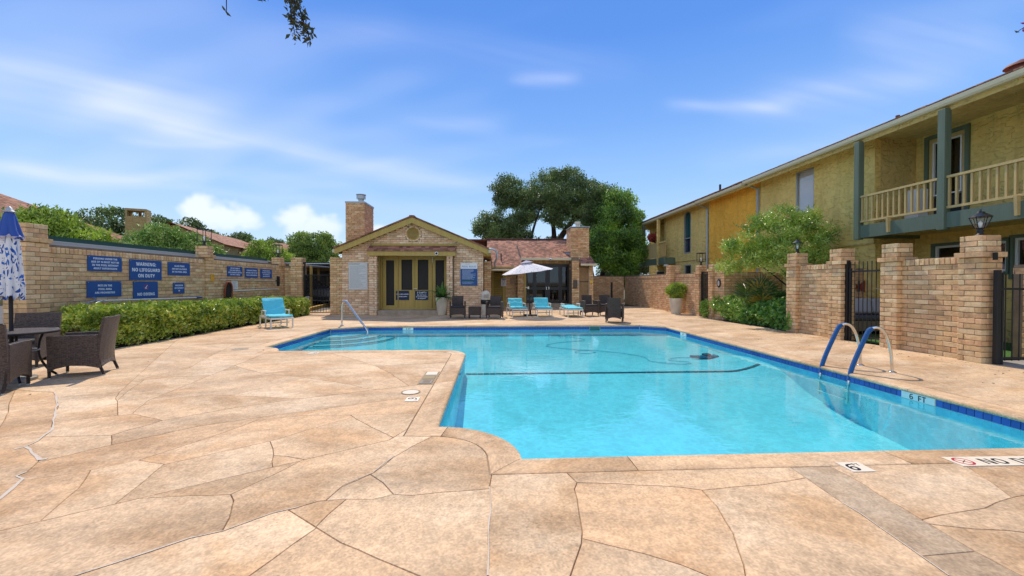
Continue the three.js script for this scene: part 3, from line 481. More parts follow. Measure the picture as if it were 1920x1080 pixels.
// left side: walls along x = -8.8, looking to the pool
brickWall('long left brick wall section carrying the six largest blue signs', [-8.8, 0, -8.62], HP, 4.5, 2.07, 'tan');
brickWall('left brick wall section with the pool poles and three smaller blue signs', [-8.8, 0, -13.47], HP, 4.1, 2.07, 'tan');
brickWall('short brick wall stub joining the left corner pillar to the gate pillar', [-8.62, 0, -17.62], 0, 0.29, 2.0, 'tan');
pillar('nearest left brick pillar beside the folded blue umbrella', [-8.95, -8.4], 'tan', { S: 0.42, H: 2.46, capN: 3 });
pillar('left brick pillar between the two sign groups with a square lantern', [-8.93, -13.3], 'tan', { H: 2.42 });
pillar('left corner brick pillar with a square lantern near the gate', [-8.93, -17.7], 'tan', { S: 0.36, H: 2.36 });
pillar('brick gate pillar at the left end of the black double height gate', [-8.12, -17.75], 'tan', { S: 0.44, H: 2.36 });
// right side: walls and pillars along x = 7.85
brickWall('right brick wall panel between the iron gate pillar and the large lantern pillar', [7.93, 0, -7.75], -HP, 1.08, 1.76, 'tan');
brickWall('right brick wall panel left of the patio gate with the red metal butterfly', [7.93, 0, -10.5], -HP, 1.15, 1.76, 'tan');
brickWall('brick wall seen through the black fence at the far right edge', [9.0, 0, -6.62], 0, 3.2, 1.62, 'tan');
pillar('tall right brick pillar nearest the camera carrying a large coach lantern', [8.0, -6.5], 'tan', { S: 0.345, H: 2.07 });
pillar('right brick pillar on the near side of the butterfly patio gate', [7.99, -7.9], 'tan', { S: 0.345, H: 2.07 });
pillar('right brick pillar on the far side of the butterfly patio gate', [7.99, -9.2], 'tan', { S: 0.345, H: 2.07 });
pillar('right brick pillar with coach lantern beside the leafy bed', [7.99, -10.6], 'tan', { S: 0.345, H: 2.07 });
// far right
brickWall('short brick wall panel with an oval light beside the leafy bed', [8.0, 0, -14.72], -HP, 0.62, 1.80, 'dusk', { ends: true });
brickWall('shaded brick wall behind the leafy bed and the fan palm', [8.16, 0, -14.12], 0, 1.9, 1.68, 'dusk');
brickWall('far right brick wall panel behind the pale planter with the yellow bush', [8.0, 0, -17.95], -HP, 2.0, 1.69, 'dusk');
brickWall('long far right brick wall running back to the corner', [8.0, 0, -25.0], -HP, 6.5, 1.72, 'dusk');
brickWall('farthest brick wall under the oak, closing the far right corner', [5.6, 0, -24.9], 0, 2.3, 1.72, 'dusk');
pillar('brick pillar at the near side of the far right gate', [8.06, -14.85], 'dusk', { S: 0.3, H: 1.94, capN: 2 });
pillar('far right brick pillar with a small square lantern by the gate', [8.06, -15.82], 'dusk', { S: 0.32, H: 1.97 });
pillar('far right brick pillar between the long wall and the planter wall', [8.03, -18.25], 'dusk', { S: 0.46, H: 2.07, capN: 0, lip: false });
// dividing wall of the patio behind the gate
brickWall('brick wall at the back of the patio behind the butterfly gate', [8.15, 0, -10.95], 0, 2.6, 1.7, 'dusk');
struct('patio_grass', sheet([[8.2, -6.7], [11.2, -6.7], [11.2, -10.9], [8.2, -10.9]], [], -0.006), std(lin(0.07, 0.19, 0.03), 1, { map: T.grain, bumpMap: T.grainBump, bumpScale: 0.03 }), 'green artificial grass of the patio behind the iron gate');
struct('patio_floor', sheet([[8.05, -2], [11.2, -2], [11.2, -6.6], [8.05, -6.6]], [], -0.008, 0.5), std(lin(0.40, 0.38, 0.36), 0.9, { map: T.grain }), 'grey concrete patio behind the black fence at the right edge');
struct('planting_bed', sheet([[7.86, -10.75], [10.0, -10.75], [10.0, -14.1], [8.1, -14.1], [7.75, -14.6], [7.6, -15.2]], [], 0.012), M.soil, 'dark soil of the leafy bed by the right wall');
struct('hedge_bed', sheet([[-8.85, -7.6], [-7.5, -7.6], [-7.5, -17.4], [-8.85, -17.4]], [], 0.012), M.soil, 'dark soil under the left hedge');

// iron gates and fences
function ironGate(label, name, cat, p, turn, W, H, gap, { rails = [0.1, H - 0.12], spear = 0.1, posts = [], y0 = 0.06, r = 0.009 } = {}) {
  const g = thing(name, label, cat, p, turn); const n = Math.round(W / gap);
  for (let i = 1; i < n; i++) part('picket', bar([(i * W) / n, y0, 0], [(i * W) / n, H + spear, 0], r, 6), M.iron, g);
  for (const y of rails) part('rail', bx(W, 0.035, 0.025, W / 2, y, 0), M.iron, g);
  for (const [x, w, h] of posts) part('post', rb(w, h, w, 0.004, x, h / 2, 0), M.iron, g);
  return g;
}
{
  const g = ironGate('black iron gate between brick pillars with the red butterfly behind', 'iron_gate', 'gate', [7.95, 0, -9.02], -HP, 0.93, 1.62, 0.105, { rails: [0.14, 1.55], spear: 0.14, posts: [[0.02, 0.07, 1.80], [0.1, 0.04, 1.62]] });
  part('latch', bx(0.16, 0.02, 0.03, 0.82, 1.18, 0.02), M.steel, g);
  const f = ironGate('black iron gate panel at the far right edge beside the lantern pillar', 'iron_gate', 'gate', [8.0, 0, -6.24], 0, 2.4, 1.32, 0.115, { rails: [0.1, 1.2], spear: 0.12, posts: [[-0.02, 0.065, 1.5], [0.06, 0.03, 1.46]] });
  f.rotation.y = -0.03;
  part('hinge', bx(0.03, 0.12, 0.05, -0.06, 1.72, 0.0), M.iron, f);
  ironGate('brown slatted iron gate between far right pillars by the bed', 'iron_gate', 'gate', [8.0, 0, -15.64], -HP, 0.66, 1.68, 0.06, { rails: [0.1, 1.6], spear: 0.04, posts: [[0.03, 0.07, 1.72]], r: 0.012 });
  const b = ironGate('tall black iron double gate between the left pillar and the clubhouse', 'iron_gate', 'gate', [-7.9, 0, -17.72], 0, 1.26, 1.62, 0.115, { rails: [0.06, 1.62, 2.13], spear: 0.02, posts: [[0.03, 0.08, 2.15], [1.23, 0.08, 2.15], [1.18, 0.04, 1.62], [0.09, 0.04, 1.64]] });
  part('mesh_panel', bx(1.1, 0.9, 0.004, 0.62, 1.15, 0.02), new THREE.MeshStandardMaterial({ color: lin(0.01, 0.01, 0.01), transparent: true, opacity: 0.35 }), b);
  part('lock_box', rb(0.16, 0.22, 0.05, 0.01, 0.16, 0.62, 0.03), M.metalGrey, b);
}
// lanterns
function squareLantern(label, [x, y, z], s = 1) {
  const g = thing('post_lantern', label, 'lantern', [x, y, z], 0, 'square post lanterns'), w = 0.12 * s, h = 0.34 * s, y0 = 0.15 * s;
  part('base', [cyl(0.075 * s, 0.06 * s, 0.03), cyl(0.035 * s, 0.03 * s, 0.1 * s, 0, 0.03), cyl(0.06 * s, 0.05 * s, 0.03, 0, 0.12 * s)], M.iron, g);
  const fr = []; for (const a of [-1, 1]) for (const b of [-1, 1]) fr.push(beam([a * w, y0, b * w], [a * w, y0 + h, b * w], 0.014, 0.014)); for (const yy of [y0, y0 + h]) fr.push(bx(2 * w + 0.02, 0.014, 0.014, 0, yy, w), bx(2 * w + 0.02, 0.014, 0.014, 0, yy, -w), bx(0.014, 0.014, 2 * w, w, yy, 0), bx(0.014, 0.014, 2 * w, -w, yy, 0));
  part('frame', fr, M.iron, g); part('roof', bx(2 * w + 0.03, 0.012, 2 * w + 0.03, 0, y0 + h + 0.014, 0), M.iron, g);
  for (const [px, pz, a] of [[0, w, 0], [0, -w, 0], [w, 0, HP], [-w, 0, HP]]) { const q = part('pane', new THREE.PlaneGeometry(2 * w - 0.02, h - 0.02), M.glass, g); q.position.set(px, y0 + h / 2, pz); q.rotation.y = a; }
  part('bulb', lathe([[0.001, 0], [0.018, 0.0], [0.02, 0.05], [0.034, 0.09], [0.03, 0.125], [0.001, 0.145]], 12, 0, y0 + 0.02, 0), M.white, g); return g;
}
squareLantern('larger black square lantern on the pillar between the left sign groups', [-8.93, 2.42, -13.3], 1.05);
squareLantern('black square lantern on the left corner pillar near the gate', [-8.93, 2.36, -17.7], 1.0);
squareLantern('open black square lantern on the far right pillar in front of the stucco wall', [8.06, 1.97, -15.82], 0.95);
function coachLantern(label, [x, y, z], s) {
  const g = thing('coach_lantern', label, 'lantern', [x, y, z], 0.3), r6 = (r0, r1, h, yy) => rotY(cyl(r0 * s, r1 * s, h * s, 0, 0, 0, 6), 0).translate(0, yy * s, 0);
  part('base', [lathe([[0.001, 0], [0.085, 0], [0.085, 0.012], [0.05, 0.025], [0.038, 0.05], [0.045, 0.07], [0.05, 0.09], [0.035, 0.11], [0.04, 0.125], [0.07, 0.14], [0.001, 0.142]].map(([a, b]) => [a * s, b * s]), 20)], M.iron, g);
  const fr = []; for (let k = 0; k < 6; k++) { const a = (k * Math.PI) / 3, c = Math.cos(a), d = Math.sin(a); fr.push(bar([0.075 * c * s, 0.14 * s, 0.075 * d * s], [0.145 * c * s, 0.34 * s, 0.145 * d * s], 0.007 * s, 5)); const b = a + Math.PI / 3; fr.push(bar([0.145 * c * s, 0.34 * s, 0.145 * d * s], [0.145 * Math.cos(b) * s, 0.34 * s, 0.145 * Math.sin(b) * s], 0.009 * s, 5)); }
  part('frame', fr, M.iron, g);
  for (let k = 0; k < 6; k++) { const a = (k * Math.PI) / 3, b = a + Math.PI / 3, c = (r, t, yy) => [r * Math.cos(t) * s * 0.97, yy * s, r * Math.sin(t) * s * 0.97]; part('pane', quads([[c(0.075, b, 0.145), c(0.075, a, 0.145), c(0.145, a, 0.338), c(0.145, b, 0.338)]]), M.glass, g); }
  part('roof', [r6(0.165, 0.06, 0.075, 0.345), r6(0.17, 0.165, 0.012, 0.335), cyl(0.06 * s, 0.05 * s, 0.02 * s, 0, 0.42 * s, 0, 10), lathe([[0.001, 0], [0.02, 0.005], [0.012, 0.02], [0.016, 0.035], [0.001, 0.06]].map(([a, b]) => [a * s, b * s]), 10, 0, 0.44 * s, 0)], std(lin(0.05, 0.055, 0.055), 0.35, { metalness: 0.6 }), g);
  part('bulb', lathe([[0.001, 0], [0.018, 0], [0.032, 0.08], [0.001, 0.13]].map(([a, b]) => [a * s, b * s]), 10, 0, 0.15 * s, 0), M.white, g);
}
coachLantern('large black coach lantern on the tall right pillar under the balcony', [8.0, 2.07, -6.5], 0.9);
coachLantern('small black coach lantern on the pillar beside the leafy bed', [7.99, 2.07, -10.6], 0.8);
// ------------------------------------------------------------------ clubhouse with gable
const club = thing('clubhouse', 'tan brick clubhouse with a front gable, olive doors and round vent', 'clubhouse', [0, 0, 0]);
{
  const Z = -17.2, XL = -6.14, XR = -0.42, RX = -3.28, eave = 2.62, slope = (3.82 - 2.62) / (RX - XL), under = (x) => 3.82 - Math.abs(x - RX) * slope - 0.02;
  // core of the gable wall, with the doorway open
  const open = [-4.66, -1.88, 2.42], t = 0.25;
  const gz = (pts) => boxUV(extrude(pts, t).translate(0, 0, Z - t - 0.01));
  part('gable_wall', [gz([[XL, -0.05], [open[0], -0.05], [open[0], under(open[0])], [XL, under(XL)]]), gz([[open[1], -0.05], [XR, -0.05], [XR, under(XR)], [open[1], under(open[1])]]), gz([[open[0], open[2]], [open[1], open[2]], [open[1], under(open[1])], [RX, under(RX)], [open[0], under(open[0])]])], M.mortar, club);
  part('side_wall', [box2(XL, XL + 0.2, -0.05, 2.55, -25.5, Z - 0.27), box2(XR - 0.2, XR - 0.01, -0.05, 2.5, -25.5, Z - 0.27), box2(XL, XR, -0.05, 2.5, -25.7, -25.5)], M.mortar, club);
  const B = [];
  bond(B, { L: XR - XL, H: 3.9, x0: XL, z0: Z + 0.0, D: 0.06, ok: (a, b, y) => {
    let x0 = a + XL, x1 = b + XL; const top = y + CO / 2, half = (3.80 - top) / slope; if (half <= 0.05) return null; x0 = Math.max(x0, RX - half); x1 = Math.min(x1, RX + half);
    if (y < open[2] + 0.45) { if (x0 > -4.98 && x1 < -1.58) return null; if (x0 < -4.98 && x1 > -4.98) x1 = Math.min(x1, -4.955); if (x0 < -1.58 && x1 > -1.58) x0 = Math.max(x0, -1.605); }
    const dy = y - 3.3, rv = 0.34; if (Math.abs(dy) < rv) { const w = Math.sqrt(rv * rv - dy * dy); if (x0 > RX - w && x1 < RX + w) return null; if (x0 < RX - w && x1 > RX - w) x1 = RX - w; else if (x0 < RX + w && x1 > RX + w) x0 = RX + w; }
    return [x0 - XL, x1 - XL]; } });
  for (let k = 0; k < 26; k++) { const a = (k / 26) * Math.PI * 2; const b = [RX + 0.285 * Math.cos(a), 3.3 + 0.285 * Math.sin(a), Z - 0.03, 0.09, 0.06, 0.07, 0]; b.ang = a; B.push(b); }
  // the two brick posts in front of the doorway
  const posts = []; for (const [x, w] of [[-4.81, 0.29], [-1.77, 0.23]]) { for (let k = 0; k < 27; k++) { const f = k % 2, y = (k + 0.5) * CO; posts.push([x - (f ? 0.06 : 0), y, -16.98 + 0.06, w - (f ? 0.12 : 0), BH, 0.1, 0]); if (f) posts.push([x + w / 2 - 0.045, y, -16.98 + 0.06, 0.09, BH, 0.1, 0]); posts.push([x + w / 2 - 0.05, y, -17.07, 0.1, BH, 0.15, 0], [x - w / 2 + 0.05, y, -17.07, 0.1, BH, 0.15, 0]); } part('post_core', box2(x - w / 2 + 0.01, x + w / 2 - 0.01, -0.05, 2.42, -17.19, -16.88), M.mortar, club); }
  layBricks(club, [...B, ...posts], 'pale');
  // round vent
  const vent = part('round_vent', [rotX(cyl(0.25, 0.25, 0.03, 0, 0, 0, 32), HP).translate(RX, 3.3, Z - 0.06), new THREE.TorusGeometry(0.235, 0.022, 8, 36).translate(RX, 3.3, Z + 0.012)].slice(1), M.oliveWood, club); part('vent_shaft', rotX(cyl(0.24, 0.24, 0.03, 0, 0, 0, 32), HP).translate(RX, 3.3, Z - 0.05), M.black, vent);
  for (let k = 0; k < 8; k++) { const y = -0.18 + k * 0.052, w = Math.sqrt(0.22 * 0.22 - y * y) * 2; part('louver', rotX(bx(w, 0.034, 0.012), 0.6).translate(RX, 3.3 + y, Z - 0.005), M.oliveWood, vent); }
  // rake boards, roof, gutters
  const roofT = (x) => 3.97 - Math.abs(x - RX) * slope;
  for (const s of [-1, 1]) {
    const xe = RX + s * 3.06, pts = [[RX, 3.94], [RX, 3.70], [xe, roofT(xe) - 0.24], [xe, roofT(xe) - 0.02]]; part('rake_board', boxUV(extrude(s > 0 ? pts : pts.reverse(), 0.04).translate(0, 0, Z + 0.22)), M.oliveWood, club);
    part('soffit', quads([[[RX, 3.75, Z], [RX, 3.75, Z + 0.22], [xe, roofT(xe) - 0.2, Z + 0.22], [xe, roofT(xe) - 0.2, Z]]]), M.oliveWood, club);
    const r = part('roof', (() => { const L = Math.hypot(3.1, 3.1 * slope), g = bx(L, 0.05, 8.8); g.rotateZ(-s * Math.atan(slope)); return g.translate(RX + s * 1.55, 3.985 - 1.55 * slope, Z - 4.1); })(), M.shingle, club); r.userData.label = s < 0 ? 'left roof slope of brown shingles' : 'right roof slope of brown shingles';
    part('gutter', rb2(Math.min(xe, xe + s * 0.12), Math.max(xe, xe + s * 0.12), roofT(xe) - 0.18, roofT(xe) - 0.05, Z - 8, Z + 0.2, 0.02), M.gutter, club);
  }
  part('ridge_cap', bx(0.2, 0.03, 8.8, RX, 4.0, Z - 4.1), M.shingle, club);
  // little shingled awning over the doors
  const aw = part('awning', box2(-5.02, -1.52, 2.38, 2.57, -16.86, -16.81), M.oliveWood, club);
  part('awning_soffit', box2(-5.0, -1.54, 2.44, 2.46, Z, -16.86), M.oliveWood, aw);
  part('awning_shingles', quads([[[-5.04, 2.56, -16.78], [-1.5, 2.56, -16.78], [-1.5, 2.80, Z + 0.01], [-5.04, 2.80, Z + 0.01]]]), M.shingle, aw);
  part('awning_end', [extrude([[0, 0], [0.42, 0], [0, 0.24]], 0.02).rotateY(-HP).translate(-5.02, 2.55, Z), extrude([[0, 0], [0.42, 0], [0, 0.24]], 0.02).rotateY(-HP).translate(-1.52, 2.55, Z)], M.oliveWood, aw);
  part('trim_board', box2(-4.95, -1.5, 2.81, 2.9, Z, Z + 0.03), M.oliveWood, aw);
  // step and doors
  part('step', rb2(-4.6, -1.95, -0.05, 0.19, -17.8, -16.72, 0.02), M.concrete, club);
  const ZD = -17.55, fr = (x0, x1, y0, y1, w, z, d = 0.06) => [box2(x0, x0 + w, y0, y1, z - d, z), box2(x1 - w, x1, y0, y1, z - d, z), box2(x0 + w, x1 - w, y1 - w, y1, z - d, z), box2(x0 + w, x1 - w, y0, y0 + w, z - d, z)];
  part('door_surround', [...fr(-4.66, -1.88, 0.19, 2.42, 0.05, ZD + 0.05, 0.12), box2(-3.985, -3.945, 0.19, 2.37, ZD - 0.05, ZD + 0.03), box2(-2.6, -2.56, 0.19, 2.37, ZD - 0.05, ZD + 0.03)], M.oliveWood, club);
  part('entry_side', box2(-4.67, -4.645, 0.19, 2.42, ZD, Z), M.oliveWood, club); part('entry_side', box2(-1.895, -1.87, 0.19, 2.42, ZD, Z), M.oliveWood, club);
  const leaf = (name, x0, x1, m, y0, lab) => { const d = part(name, [...fr(x0, x1, 0.2, 2.37, m, ZD), box2(x0 + m, x1 - m, 0.2 + m, y0, ZD - 0.05, ZD - 0.012)], M.oliveWood, club, lab); part('screen', box2(x0 + m, x1 - m, y0, 2.37 - m, ZD - 0.04, ZD - 0.02), M.screen, d); part('screen_frame', fr(x0 + m, x1 - m, y0, 2.37 - m, 0.025, ZD + 0.004, 0.02), M.black, d); return d; };
  leaf('sidelight', -4.6, -3.99, 0.14, 0.36, 'left sidelight with a tall dark screen'); leaf('door', -3.94, -3.275, 0.11, 1.0, 'left olive door'); const dr = leaf('door', -3.265, -2.605, 0.11, 1.0, 'right olive door'); leaf('sidelight', -2.55, -1.93, 0.13, 0.36, 'right sidelight with a tall dark screen');
  part('door_handle', [rb(0.16, 0.025, 0.03, 0.008, -3.25, 1.05, ZD + 0.04), cyl(0.03, 0.03, 0.02, -3.2, 1.04, ZD + 0.02, 12)], M.steel, dr);
  const cam = part('security_camera', [rotX(cyl(0.07, 0.07, 0.05, 0, 0, 0, 20), HP).translate(-2.27, 2.47, -16.82)], M.white, club); part('lens', new THREE.SphereGeometry(0.042, 16, 10).translate(-2.27, 2.47, -16.75), M.black, cam);
  // wall stub to the gate and the low roofs seen behind
  const st = []; bond(st, { L: 0.50, H: 2.34, x0: -6.66, z0: -17.3, D: 0.06 }); const stub = thing('brick_wall', 'short tan brick wall stub between the black gate and the clubhouse', 'brick wall', [0, 0, 0]); part('mortar', box2(-6.65, -6.17, -0.05, 2.32, -17.62, -17.31), M.mortar, stub); for (let k = 0; k < 26; k++) st.push([-6.62, (k + 0.5) * CO, -17.47, 0.08, BH, 0.2, 0]); layBricks(stub, st, 'tan');
  const end = []; bond(end, { L: 0.3, H: 2.25, x0: -0.40, z0: -18.4, D: 0.06 }); layBricks(club, end, 'tan', club, 0);
  part('return_wall', box2(-0.40, -0.11, -0.05, 2.24, -21.2, -18.41), M.mortar, club);
  part('downspout', tube([[-0.25, 2.68, -17.05], [-0.02, 2.66, -17.05], [0.12, 2.58, -17.1], [0.16, 2.35, -17.2], [0.05, 2.1, -17.6], [0.1, 1.95, -18.2]], 0.045, 30, 10), M.metalGrey, club);
  part('eave_box', [box2(-0.42, -0.1, 2.42, 2.6, -20, Z + 0.0)], M.oliveWood, club);
  // chimney at the left flank
  const ch = part('chimney', box2(-6.57, -5.76, -0.05, 4.84, -20.3, -18.96), M.mortar, club, 'tall brick chimney with a metal flue at the left'); const C = [];
  bond(C, { L: 0.83, H: 4.86, x0: -6.58, z0: -18.9, D: 0.1 }); bond(C, { L: 1.3, H: 4.86, D: 0.1, turn: HP, at: (u, y) => [-5.75 - 0.05, y, -19.01 - u] });
  layBricks(club, C.filter((b) => b[1] > 2.5), 'dusk', ch, 250);
  part('chimney_cap', box2(-6.6, -5.73, 4.862, 4.93, -20.35, -18.88), M.metalGrey, ch);
  part('flue', [cyl(0.12, 0.12, 0.25, -6.05, 4.93, -19.4), cyl(0.2, 0.2, 0.16, -6.05, 5.12, -19.4), cyl(0.22, 0.22, 0.03, -6.05, 5.3, -19.4)], M.metalGrey, ch);
}
// right wing with the dark glazed doors
const wing = thing('clubhouse_wing', 'low shingled wing of the clubhouse with dark glazed double doors', 'clubhouse wing', [0, 0, 0]);
{
  const ry = 3.8, rz = -24, sl = 0.5, Y = (z) => ry - sl * (z - rz), plane = (x0, x1, z1, xr = x1) => [[x0, Y(z1), z1], [x1, Y(z1), z1], [xr, ry, rz], [x0, ry, rz]];
  const thick = (q, h = 0.05) => { const l = q.map(([a, b, c]) => [a, b - h, c]); return quads([q, [l[0], l[1], q[1], q[0]], [l[1], l[2], q[2], q[1]], [q[0], q[3], l[3], l[0]], [l[3], l[2], l[1], l[0]]]); };
  part('roof', [thick(plane(-0.35, 1.42, -20.35)), thick(plane(1.42, 4.45, -21.6)), thick(plane(4.45, 5.18, -20.95, 5.0)), thick([[5.0, ry, rz], [-2.6, ry, rz], [-2.6, 2.75, -26.1], [5.1, 2.75, -26.1]])], M.shingle, wing);
  part('ridge_cap', bx(5.4, 0.04, 0.24, 2.3, ry + 0.015, rz), std(lin(0.16, 0.1, 0.075), 0.9), wing);
  const valley = part('roof_flashing', quads([[[1.40, Y(-21.6) - 0.02, -21.55], [1.46, Y(-21.6) - 0.02, -21.5], [1.30, Y(-22.4) + 0.32, -22.4], [1.24, Y(-22.4) + 0.28, -22.42]]]), std(lin(0.06, 0.05, 0.045), 0.7), wing);
  part('gutter', [rb2(1.42, 4.5, Y(-21.6) - 0.14, Y(-21.6) - 0.01, -21.62, -21.5, 0.02)], M.gutter, wing); part('gutter', [rb2(4.42, 5.25, Y(-20.95) - 0.12, Y(-20.95) - 0.01, -20.97, -20.85, 0.02)], M.gutter, wing); part('gutter', [rb2(-0.1, 1.42, Y(-20.35) - 0.1, Y(-20.35) - 0.02, -20.37, -20.27, 0.02)], M.gutter, wing);
  part('gutter_end', [tube([[1.45, 2.5, -21.5], [1.4, 2.42, -21.45], [1.28, 2.36, -21.45]], 0.05, 10), rb(0.07, 0.24, 0.1, 0.01, 4.46, 2.42, -21.5)], M.cream, wing);
  part('wall', [box2(-0.1, 1.5, -0.05, 2.2, -22.6, -22.4), box2(1.6, 4.1, 2.28, 2.62, -22.35, -22.2), box2(4.05, 4.4, -0.05, 2.6, -22.4, -21.3), box2(4.4, 5.0, -0.05, 2.1, -22.4, -21.38), box2(4.95, 5.14, -0.05, 2.2, -22.4, -21.3), box2(1.3, 1.62, -0.05, 2.5, -22.5, -22.1), box2(-2.5, 5.1, -0.05, 2.6, -25.95, -25.85), box2(4.9, 5.05, -0.05, 2.3, -25.85, -22.4), box2(1.3, 4.4, 2.5, 2.6, -22.4, -21.7)], M.mortar, wing);
  const B = [];
  bond(B, { L: 0.86, H: 2.1, x0: 0.65, z0: -22.34, D: 0.06 }); bond(B, { L: 0.33, H: 2.45, x0: 1.29, z0: -22.04, D: 0.06 }); bond(B, { L: 0.36, H: 2.5, x0: 4.045, z0: -21.24, D: 0.06 }); bond(B, { L: 0.2, H: 2.2, x0: 4.945, z0: -21.24, D: 0.06 });
  for (let k = 0; k < 29; k++) B.push([1.62 + k * 0.086, 2.46, -22.17, 0.075, 0.26, 0.06, 0]);
  layBricks(wing, B, 'tan', wing, 0);
  part('niche_panel', box2(4.42, 4.94, -0.02, 2.08, -21.378, -21.35), std(lin(0.36, 0.235, 0.115), 0.9, { map: T.grain }), wing); part('niche_frame', [box2(4.40, 4.43, 0, 2.12, -21.35, -21.3), box2(4.93, 4.95, 0, 2.12, -21.35, -21.3)], M.cream, wing); part('niche_line', box2(4.44, 4.93, 1.33, 1.37, -21.35, -21.335), std(lin(0.08, 0.04, 0.03), 0.9), wing);
  // louvred olive door and frame
  const lv = part('louvered_door', [box2(-0.1, 0.02, 0, 2.0, -22.3, -22.2), box2(0.5, 0.66, 0, 2.0, -22.3, -22.2), box2(0.02, 0.5, 1.9, 2.0, -22.3, -22.22), box2(0.02, 0.5, 0, 0.1, -22.3, -22.22)], M.oliveWood, wing);
  for (let k = 0; k < 17; k++) part('louver', rotX(bx(0.5, 0.1, 0.012), -0.6).translate(0.26, 0.18 + k * 0.1, -22.25), M.oliveWood, lv);
  part('corner_post', box2(1.62, 1.74, 0, 2.3, -22.15, -22.0), M.oliveWood, wing); part('head_board', box2(-0.1, 1.4, 1.93, 2.08, -20.46, -20.4), M.oliveWood, wing);
  part('step', rb2(1.62, 4.1, -0.05, 0.2, -22.5, -21.7, 0.02), M.concrete, wing);
  // dark doors: frames and panes, a dim room behind
  part('room', [box2(1.7, 4.0, 0.2, 2.4, -25.7, -25.6), box2(1.6, 1.7, 0, 2.4, -25.7, -22.4), box2(4.0, 4.1, 0, 2.4, -25.7, -22.4), box2(1.6, 4.1, 0.0, 0.18, -25.7, -22.52), box2(1.6, 4.1, 2.41, 2.5, -25.7, -22.4)], std(lin(0.08, 0.07, 0.06), 0.9), wing);
  const z = -22.2; let x = 1.75;
  for (const [w, m, lab] of [[0.44, 0.07, 'left dark sidelight'], [0.72, 0.12, 'left dark glazed door'], [0.72, 0.12, 'right dark glazed door'], [0.42, 0.07, 'right dark sidelight']]) {
    const a = x, b = x + w - 0.012, d = part(w > 0.6 ? 'door' : 'sidelight', [box2(a, a + m, 0.2, 2.28, z - 0.05, z), box2(b - m, b, 0.2, 2.28, z - 0.05, z), box2(a + m, b - m, 2.14, 2.28, z - 0.05, z), box2(a + m, b - m, 0.2, 0.34, z - 0.05, z), box2(a + m, b - m, 0.92, 1.06, z - 0.05, z)], M.doorBlack, wing, lab);
    part('pane', box2(a + m, b - m, 1.06, 2.14, z - 0.03, z - 0.02), M.tint, d); part('pane', box2(a + m, b - m, 0.34, 0.92, z - 0.03, z - 0.02), M.tint, d); if (w > 0.6) part('door_handle', rb(0.05, 0.16, 0.05, 0.01, lab[0] === 'l' ? b - 0.06 : a + 0.06, 1.0, z + 0.03), M.steel, d); x += w;
  }
  const cm = part('security_camera', [box2(2.9, 3.02, 2.5, 2.58, -21.5, -21.42), new THREE.SphereGeometry(0.06, 16, 10).translate(2.96, 2.5, -21.42)], M.white, wing); part('lens', new THREE.SphereGeometry(0.03, 12, 8).translate(2.96, 2.5, -21.37), M.black, cm);
  part('wall_box', rb(0.2, 0.42, 0.08, 0.01, 4.2, 1.22, -21.2), std(lin(0.09, 0.07, 0.05), 0.6), wing); part('card_reader', rb(0.07, 0.16, 0.04, 0.008, 4.36, 1.28, -21.22), M.metalGrey, wing); part('yellow_plate', rb(0.14, 0.13, 0.012, 0.003, 5.04, 1.34, -21.225), std(lin(0.72, 0.47, 0.04), 0.6), wing);
  // chimney at the right end
  const ch = part('chimney', box2(4.06, 5.0, 2.0, 4.18, -22.9, -21.66), M.mortar, wing, 'brick chimney at the right end'); const C = []; bond(C, { L: 0.96, H: 2.2, x0: 4.05, y0: 2.0, z0: -21.6, D: 0.1 }); bond(C, { L: 1.2, H: 2.2, y0: 2.0, D: 0.1, turn: -HP, at: (u, y) => [4.1, y, -21.71 - u] }); layBricks(wing, C, 'dusk', ch, 120);
  part('chimney_cap', box2(4.02, 5.05, 4.19, 4.23, -22.95, -21.56), M.metalGrey, ch); part('flue', [cyl(0.11, 0.11, 0.24, 4.5, 4.23, -22.1), cyl(0.16, 0.16, 0.13, 4.5, 4.42, -22.1)], M.cream, ch);
  part('chimney_flashing', quads([[[3.72, 2.98, -22.4], [3.95, 2.8, -22.0], [4.3, 2.75, -21.58], [4.05, 2.92, -21.59]]]), M.metalGrey, ch);
  for (const [px, pz] of [[0.4, -21.3]]) part('vent_pipe', cyl(0.03, 0.03, 0.34, px, Y(pz), pz, 8), M.iron, wing);
}
function swapXZ(g) { g = g.index ? g.toNonIndexed() : g; const p = g.attributes.position; for (let i = 0; i < p.count; i += 3) { const q = [0, 1, 2].map((k) => [p.getZ(i + k), p.getY(i + k), p.getX(i + k)]); p.setXYZ(i, ...q[0]); p.setXYZ(i + 1, ...q[2]); p.setXYZ(i + 2, ...q[1]); } g.computeVertexNormals(); return g; } // turns a shape drawn in x, y to stand along z
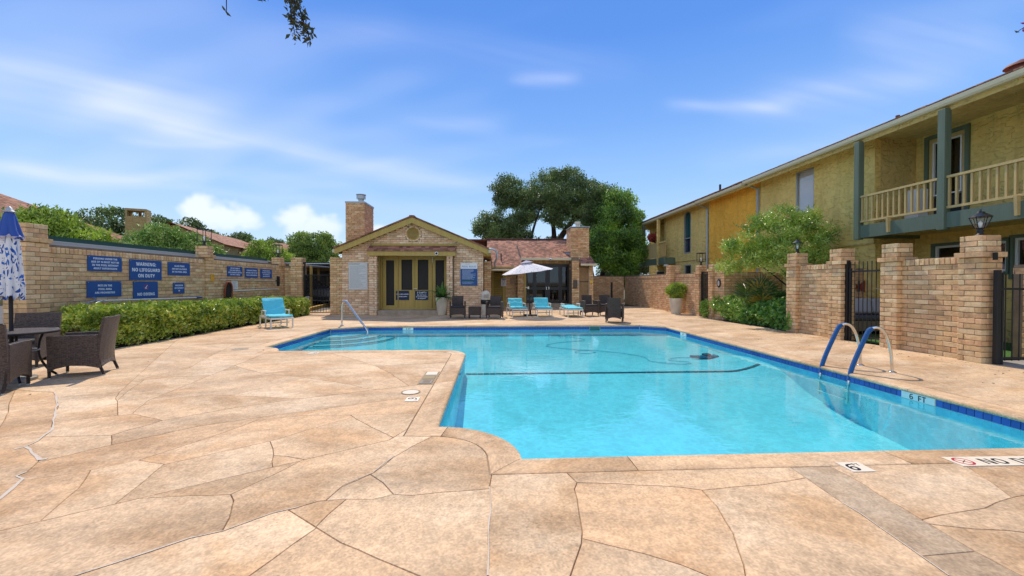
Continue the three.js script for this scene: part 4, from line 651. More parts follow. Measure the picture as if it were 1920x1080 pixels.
// ------------------------------------------------------------------ two storey stucco apartments on the right
const apt = thing('apartment_building', 'long two storey stucco building in olive and orange with balconies and gutter', 'apartment building', [0, 0, 0]);
{
  const XW = 10.1, XR = 11.25, XE = 9.62, YE = 5.08, back = 18;
  const sheetX = (x, z0, z1, y0, y1, holes = []) => { // wall facing the pool, with openings
    const f = ([z, y]) => new THREE.Vector2(z, y), s = new THREE.Shape([[z0, y0], [z1, y0], [z1, y1], [z0, y1]].map(f)); for (const h of holes) s.holes.push(new THREE.Path(h.map(f)));
    return boxUV(swapXZ(new THREE.ExtrudeGeometry(s, { depth: 0.16, bevelEnabled: false, curveSegments: 12 })).translate(x, 0, 0));
  };
  const rect = (z0, z1, y0, y1) => [[z0, y0], [z0, y1], [z1, y1], [z1, y0]], W1 = rect(-13.5, -12.72, 3.1, 4.96), archPts = (z0, z1, y0, y1) => { const c = (z0 + z1) / 2, r = (z1 - z0) / 2; return [[z0, y0], ...Array.from({ length: 11 }, (_, i) => { const a = Math.PI - (i / 10) * Math.PI; return [c + r * Math.cos(a), y1 - r * 0.55 + r * 0.55 * Math.sin(a)]; }), [z1, y0]]; };
  const A1 = archPts(-21.6, -20.9, 2.86, 4.97), S1 = rect(-21.62, -20.9, 1.7, 2.24);
  part('wall', sheetX(XW, -15.35, -10.62, 2.36, 5.3, [W1]), M.olive, apt); part('lower_wall', sheetX(XW + 0.03, -15.35, -10.62, -0.1, 2.35), M.olive, apt);
  part('wall', sheetX(XW - 0.02, -19.0, -15.36, -0.1, 5.3), M.orange, apt, 'orange painted stucco stretch of the wall');
  part('wall', sheetX(XW, -24.0, -19.01, 2.45, 5.3, [A1]), M.olive, apt); part('lower_wall', sheetX(XW + 0.03, -24.0, -19.01, -0.1, 2.44, [S1]), M.olive, apt);
  // recesses behind the balconies
  const door1 = rect(-10.28, -9.44, 2.86, 4.98), win1 = rect(-10.12, -8.62, 1.55, 2.22), win2 = rect(-8.5, -6.9, 1.45, 2.26), glassDoor = rect(-8.2, -6.6, 2.86, 4.95);
  part('recess_wall', [sheetX(XR, -10.78, -2.5, 2.62, 5.35, [door1, glassDoor]), sheetX(XR, -10.78, -2.5, -0.1, 2.6, [win1, win2])], M.olive, apt);
  part('recess_side', box2(XW + 0.17, XR, -0.1, 5.3, -10.78, -10.63), M.soffit, apt); part('recess_side', box2(XW, XR + 0.1, -0.1, 5.3, -24.2, -24.02), M.soffit, apt);
  part('recess_wall', sheetX(XR, -29.4, -24.2, -0.1, 5.3, [rect(-26.7, -26.0, 2.8, 4.7), rect(-24.9, -24.35, 2.7, 4.7)]), M.olive, apt);
  part('end_wall', [box2(XR, back, -0.1, 5.3, -29.6, -29.42), box2(back, back + 0.2, -0.1, 5.3, -29.6, -2), box2(XR + 0.2, XR + 0.5, -0.1, 5, -29, -2.5)], M.soffit, apt);
  // belt line
  part('belt_trim', [box2(XW - 0.012, XW + 0.02, 2.335, 2.375, -15.34, -10.62), box2(XW - 0.012, XW + 0.02, 2.42, 2.455, -23.98, -19.02)], M.soffit, apt);
  // eaves, gutter, roof
  part('soffit', [box2(XE - 0.02, XR + 0.1, 5.12, 5.16, -29.6, -2.5)], M.soffit, apt); part('fascia', [box2(XE - 0.02, XE + 0.02, 4.93, 5.16, -29.7, -2.5)], M.soffit, apt);
  part('gutter', boxUV(extrude([[0, 0], [0.09, 0], [0.115, 0.04], [0.12, 0.12], [0.0, 0.12]], 13).translate(0, 0, 0).rotateY(Math.PI).translate(XE - 0.02, 5.03, -2.5)), M.gutter, apt); part('gutter', boxUV(extrude([[0, 0], [0.09, 0], [0.115, 0.04], [0.12, 0.12], [0.0, 0.12]], 3.7).rotateY(Math.PI).translate(XE - 0.02, 4.99, -15.56)), M.gutter, apt); part('gutter', boxUV(extrude([[0, 0], [0.09, 0], [0.115, 0.04], [0.12, 0.12], [0.0, 0.12]], 10.4).rotateY(Math.PI).translate(XE - 0.02, 4.97, -19.3)), M.gutter, apt);
  part('roof', quads([[[XE - 0.08, 5.17, -2.5], [XE - 0.08, 5.17, -29.9], [14.6, 7.0, -29.9], [14.6, 7.0, -2.5]].reverse(), [[XE - 0.08, 5.12, -2.5], [XE - 0.08, 5.17, -2.5], [XE - 0.08, 5.17, -29.9], [XE - 0.08, 5.12, -29.9]], [[14.6, 7.0, -2.5], [14.6, 7.0, -29.9], [19.5, 5, -29.9], [19.5, 5, -2.5]]]), M.shingle, apt);
  { const edge = []; for (let k = 0; k < 90; k++) { const z = -2.6 - k * 0.3; edge.push(bx(0.1, rr(0.012, 0.03), 0.29, XE - 0.07, 5.185, z)); } part('roof_edge', edge, M.shingle, apt).userData.kind = 'stuff'; }
  // windows
  const frameX = (x, z0, z1, y0, y1, w, d = 0.05) => [box2(x - d / 2, x + d / 2, y0, y1, z0, z0 + w), box2(x - d / 2, x + d / 2, y0, y1, z1 - w, z1), box2(x - d / 2, x + d / 2, y0, y0 + w, z0 + w, z1 - w), box2(x - d / 2, x + d / 2, y1 - w, y1, z0 + w, z1 - w)];
  const blind = std(lin(0.50, 0.49, 0.48), 0.75), dark = std(lin(0.02, 0.022, 0.026), 0.8);
  let w = part('window', frameX(XW + 0.03, -13.5, -12.72, 3.1, 4.96, 0.035), M.metalGrey, apt, 'tall upper window with a pale blind'); part('pane', box2(XW + 0.05, XW + 0.056, 3.15, 4.92, -13.46, -12.76), M.glass, w); part('blind', box2(XW + 0.09, XW + 0.1, 3.12, 4.94, -13.48, -12.74), blind, w); part('sash', box2(XW + 0.02, XW + 0.05, 3.42, 3.45, -13.46, -12.76), M.metalGrey, w);
  w = part('window', [box2(XW - 0.02, XW + 0.05, 3.58, 3.63, -21.6, -20.9), ...(() => { const P = A1, o = []; for (let i = 0; i < P.length; i++) { const a = P[i], b = P[(i + 1) % P.length]; o.push(beam([XW + 0.01, a[1], a[0]], [XW + 0.01, b[1], b[0]], 0.05, 0.06)); } return o; })()], M.metalGrey, apt, 'arched window with teal glass'); part('pane', boxUV(swapXZ(extrude(archPts(-21.6, -20.9, 3.62, 4.96), 0.02)).translate(XW + 0.06, 0, 0)), std(lin(0.006, 0.07, 0.075), 0.25), w); part('pane', box2(XW + 0.06, XW + 0.08, 2.88, 3.6, -21.58, -20.92), std(lin(0.012, 0.02, 0.045), 0.2), w);
  w = part('window', frameX(XW + 0.05, -21.62, -20.9, 1.7, 2.24, 0.05), M.metalGrey, apt); part('pane', box2(XW + 0.08, XW + 0.1, 1.72, 2.22, -21.6, -20.92), std(lin(0.012, 0.016, 0.02), 0.12), w);
  for (const [z0, z1, y0, y1] of [[-10.12, -8.62, 1.55, 2.22], [-8.5, -6.9, 1.45, 2.26]]) { w = part('window', [...frameX(XR - 0.02, z0 - 0.07, z1 + 0.07, y0 - 0.07, y1 + 0.07, 0.07)], M.teal, apt); part('sash', [...frameX(XR + 0.03, z0, z1, y0, y1, 0.05), box2(XR, XR + 0.04, y0, y1, (z0 + z1) / 2 - 0.03, (z0 + z1) / 2 + 0.03)], M.white, w); part('pane', box2(XR + 0.05, XR + 0.06, y0, y1, z0, z1), M.tint, w); part('room', box2(XR + 0.15, XR + 0.18, y0, y1, z0, z1), dark, w); }
  w = part('door', [...frameX(XR - 0.02, -10.38, -9.36, 2.8, 5.06, 0.09, 0.06)], M.teal, apt, 'balcony door with teal frame'); part('door_leaf', [...frameX(XR + 0.03, -10.28, -9.44, 2.82, 4.97, 0.1)], M.tanWood, w); part('storm_frame', [...frameX(XR + 0.0, -10.19, -9.53, 3.5, 4.86, 0.03)], M.white, w); part('pane', box2(XR + 0.03, XR + 0.035, 3.5, 4.86, -10.17, -9.55), M.tint, w); part('curtain', box2(XR + 0.1, XR + 0.11, 3.4, 4.9, -9.78, -9.55), blind, w); part('panel', box2(XR + 0.02, XR + 0.05, 2.9, 3.46, -10.18, -9.54), dark, w); part('room', box2(XR + 0.14, XR + 0.16, 2.9, 4.95, -10.25, -9.46), dark, w);
  w = part('sliding_door', [...frameX(XR + 0.0, -8.2, -6.6, 2.82, 4.95, 0.06), box2(XR - 0.02, XR + 0.02, 2.82, 4.95, -7.43, -7.37)], M.white, apt); part('pane', box2(XR + 0.03, XR + 0.036, 2.86, 4.9, -8.16, -6.64), M.tint, w); part('room', box2(XR + 0.14, XR + 0.16, 2.86, 4.95, -8.2, -6.6), dark, w);
  for (const [z0, z1, y0, y1] of [[-26.7, -26.0, 2.8, 4.7], [-24.9, -24.35, 2.7, 4.7]]) { w = part('window', frameX(XR + 0.01, z0, z1, y0, y1, 0.05), M.metalGrey, apt); part('pane', box2(XR + 0.05, XR + 0.06, y0, y1, z0, z1), std(lin(0.012, 0.016, 0.018), 0.1), w); }
  w = part('patio_window', frameX(XR, -28.2, -25.4, 1.3, 2.1, 0.07), M.cream, apt); part('pane', box2(XR - 0.01, XR + 0.0, 1.35, 2.05, -28.1, -25.5), dark, w);
  // downspouts
  part('downspout', [tube([[XE - 0.08, 4.98, -19.15], [XW - 0.1, 4.8, -19.15], [XW - 0.06, 4.6, -19.15]], 0.045, 12), cyl(0.045, 0.045, 4.4, XW - 0.06, 0.2, -19.15, 10)], M.metalGrey, apt);
  part('downspout', [box2(XW - 0.1, XW - 0.02, 0.2, 4.9, -15.44, -15.35), tube([[XE - 0.06, 5.0, -15.4], [XW - 0.1, 4.86, -15.4], [XW - 0.06, 4.7, -15.4]], 0.04, 10)], M.metalGrey, apt);
  part('roof_vent', [cyl(0.05, 0.05, 0.3, 11.0, 5.55, -10.9, 10)], std(lin(0.16, 0.07, 0.05), 0.7), apt); part('roof_vent', [cyl(0.05, 0.05, 0.42, 10.9, 5.6, -19.6, 10)], M.iron, apt); part('roof_vent', [cyl(0.17, 0.17, 0.1, 10.5, 5.5, -7.86, 14), cyl(0.26, 0.22, 0.05, 10.5, 5.6, -7.86, 14), cyl(0.18, 0.05, 0.08, 10.5, 5.65, -7.86, 14)], std(lin(0.20, 0.08, 0.06), 0.7), apt);
  // balconies
  const XB = 9.55;
  const deckB = part('balcony', [box2(XB, XR, 2.63, 2.66, -10.55, -2.5), box2(XB - 0.02, XB + 0.06, 2.46, 2.78, -10.55, -2.5), box2(XB + 0.07, XR, 2.47, 2.62, -10.6, -10.5)], M.teal, apt, 'near balcony with teal beam and posts'); part('underside', box2(XB + 0.08, XR, 2.55, 2.6, -10.5, -2.5), M.soffit, deckB);
  for (const z of [-10.5, -8.44, -5.3]) part('post', rb2(XB - 0.07, XB + 0.08, 2.42, 4.97, z - 0.075, z + 0.075, 0.008), M.teal, deckB);
  for (const [z0, z1] of [[-10.42, -8.52], [-8.36, -5.38], [-5.22, -2.5]]) { part('handrail', [box2(XB - 0.03, XB + 0.05, 3.5, 3.55, z0, z1), box2(XB - 0.02, XB + 0.04, 2.86, 2.91, z0, z1)], M.tanWood, deckB); const n = Math.round((z1 - z0) / 0.145); for (let i = 0; i <= n; i++) { const z = mix(z0 + 0.03, z1 - 0.03, i / n); part('baluster', box2(XB - 0.01, XB + 0.03, 2.912, 3.498, z - 0.018, z + 0.018), M.tanWood, deckB); } }
  for (const z of [-9.62, -7.15, -4.2]) part('bracket', [beam([XB - 0.05, 2.88, z], [XB - 0.03, 2.52, z + 0.0], 0.05, 0.09)], M.tanWood, deckB);
  part('utility_box', [rb2(XR - 0.35, XR - 0.05, 2.95, 3.72, -10.6, -10.25, 0.02)], M.white, apt);
  const b2 = part('balcony', [box2(XB, XR, 2.55, 2.62, -28.3, -24.05), box2(XB - 0.02, XB + 0.06, 2.34, 2.72, -28.3, -22.7), box2(XB + 0.07, XW, 2.34, 2.7, -22.9, -22.7)], M.teal, apt, 'far balcony with boarded railing'); 
  for (const [z, m] of [[-28.2, M.teal], [-26.1, M.teal], [-23.75, M.soffit]]) part('post', box2(XB - 0.06, XB + 0.08, 2.3, 4.95, z - 0.08, z + 0.08), m, b2);
  for (let k = 0; k < 30; k++) { const z = -28.1 + k * 0.144; part('railing_board', box2(XB - 0.01, XB + 0.012, 2.76, 3.56, z, z + 0.138), M.tanWood, b2); }
  part('handrail', [box2(XB - 0.03, XB + 0.06, 3.56, 3.62, -28.2, -22.7)], M.tanWood, b2); for (let k = 0; k < 5; k++) part('baluster', box2(XB, XB + 0.04, 2.76, 3.56, -23.5 + k * 0.17, -23.46 + k * 0.17), M.tanWood, b2);
  part('light', rb2(XB - 0.1, XB + 0.1, 2.2, 2.3, -22.75, -22.55, 0.02), M.white, b2);
}
// ------------------------------------------------------------------ behind the left wall
const carport = thing('carport', 'carport with green edged flat roof along the back of the left wall', 'carport', [0, 0, 0]);
{
  part('roof', box2(-14.5, -9.17, 2.15, 2.2, -26, -7.8), std(lin(0.5, 0.52, 0.51), 0.6), carport); part('fascia', box2(-9.17, -9.11, 2.165, 2.265, -17.2, -8.2), M.darkGreen, carport); part('gutter', [box2(-9.165, -9.06, 2.02, 2.162, -17.2, -8.2), box2(-9.075, -9.045, 2.14, 2.163, -17.2, -8.2)], std(lin(0.52, 0.54, 0.53), 0.55), carport);
  part('fascia', box2(-9.2, -5.6, 2.22, 2.36, -24.2, -24.1), M.cream, carport, 'far pale roof edge seen through the gate'); part('roof', box2(-14, -5.4, 2.36, 2.44, -30, -24.0), M.metalGrey, carport); part('beam', box2(-14, -5.4, 1.98, 2.2, -24.6, -24.5), std(lin(0.2, 0.14, 0.05), 0.8), carport);
  for (const [x, z] of [[-10, -24.3], [-9.0, -21.0], [-14.2, -12], [-14.2, -17]]) part('post', box2(x - 0.05, x + 0.05, 0, 2.14, z - 0.05, z + 0.05), M.oliveWood, carport);
  part('back_wall', box2(-14, -6.4, -0.05, 2.2, -29.8, -29.6), std(lin(0.09, 0.07, 0.05), 0.9), carport); for (let k = 0; k < 6; k++) part('back_panel', box2(-11.6 + k * 0.62, -11.25 + k * 0.62, 0.6, 1.75, -29.58, -29.5), k === 3 ? M.cream : std(lin(0.34, 0.27, 0.16), 0.8), carport);
}
for (const [a, b] of [[[-8.25, -18.5], [-9.15, -23.4]], [[-12.4, -25], [-9.56, -22.36]]]) solo('parking_curb', beam([a[0], 0.075, a[1]], [b[0], 0.075, b[1]], 0.16, 0.17), std(lin(0.60, 0.36, 0.03), 0.75, { map: T.grain }), a[0] > -10 ? 'yellow painted kerb just beyond the black gate' : 'second yellow kerb farther back in the car park', 'kerb');
function car(label, p, turn, col) {
  const c = thing('parked_car', label, 'car', p, turn, 'cars parked beyond the gate');
  const prof = [[-2.25, 0.35], [-2.3, 0.62], [-2.2, 0.86], [-1.1, 0.98], [-0.35, 1.42], [0.95, 1.46], [1.65, 1.05], [2.2, 0.98], [2.3, 0.6], [2.25, 0.32]];
  part('body', boxUV(extrude(prof, 1.64, 0.06).translate(0, 0, -0.82)), std(col, 0.25, { metalness: 0.2 }), c);
  part('window', [extrude([[-1.0, 1.0], [-0.38, 1.36], [0.25, 1.4], [0.25, 1.0]], 1.80).translate(0, 0, -0.90), extrude([[0.33, 1.0], [0.33, 1.4], [0.92, 1.4], [1.5, 1.03]], 1.80).translate(0, 0, -0.90)], M.doorBlack, c); part('windscreen', beam([-1.08, 1.02, 0], [-0.38, 1.43, 0], 1.5, 0.02), M.doorBlack, c);
  for (const x of [-1.45, 1.4]) for (const s of [-1, 1]) { const w = part('wheel', rotX(cyl(0.33, 0.33, 0.2, 0, -0.1, 0, 22), HP).translate(x, 0.33, s * 0.8), M.black, c); part('rim', rotX(cyl(0.2, 0.2, 0.02, 0, 0, 0, 16), HP).translate(x, 0.33, s * 0.91), M.metalGrey, w); }
  for (const s of [-1, 1]) part('headlight', rb(0.12, 0.14, 0.36, 0.03, -2.27, 0.72, s * 0.6), M.glass, c);
  part('bumper', rb(0.2, 0.18, 1.7, 0.05, -2.3, 0.45, 0), M.black, c);
}
car('dark car parked beyond the black gate, nearer the hedge', [-11.3, 0, -23.8], 0.8, lin(0.03, 0.032, 0.036)); car('silver grey car parked beyond the black gate, nearer the clubhouse', [-8.6, 0, -25.4], 1.1, lin(0.30, 0.31, 0.32));
// houses behind
function gableHouse(name, label, [x, z], turn, L, W, eave, ridge, wall, hip = 0) { // ridge along local x
  const h = thing(name, label, 'house', [x, 0, z], turn), a = L / 2, b = W / 2, o = 0.4;
  part('wall', [box2(-a, a, -0.1, eave, -b, b), ...(hip ? [] : [boxUV(extrude([[-b, eave - 0.01], [b, eave - 0.01], [0, ridge - 0.15]], L - 0.02).rotateY(HP).translate(-a + 0.01, 0, 0))])], wall, h);
  const A = a + o, Bq = b + o, R = a + (hip ? -hip : o), e = eave - 0.1, up = 0.1;
  part('roof', quads([[[-A, e, Bq], [A, e, Bq], [R, ridge, 0], [-R, ridge, 0]], [[A, e, -Bq], [-A, e, -Bq], [-R, ridge, 0], [R, ridge, 0]], ...(hip ? [[[A, e, Bq], [A, e, -Bq], [R, ridge, 0], [R, ridge, 0.01]], [[-A, e, -Bq], [-A, e, Bq], [-R, ridge, 0.01], [-R, ridge, 0]]] : []), [[-A, e - up, Bq], [A, e - up, Bq], [A, e, Bq], [-A, e, Bq]]]), M.shingleFar, h);
  return h;
}
const tanWall = stucco(lin(0.42, 0.31, 0.13));
{
  const h = gableHouse('apartment_house', 'brown shingled house roof rising behind the yellow green shrub', [-36.2, -30], -0.16, 15, 11, 4.4, 7.35, tanWall, 4.5);
  const k = gableHouse('apartment_house', 'olive stucco house with a brown roof behind the left sign wall', [-28.1, -42.9], -HP + 0.2, 14, 7.2, 4.65, 6.3, tanWall);
  part('window', box2(7.0, 7.06, 2.6, 3.5, -2, -1), M.doorBlack, k); part('downspout', box2(6.85, 6.97, 0, 4.5, 3.6, 3.7), M.cream, k); part('gutter', box2(-7.3, 7.3, 4.48, 4.6, 3.95, 4.06), M.cream, k);
  gableHouse('apartment_house', 'low end of a brown roofed house left of the lantern pillar', [-24.2, -44.0], 0.1, 8, 7, 4.3, 5.4, tanWall);
  const c = thing('roof_chimney', 'tan stucco chimney box with an open top above the shrubs', 'chimney', [-26.6, 0, -32.5], 0.4); part('stack', [box2(-0.62, -0.5, 3, 6.78, -0.5, 0.5), box2(0.5, 0.62, 3, 6.78, -0.5, 0.5), box2(-0.5, 0.5, 3, 6.2, -0.5, 0.5), box2(-0.5, 0.5, 6.62, 6.78, -0.5, 0.5), box2(-0.12, 0.06, 6.2, 6.62, -0.5, -0.4)], tanWall, c);
}
// ------------------------------------------------------------------ trees, hedges and shrubs
function leafPair(L, W, fold = 0.25, bend = 0.15) { // one leaf along +y, folded along its midrib
  const p = [[0, 0, 0], [-W / 2, L * 0.45, fold * W], [0, L, -bend * L], [0, L * 0.45, 0], [W / 2, L * 0.45, fold * W]]; const g = new THREE.BufferGeometry(); g.setAttribute('position', new THREE.Float32BufferAttribute([0, 3, 1, 3, 2, 1, 0, 4, 3, 3, 4, 2].flatMap((i) => p[i]), 3)); g.setAttribute('uv', new THREE.Float32BufferAttribute(new Float32Array(24), 2)); g.computeVertexNormals(); return g;
}
function sprig(n, R, L, W, seed, { up = 0.25, flat = 0.7 } = {}) { // a tuft of leaves within radius R
  const r = rngOf(seed), out = [];
  for (let i = 0; i < n; i++) { const g = leafPair(L * mix(0.75, 1.2, r()), W * mix(0.8, 1.2, r())), d = V(r() - 0.5, r() - 0.5 + up, r() - 0.5).normalize(), q = new THREE.Quaternion().setFromUnitVectors(V(0, 1, 0), d), tw = new THREE.Quaternion().setFromAxisAngle(V(0, 1, 0), r() * 6.28); g.applyQuaternion(tw).applyQuaternion(q); const a = r() * 6.28, b = Math.acos(2 * r() - 1), s = R * Math.cbrt(r()); g.translate(s * Math.sin(b) * Math.cos(a), s * Math.cos(b) * flat, s * Math.sin(b) * Math.sin(a)); out.push(g); }
  return mergeGeometries(out);
}
function foliage(name, parent, geo, mat, pts, cols, { smin = 0.8, smax = 1.25, tilt = 0.6, clump = 1.2, seed = 5, label } = {}) {
  const K = 2.4, r = rngOf(seed), m = new THREE.InstancedMesh(geo, mat, pts.length), o = new THREE.Object3D(), c = new THREE.Color();
  pts.forEach((p, i) => {
    o.position.set(p[0], p[1], p[2]); o.rotation.set((r() - 0.5) * 2 * tilt, r() * 6.283, (r() - 0.5) * 2 * tilt); o.scale.setScalar(mix(smin, smax, r())); o.updateMatrix(); m.setMatrixAt(i, o.matrix);
    const t = clamp(0.5 + 0.55 * pnoise(p[0] * clump, p[1] * clump, p[2] * clump) + (r() - 0.5) * 0.55), k = t * (cols.length - 1), a = Math.floor(Math.min(k, cols.length - 1.001)), f = k - a; c.setRGB(Math.min(0.75, K * mix(cols[a][0], cols[a + 1][0], f)), Math.min(0.75, K * mix(cols[a][1], cols[a + 1][1], f)), Math.min(0.75, K * mix(cols[a][2], cols[a + 1][2], f))); m.setColorAt(i, c);
  });
  m.name = name; if (label) m.userData.label = label; m.userData.kind = 'stuff'; shade(m); parent.add(m); return m;
}
function inBlobs(blobs, n, seed, { hollow = 0.45, freq = 0.9, gap = -0.12, flat = 0.0 } = {}) { // points near the skins of a heap of balls
  const r = rngOf(seed), out = [], w = blobs.map((b) => b[3] ** 2.2), W = w.reduce((a, b) => a + b, 0); let guard = 0;
  while (out.length < n && guard++ < n * 12) {
    let k = 0, t = r() * W; while (t > w[k] && k < blobs.length - 1) { t -= w[k]; k++; }
    const [cx, cy, cz, R, sy = 0.8] = blobs[k], a = r() * 6.283, b = Math.acos(2 * r() - 1), s = R * (hollow + (1 - hollow) * Math.sqrt(r())) * (1 + 0.22 * pnoise(cx + Math.cos(a) * 2.1, cy + Math.cos(b) * 2.1, cz + Math.sin(a) * 2.1));
    const p = [cx + s * Math.sin(b) * Math.cos(a), cy + s * Math.cos(b) * sy, cz + s * Math.sin(b) * Math.sin(a)];
    if (pnoise(p[0] * freq, p[1] * freq * 1.3, p[2] * freq) < gap) continue; if (p[1] < flat) continue; out.push(p);
  }
  return out;
}
const OAK = [[0.03, 0.048, 0.014], [0.055, 0.085, 0.024], [0.09, 0.13, 0.034], [0.13, 0.18, 0.05]], BRIGHT = [[0.03, 0.06, 0.012], [0.06, 0.12, 0.018], [0.13, 0.22, 0.026], [0.27, 0.37, 0.045]], LIME = [[0.05, 0.085, 0.010], [0.11, 0.16, 0.016], [0.19, 0.25, 0.025], [0.28, 0.34, 0.05]], OLIVEG = [[0.028, 0.045, 0.018], [0.05, 0.075, 0.03], [0.08, 0.115, 0.045], [0.11, 0.15, 0.06]], HEDGE = [[0.06, 0.10, 0.014], [0.13, 0.18, 0.022], [0.24, 0.28, 0.04], [0.42, 0.43, 0.13]];
function tree(label, base, limbs, blobs, { n, cols, geo, mat = M.leaf, opts = {}, fo = {}, group, name = 'tree' }) {
  const t = thing(name, label, 'tree', base, 0, group); const loc = (p) => [p[0] - base[0], p[1] - base[1], p[2] - base[2]];
  part('trunk', limbs.map(([pts, r0, r1]) => taper(pts.map(loc), r0, r1, 12, 8)), M.bark, t);
  foliage('crown', t, geo, mat, inBlobs(blobs.map((b) => [...loc(b), b[3], b[4]]), n, opts.seed ?? 3, opts), cols, fo); return t;
}
const gOak = sprig(16, 0.30, 0.15, 0.075, 11), gBig = sprig(16, 0.42, 0.24, 0.12, 12), gBush = sprig(14, 0.16, 0.12, 0.035, 13, { up: 0.6 }), gHedge = sprig(7, 0.075, 0.075, 0.044, 14), gRound = sprig(8, 0.09, 0.085, 0.07, 15), gWillow = sprig(9, 0.13, 0.11, 0.03, 16);
// the big live oak behind the clubhouse wing
const nearer = (k, limbs, blobs) => [limbs.map(([p, a, b]) => [p.map(([x, y, z], i) => [x * k, i === 0 && y < 0 ? -0.1 : 1.3 + (y - 1.3) * k, z * k]), a * k, b * k]), blobs.map(([x, y, z, r, s]) => [x * k, 1.3 + (y - 1.3) * k, z * k, r * k, s])];
const bigOak = nearer(0.91, [
  [[[3.6, -0.1, -31], [3.4, 2, -31], [2.2, 4.2, -31], [1.0, 5.6, -31.2], [-0.2, 6.2, -31]], 0.45, 0.10], [[[3.5, 1.2, -31], [4.4, 3.4, -30.6], [5.2, 5.0, -30.6], [6.3, 6.2, -30.5], [8.2, 6.9, -30.6]], 0.36, 0.08], [[[4.5, 3.6, -30.6], [4.5, 5.4, -31], [4.2, 7.4, -31.4], [4.6, 9, -31.3]], 0.22, 0.05], [[[1.4, 5.2, -31], [1.8, 6.8, -31.4], [1.6, 8.2, -31.5]], 0.15, 0.04], [[[2.6, 3.6, -31], [2.9, 5.2, -30], [3.4, 6.8, -29.4]], 0.14, 0.04], [[[5.6, 5.5, -30.6], [6.6, 7.4, -31], [6.8, 8.6, -31.2]], 0.13, 0.04], [[[0.6, 5.8, -31.1], [-0.4, 5.2, -30.6], [-1.0, 4.9, -30.4]], 0.09, 0.03],
], [[-0.1, 5.5, -30.8, 1.35, 0.8], [-0.7, 5.0, -30.6, 0.85, 0.7], [1.2, 5.4, -30.4, 1.3, 0.7], [1.1, 8.2, -31.3, 1.35, 0.85], [0.6, 7.2, -31.2, 0.9], [2.2, 7.4, -31.2, 1.1], [2.4, 6.0, -30.6, 1.2, 0.7], [4.2, 8.6, -31.3, 1.55, 0.8], [5.6, 8.9, -31.3, 1.35, 0.8], [3.4, 7.4, -30.2, 1.4, 0.75], [5.0, 7.3, -30.2, 1.6, 0.75], [6.8, 7.6, -31, 1.7, 0.85], [6.4, 6.2, -30.2, 1.3, 0.7], [8.2, 7.4, -31.2, 1.45, 0.9], [8.0, 6.0, -31, 1.3], [4.0, 6.2, -29.8, 0.9, 0.6], [7.2, 5.0, -30, 1.0, 0.7], [0.2, 4.6, -30.2, 0.9, 0.5], [2.0, 4.7, -30, 0.8, 0.5], [9.0, 8.2, -31.4, 0.7], [5.0, 5.6, -29.8, 0.8, 0.5]]);
tree('big dark live oak with spreading limbs behind the clubhouse wing', [3.28, 0, -28.2], ...bigOak, { n: 6200, cols: OAK, geo: gOak, opts: { seed: 21, gap: -0.22, freq: 0.9, hollow: 0.25 }, fo: { clump: 1.0, seed: 31, smin: 0.68, smax: 1.08 } });
tree('brighter green tree right of the wing chimney, in front of the oak', [6.5, 0, -26.6], [[[[6.6, -0.1, -26.6], [6.9, 1.4, -26.6], [7.5, 3, -26.8], [8.0, 5, -27]], 0.22, 0.05], [[[6.5, -0.1, -26.5], [6.4, 1.2, -26.2], [6.2, 2.6, -26.2], [6.6, 4.2, -26.3]], 0.17, 0.04], [[[7.2, 2.4, -26.7], [8.4, 3.4, -26.4], [9, 4.2, -26.4]], 0.1, 0.03]],
  [[8.2, 6.4, -27, 1.15, 0.9], [8.8, 5.4, -26.8, 0.95], [7.4, 5.2, -26.6, 1.2], [8.3, 4.2, -26.4, 1.25], [7.0, 4.0, -26.2, 1.0], [9.0, 3.2, -26.2, 1.0], [7.4, 2.9, -26.2, 1.1], [6.3, 3.4, -26.2, 0.75], [8.3, 2.2, -26.2, 0.9]], { n: 3000, cols: BRIGHT, geo: gOak, opts: { seed: 22, gap: -0.25, freq: 1.0, hollow: 0.25 }, fo: { clump: 1.1, seed: 32, smin: 0.7 } });
tree('olive green tree filling the gap behind the far balcony', [11.2, 0, -34], [[[[11.2, -0.1, -34], [11, 3, -34], [11, 5, -34]], 0.25, 0.05], [[[11, 3, -34], [12, 4.8, -34], [12.4, 6.2, -34]], 0.08, 0.02]], [[10.6, 3.6, -33.6, 1.7], [11.8, 3.0, -33.5, 1.6], [10, 2.2, -33.2, 1.4], [9.0, 1.6, -31, 1.3], [12.2, 5.4, -34, 0.55]], { n: 1700, cols: OLIVEG, geo: gOak, opts: { seed: 23, gap: -0.1, freq: 1.2 }, fo: { clump: 1.3, seed: 33 } });
tree('dark tree low behind the wing roof and left oak limb', [2.4, 0, -38], [[[[2.4, -0.1, -38], [2.4, 3, -38], [2.6, 4.4, -38]], 0.25, 0.06]], [[0.6, 3.9, -38, 1.2], [2.3, 4.1, -38, 1.3], [4.0, 4.2, -38, 1.3], [5.6, 4.4, -38, 1.3]], { n: 1200, cols: OLIVEG, geo: gBig, opts: { seed: 24, gap: -0.05 }, fo: { seed: 34 } });
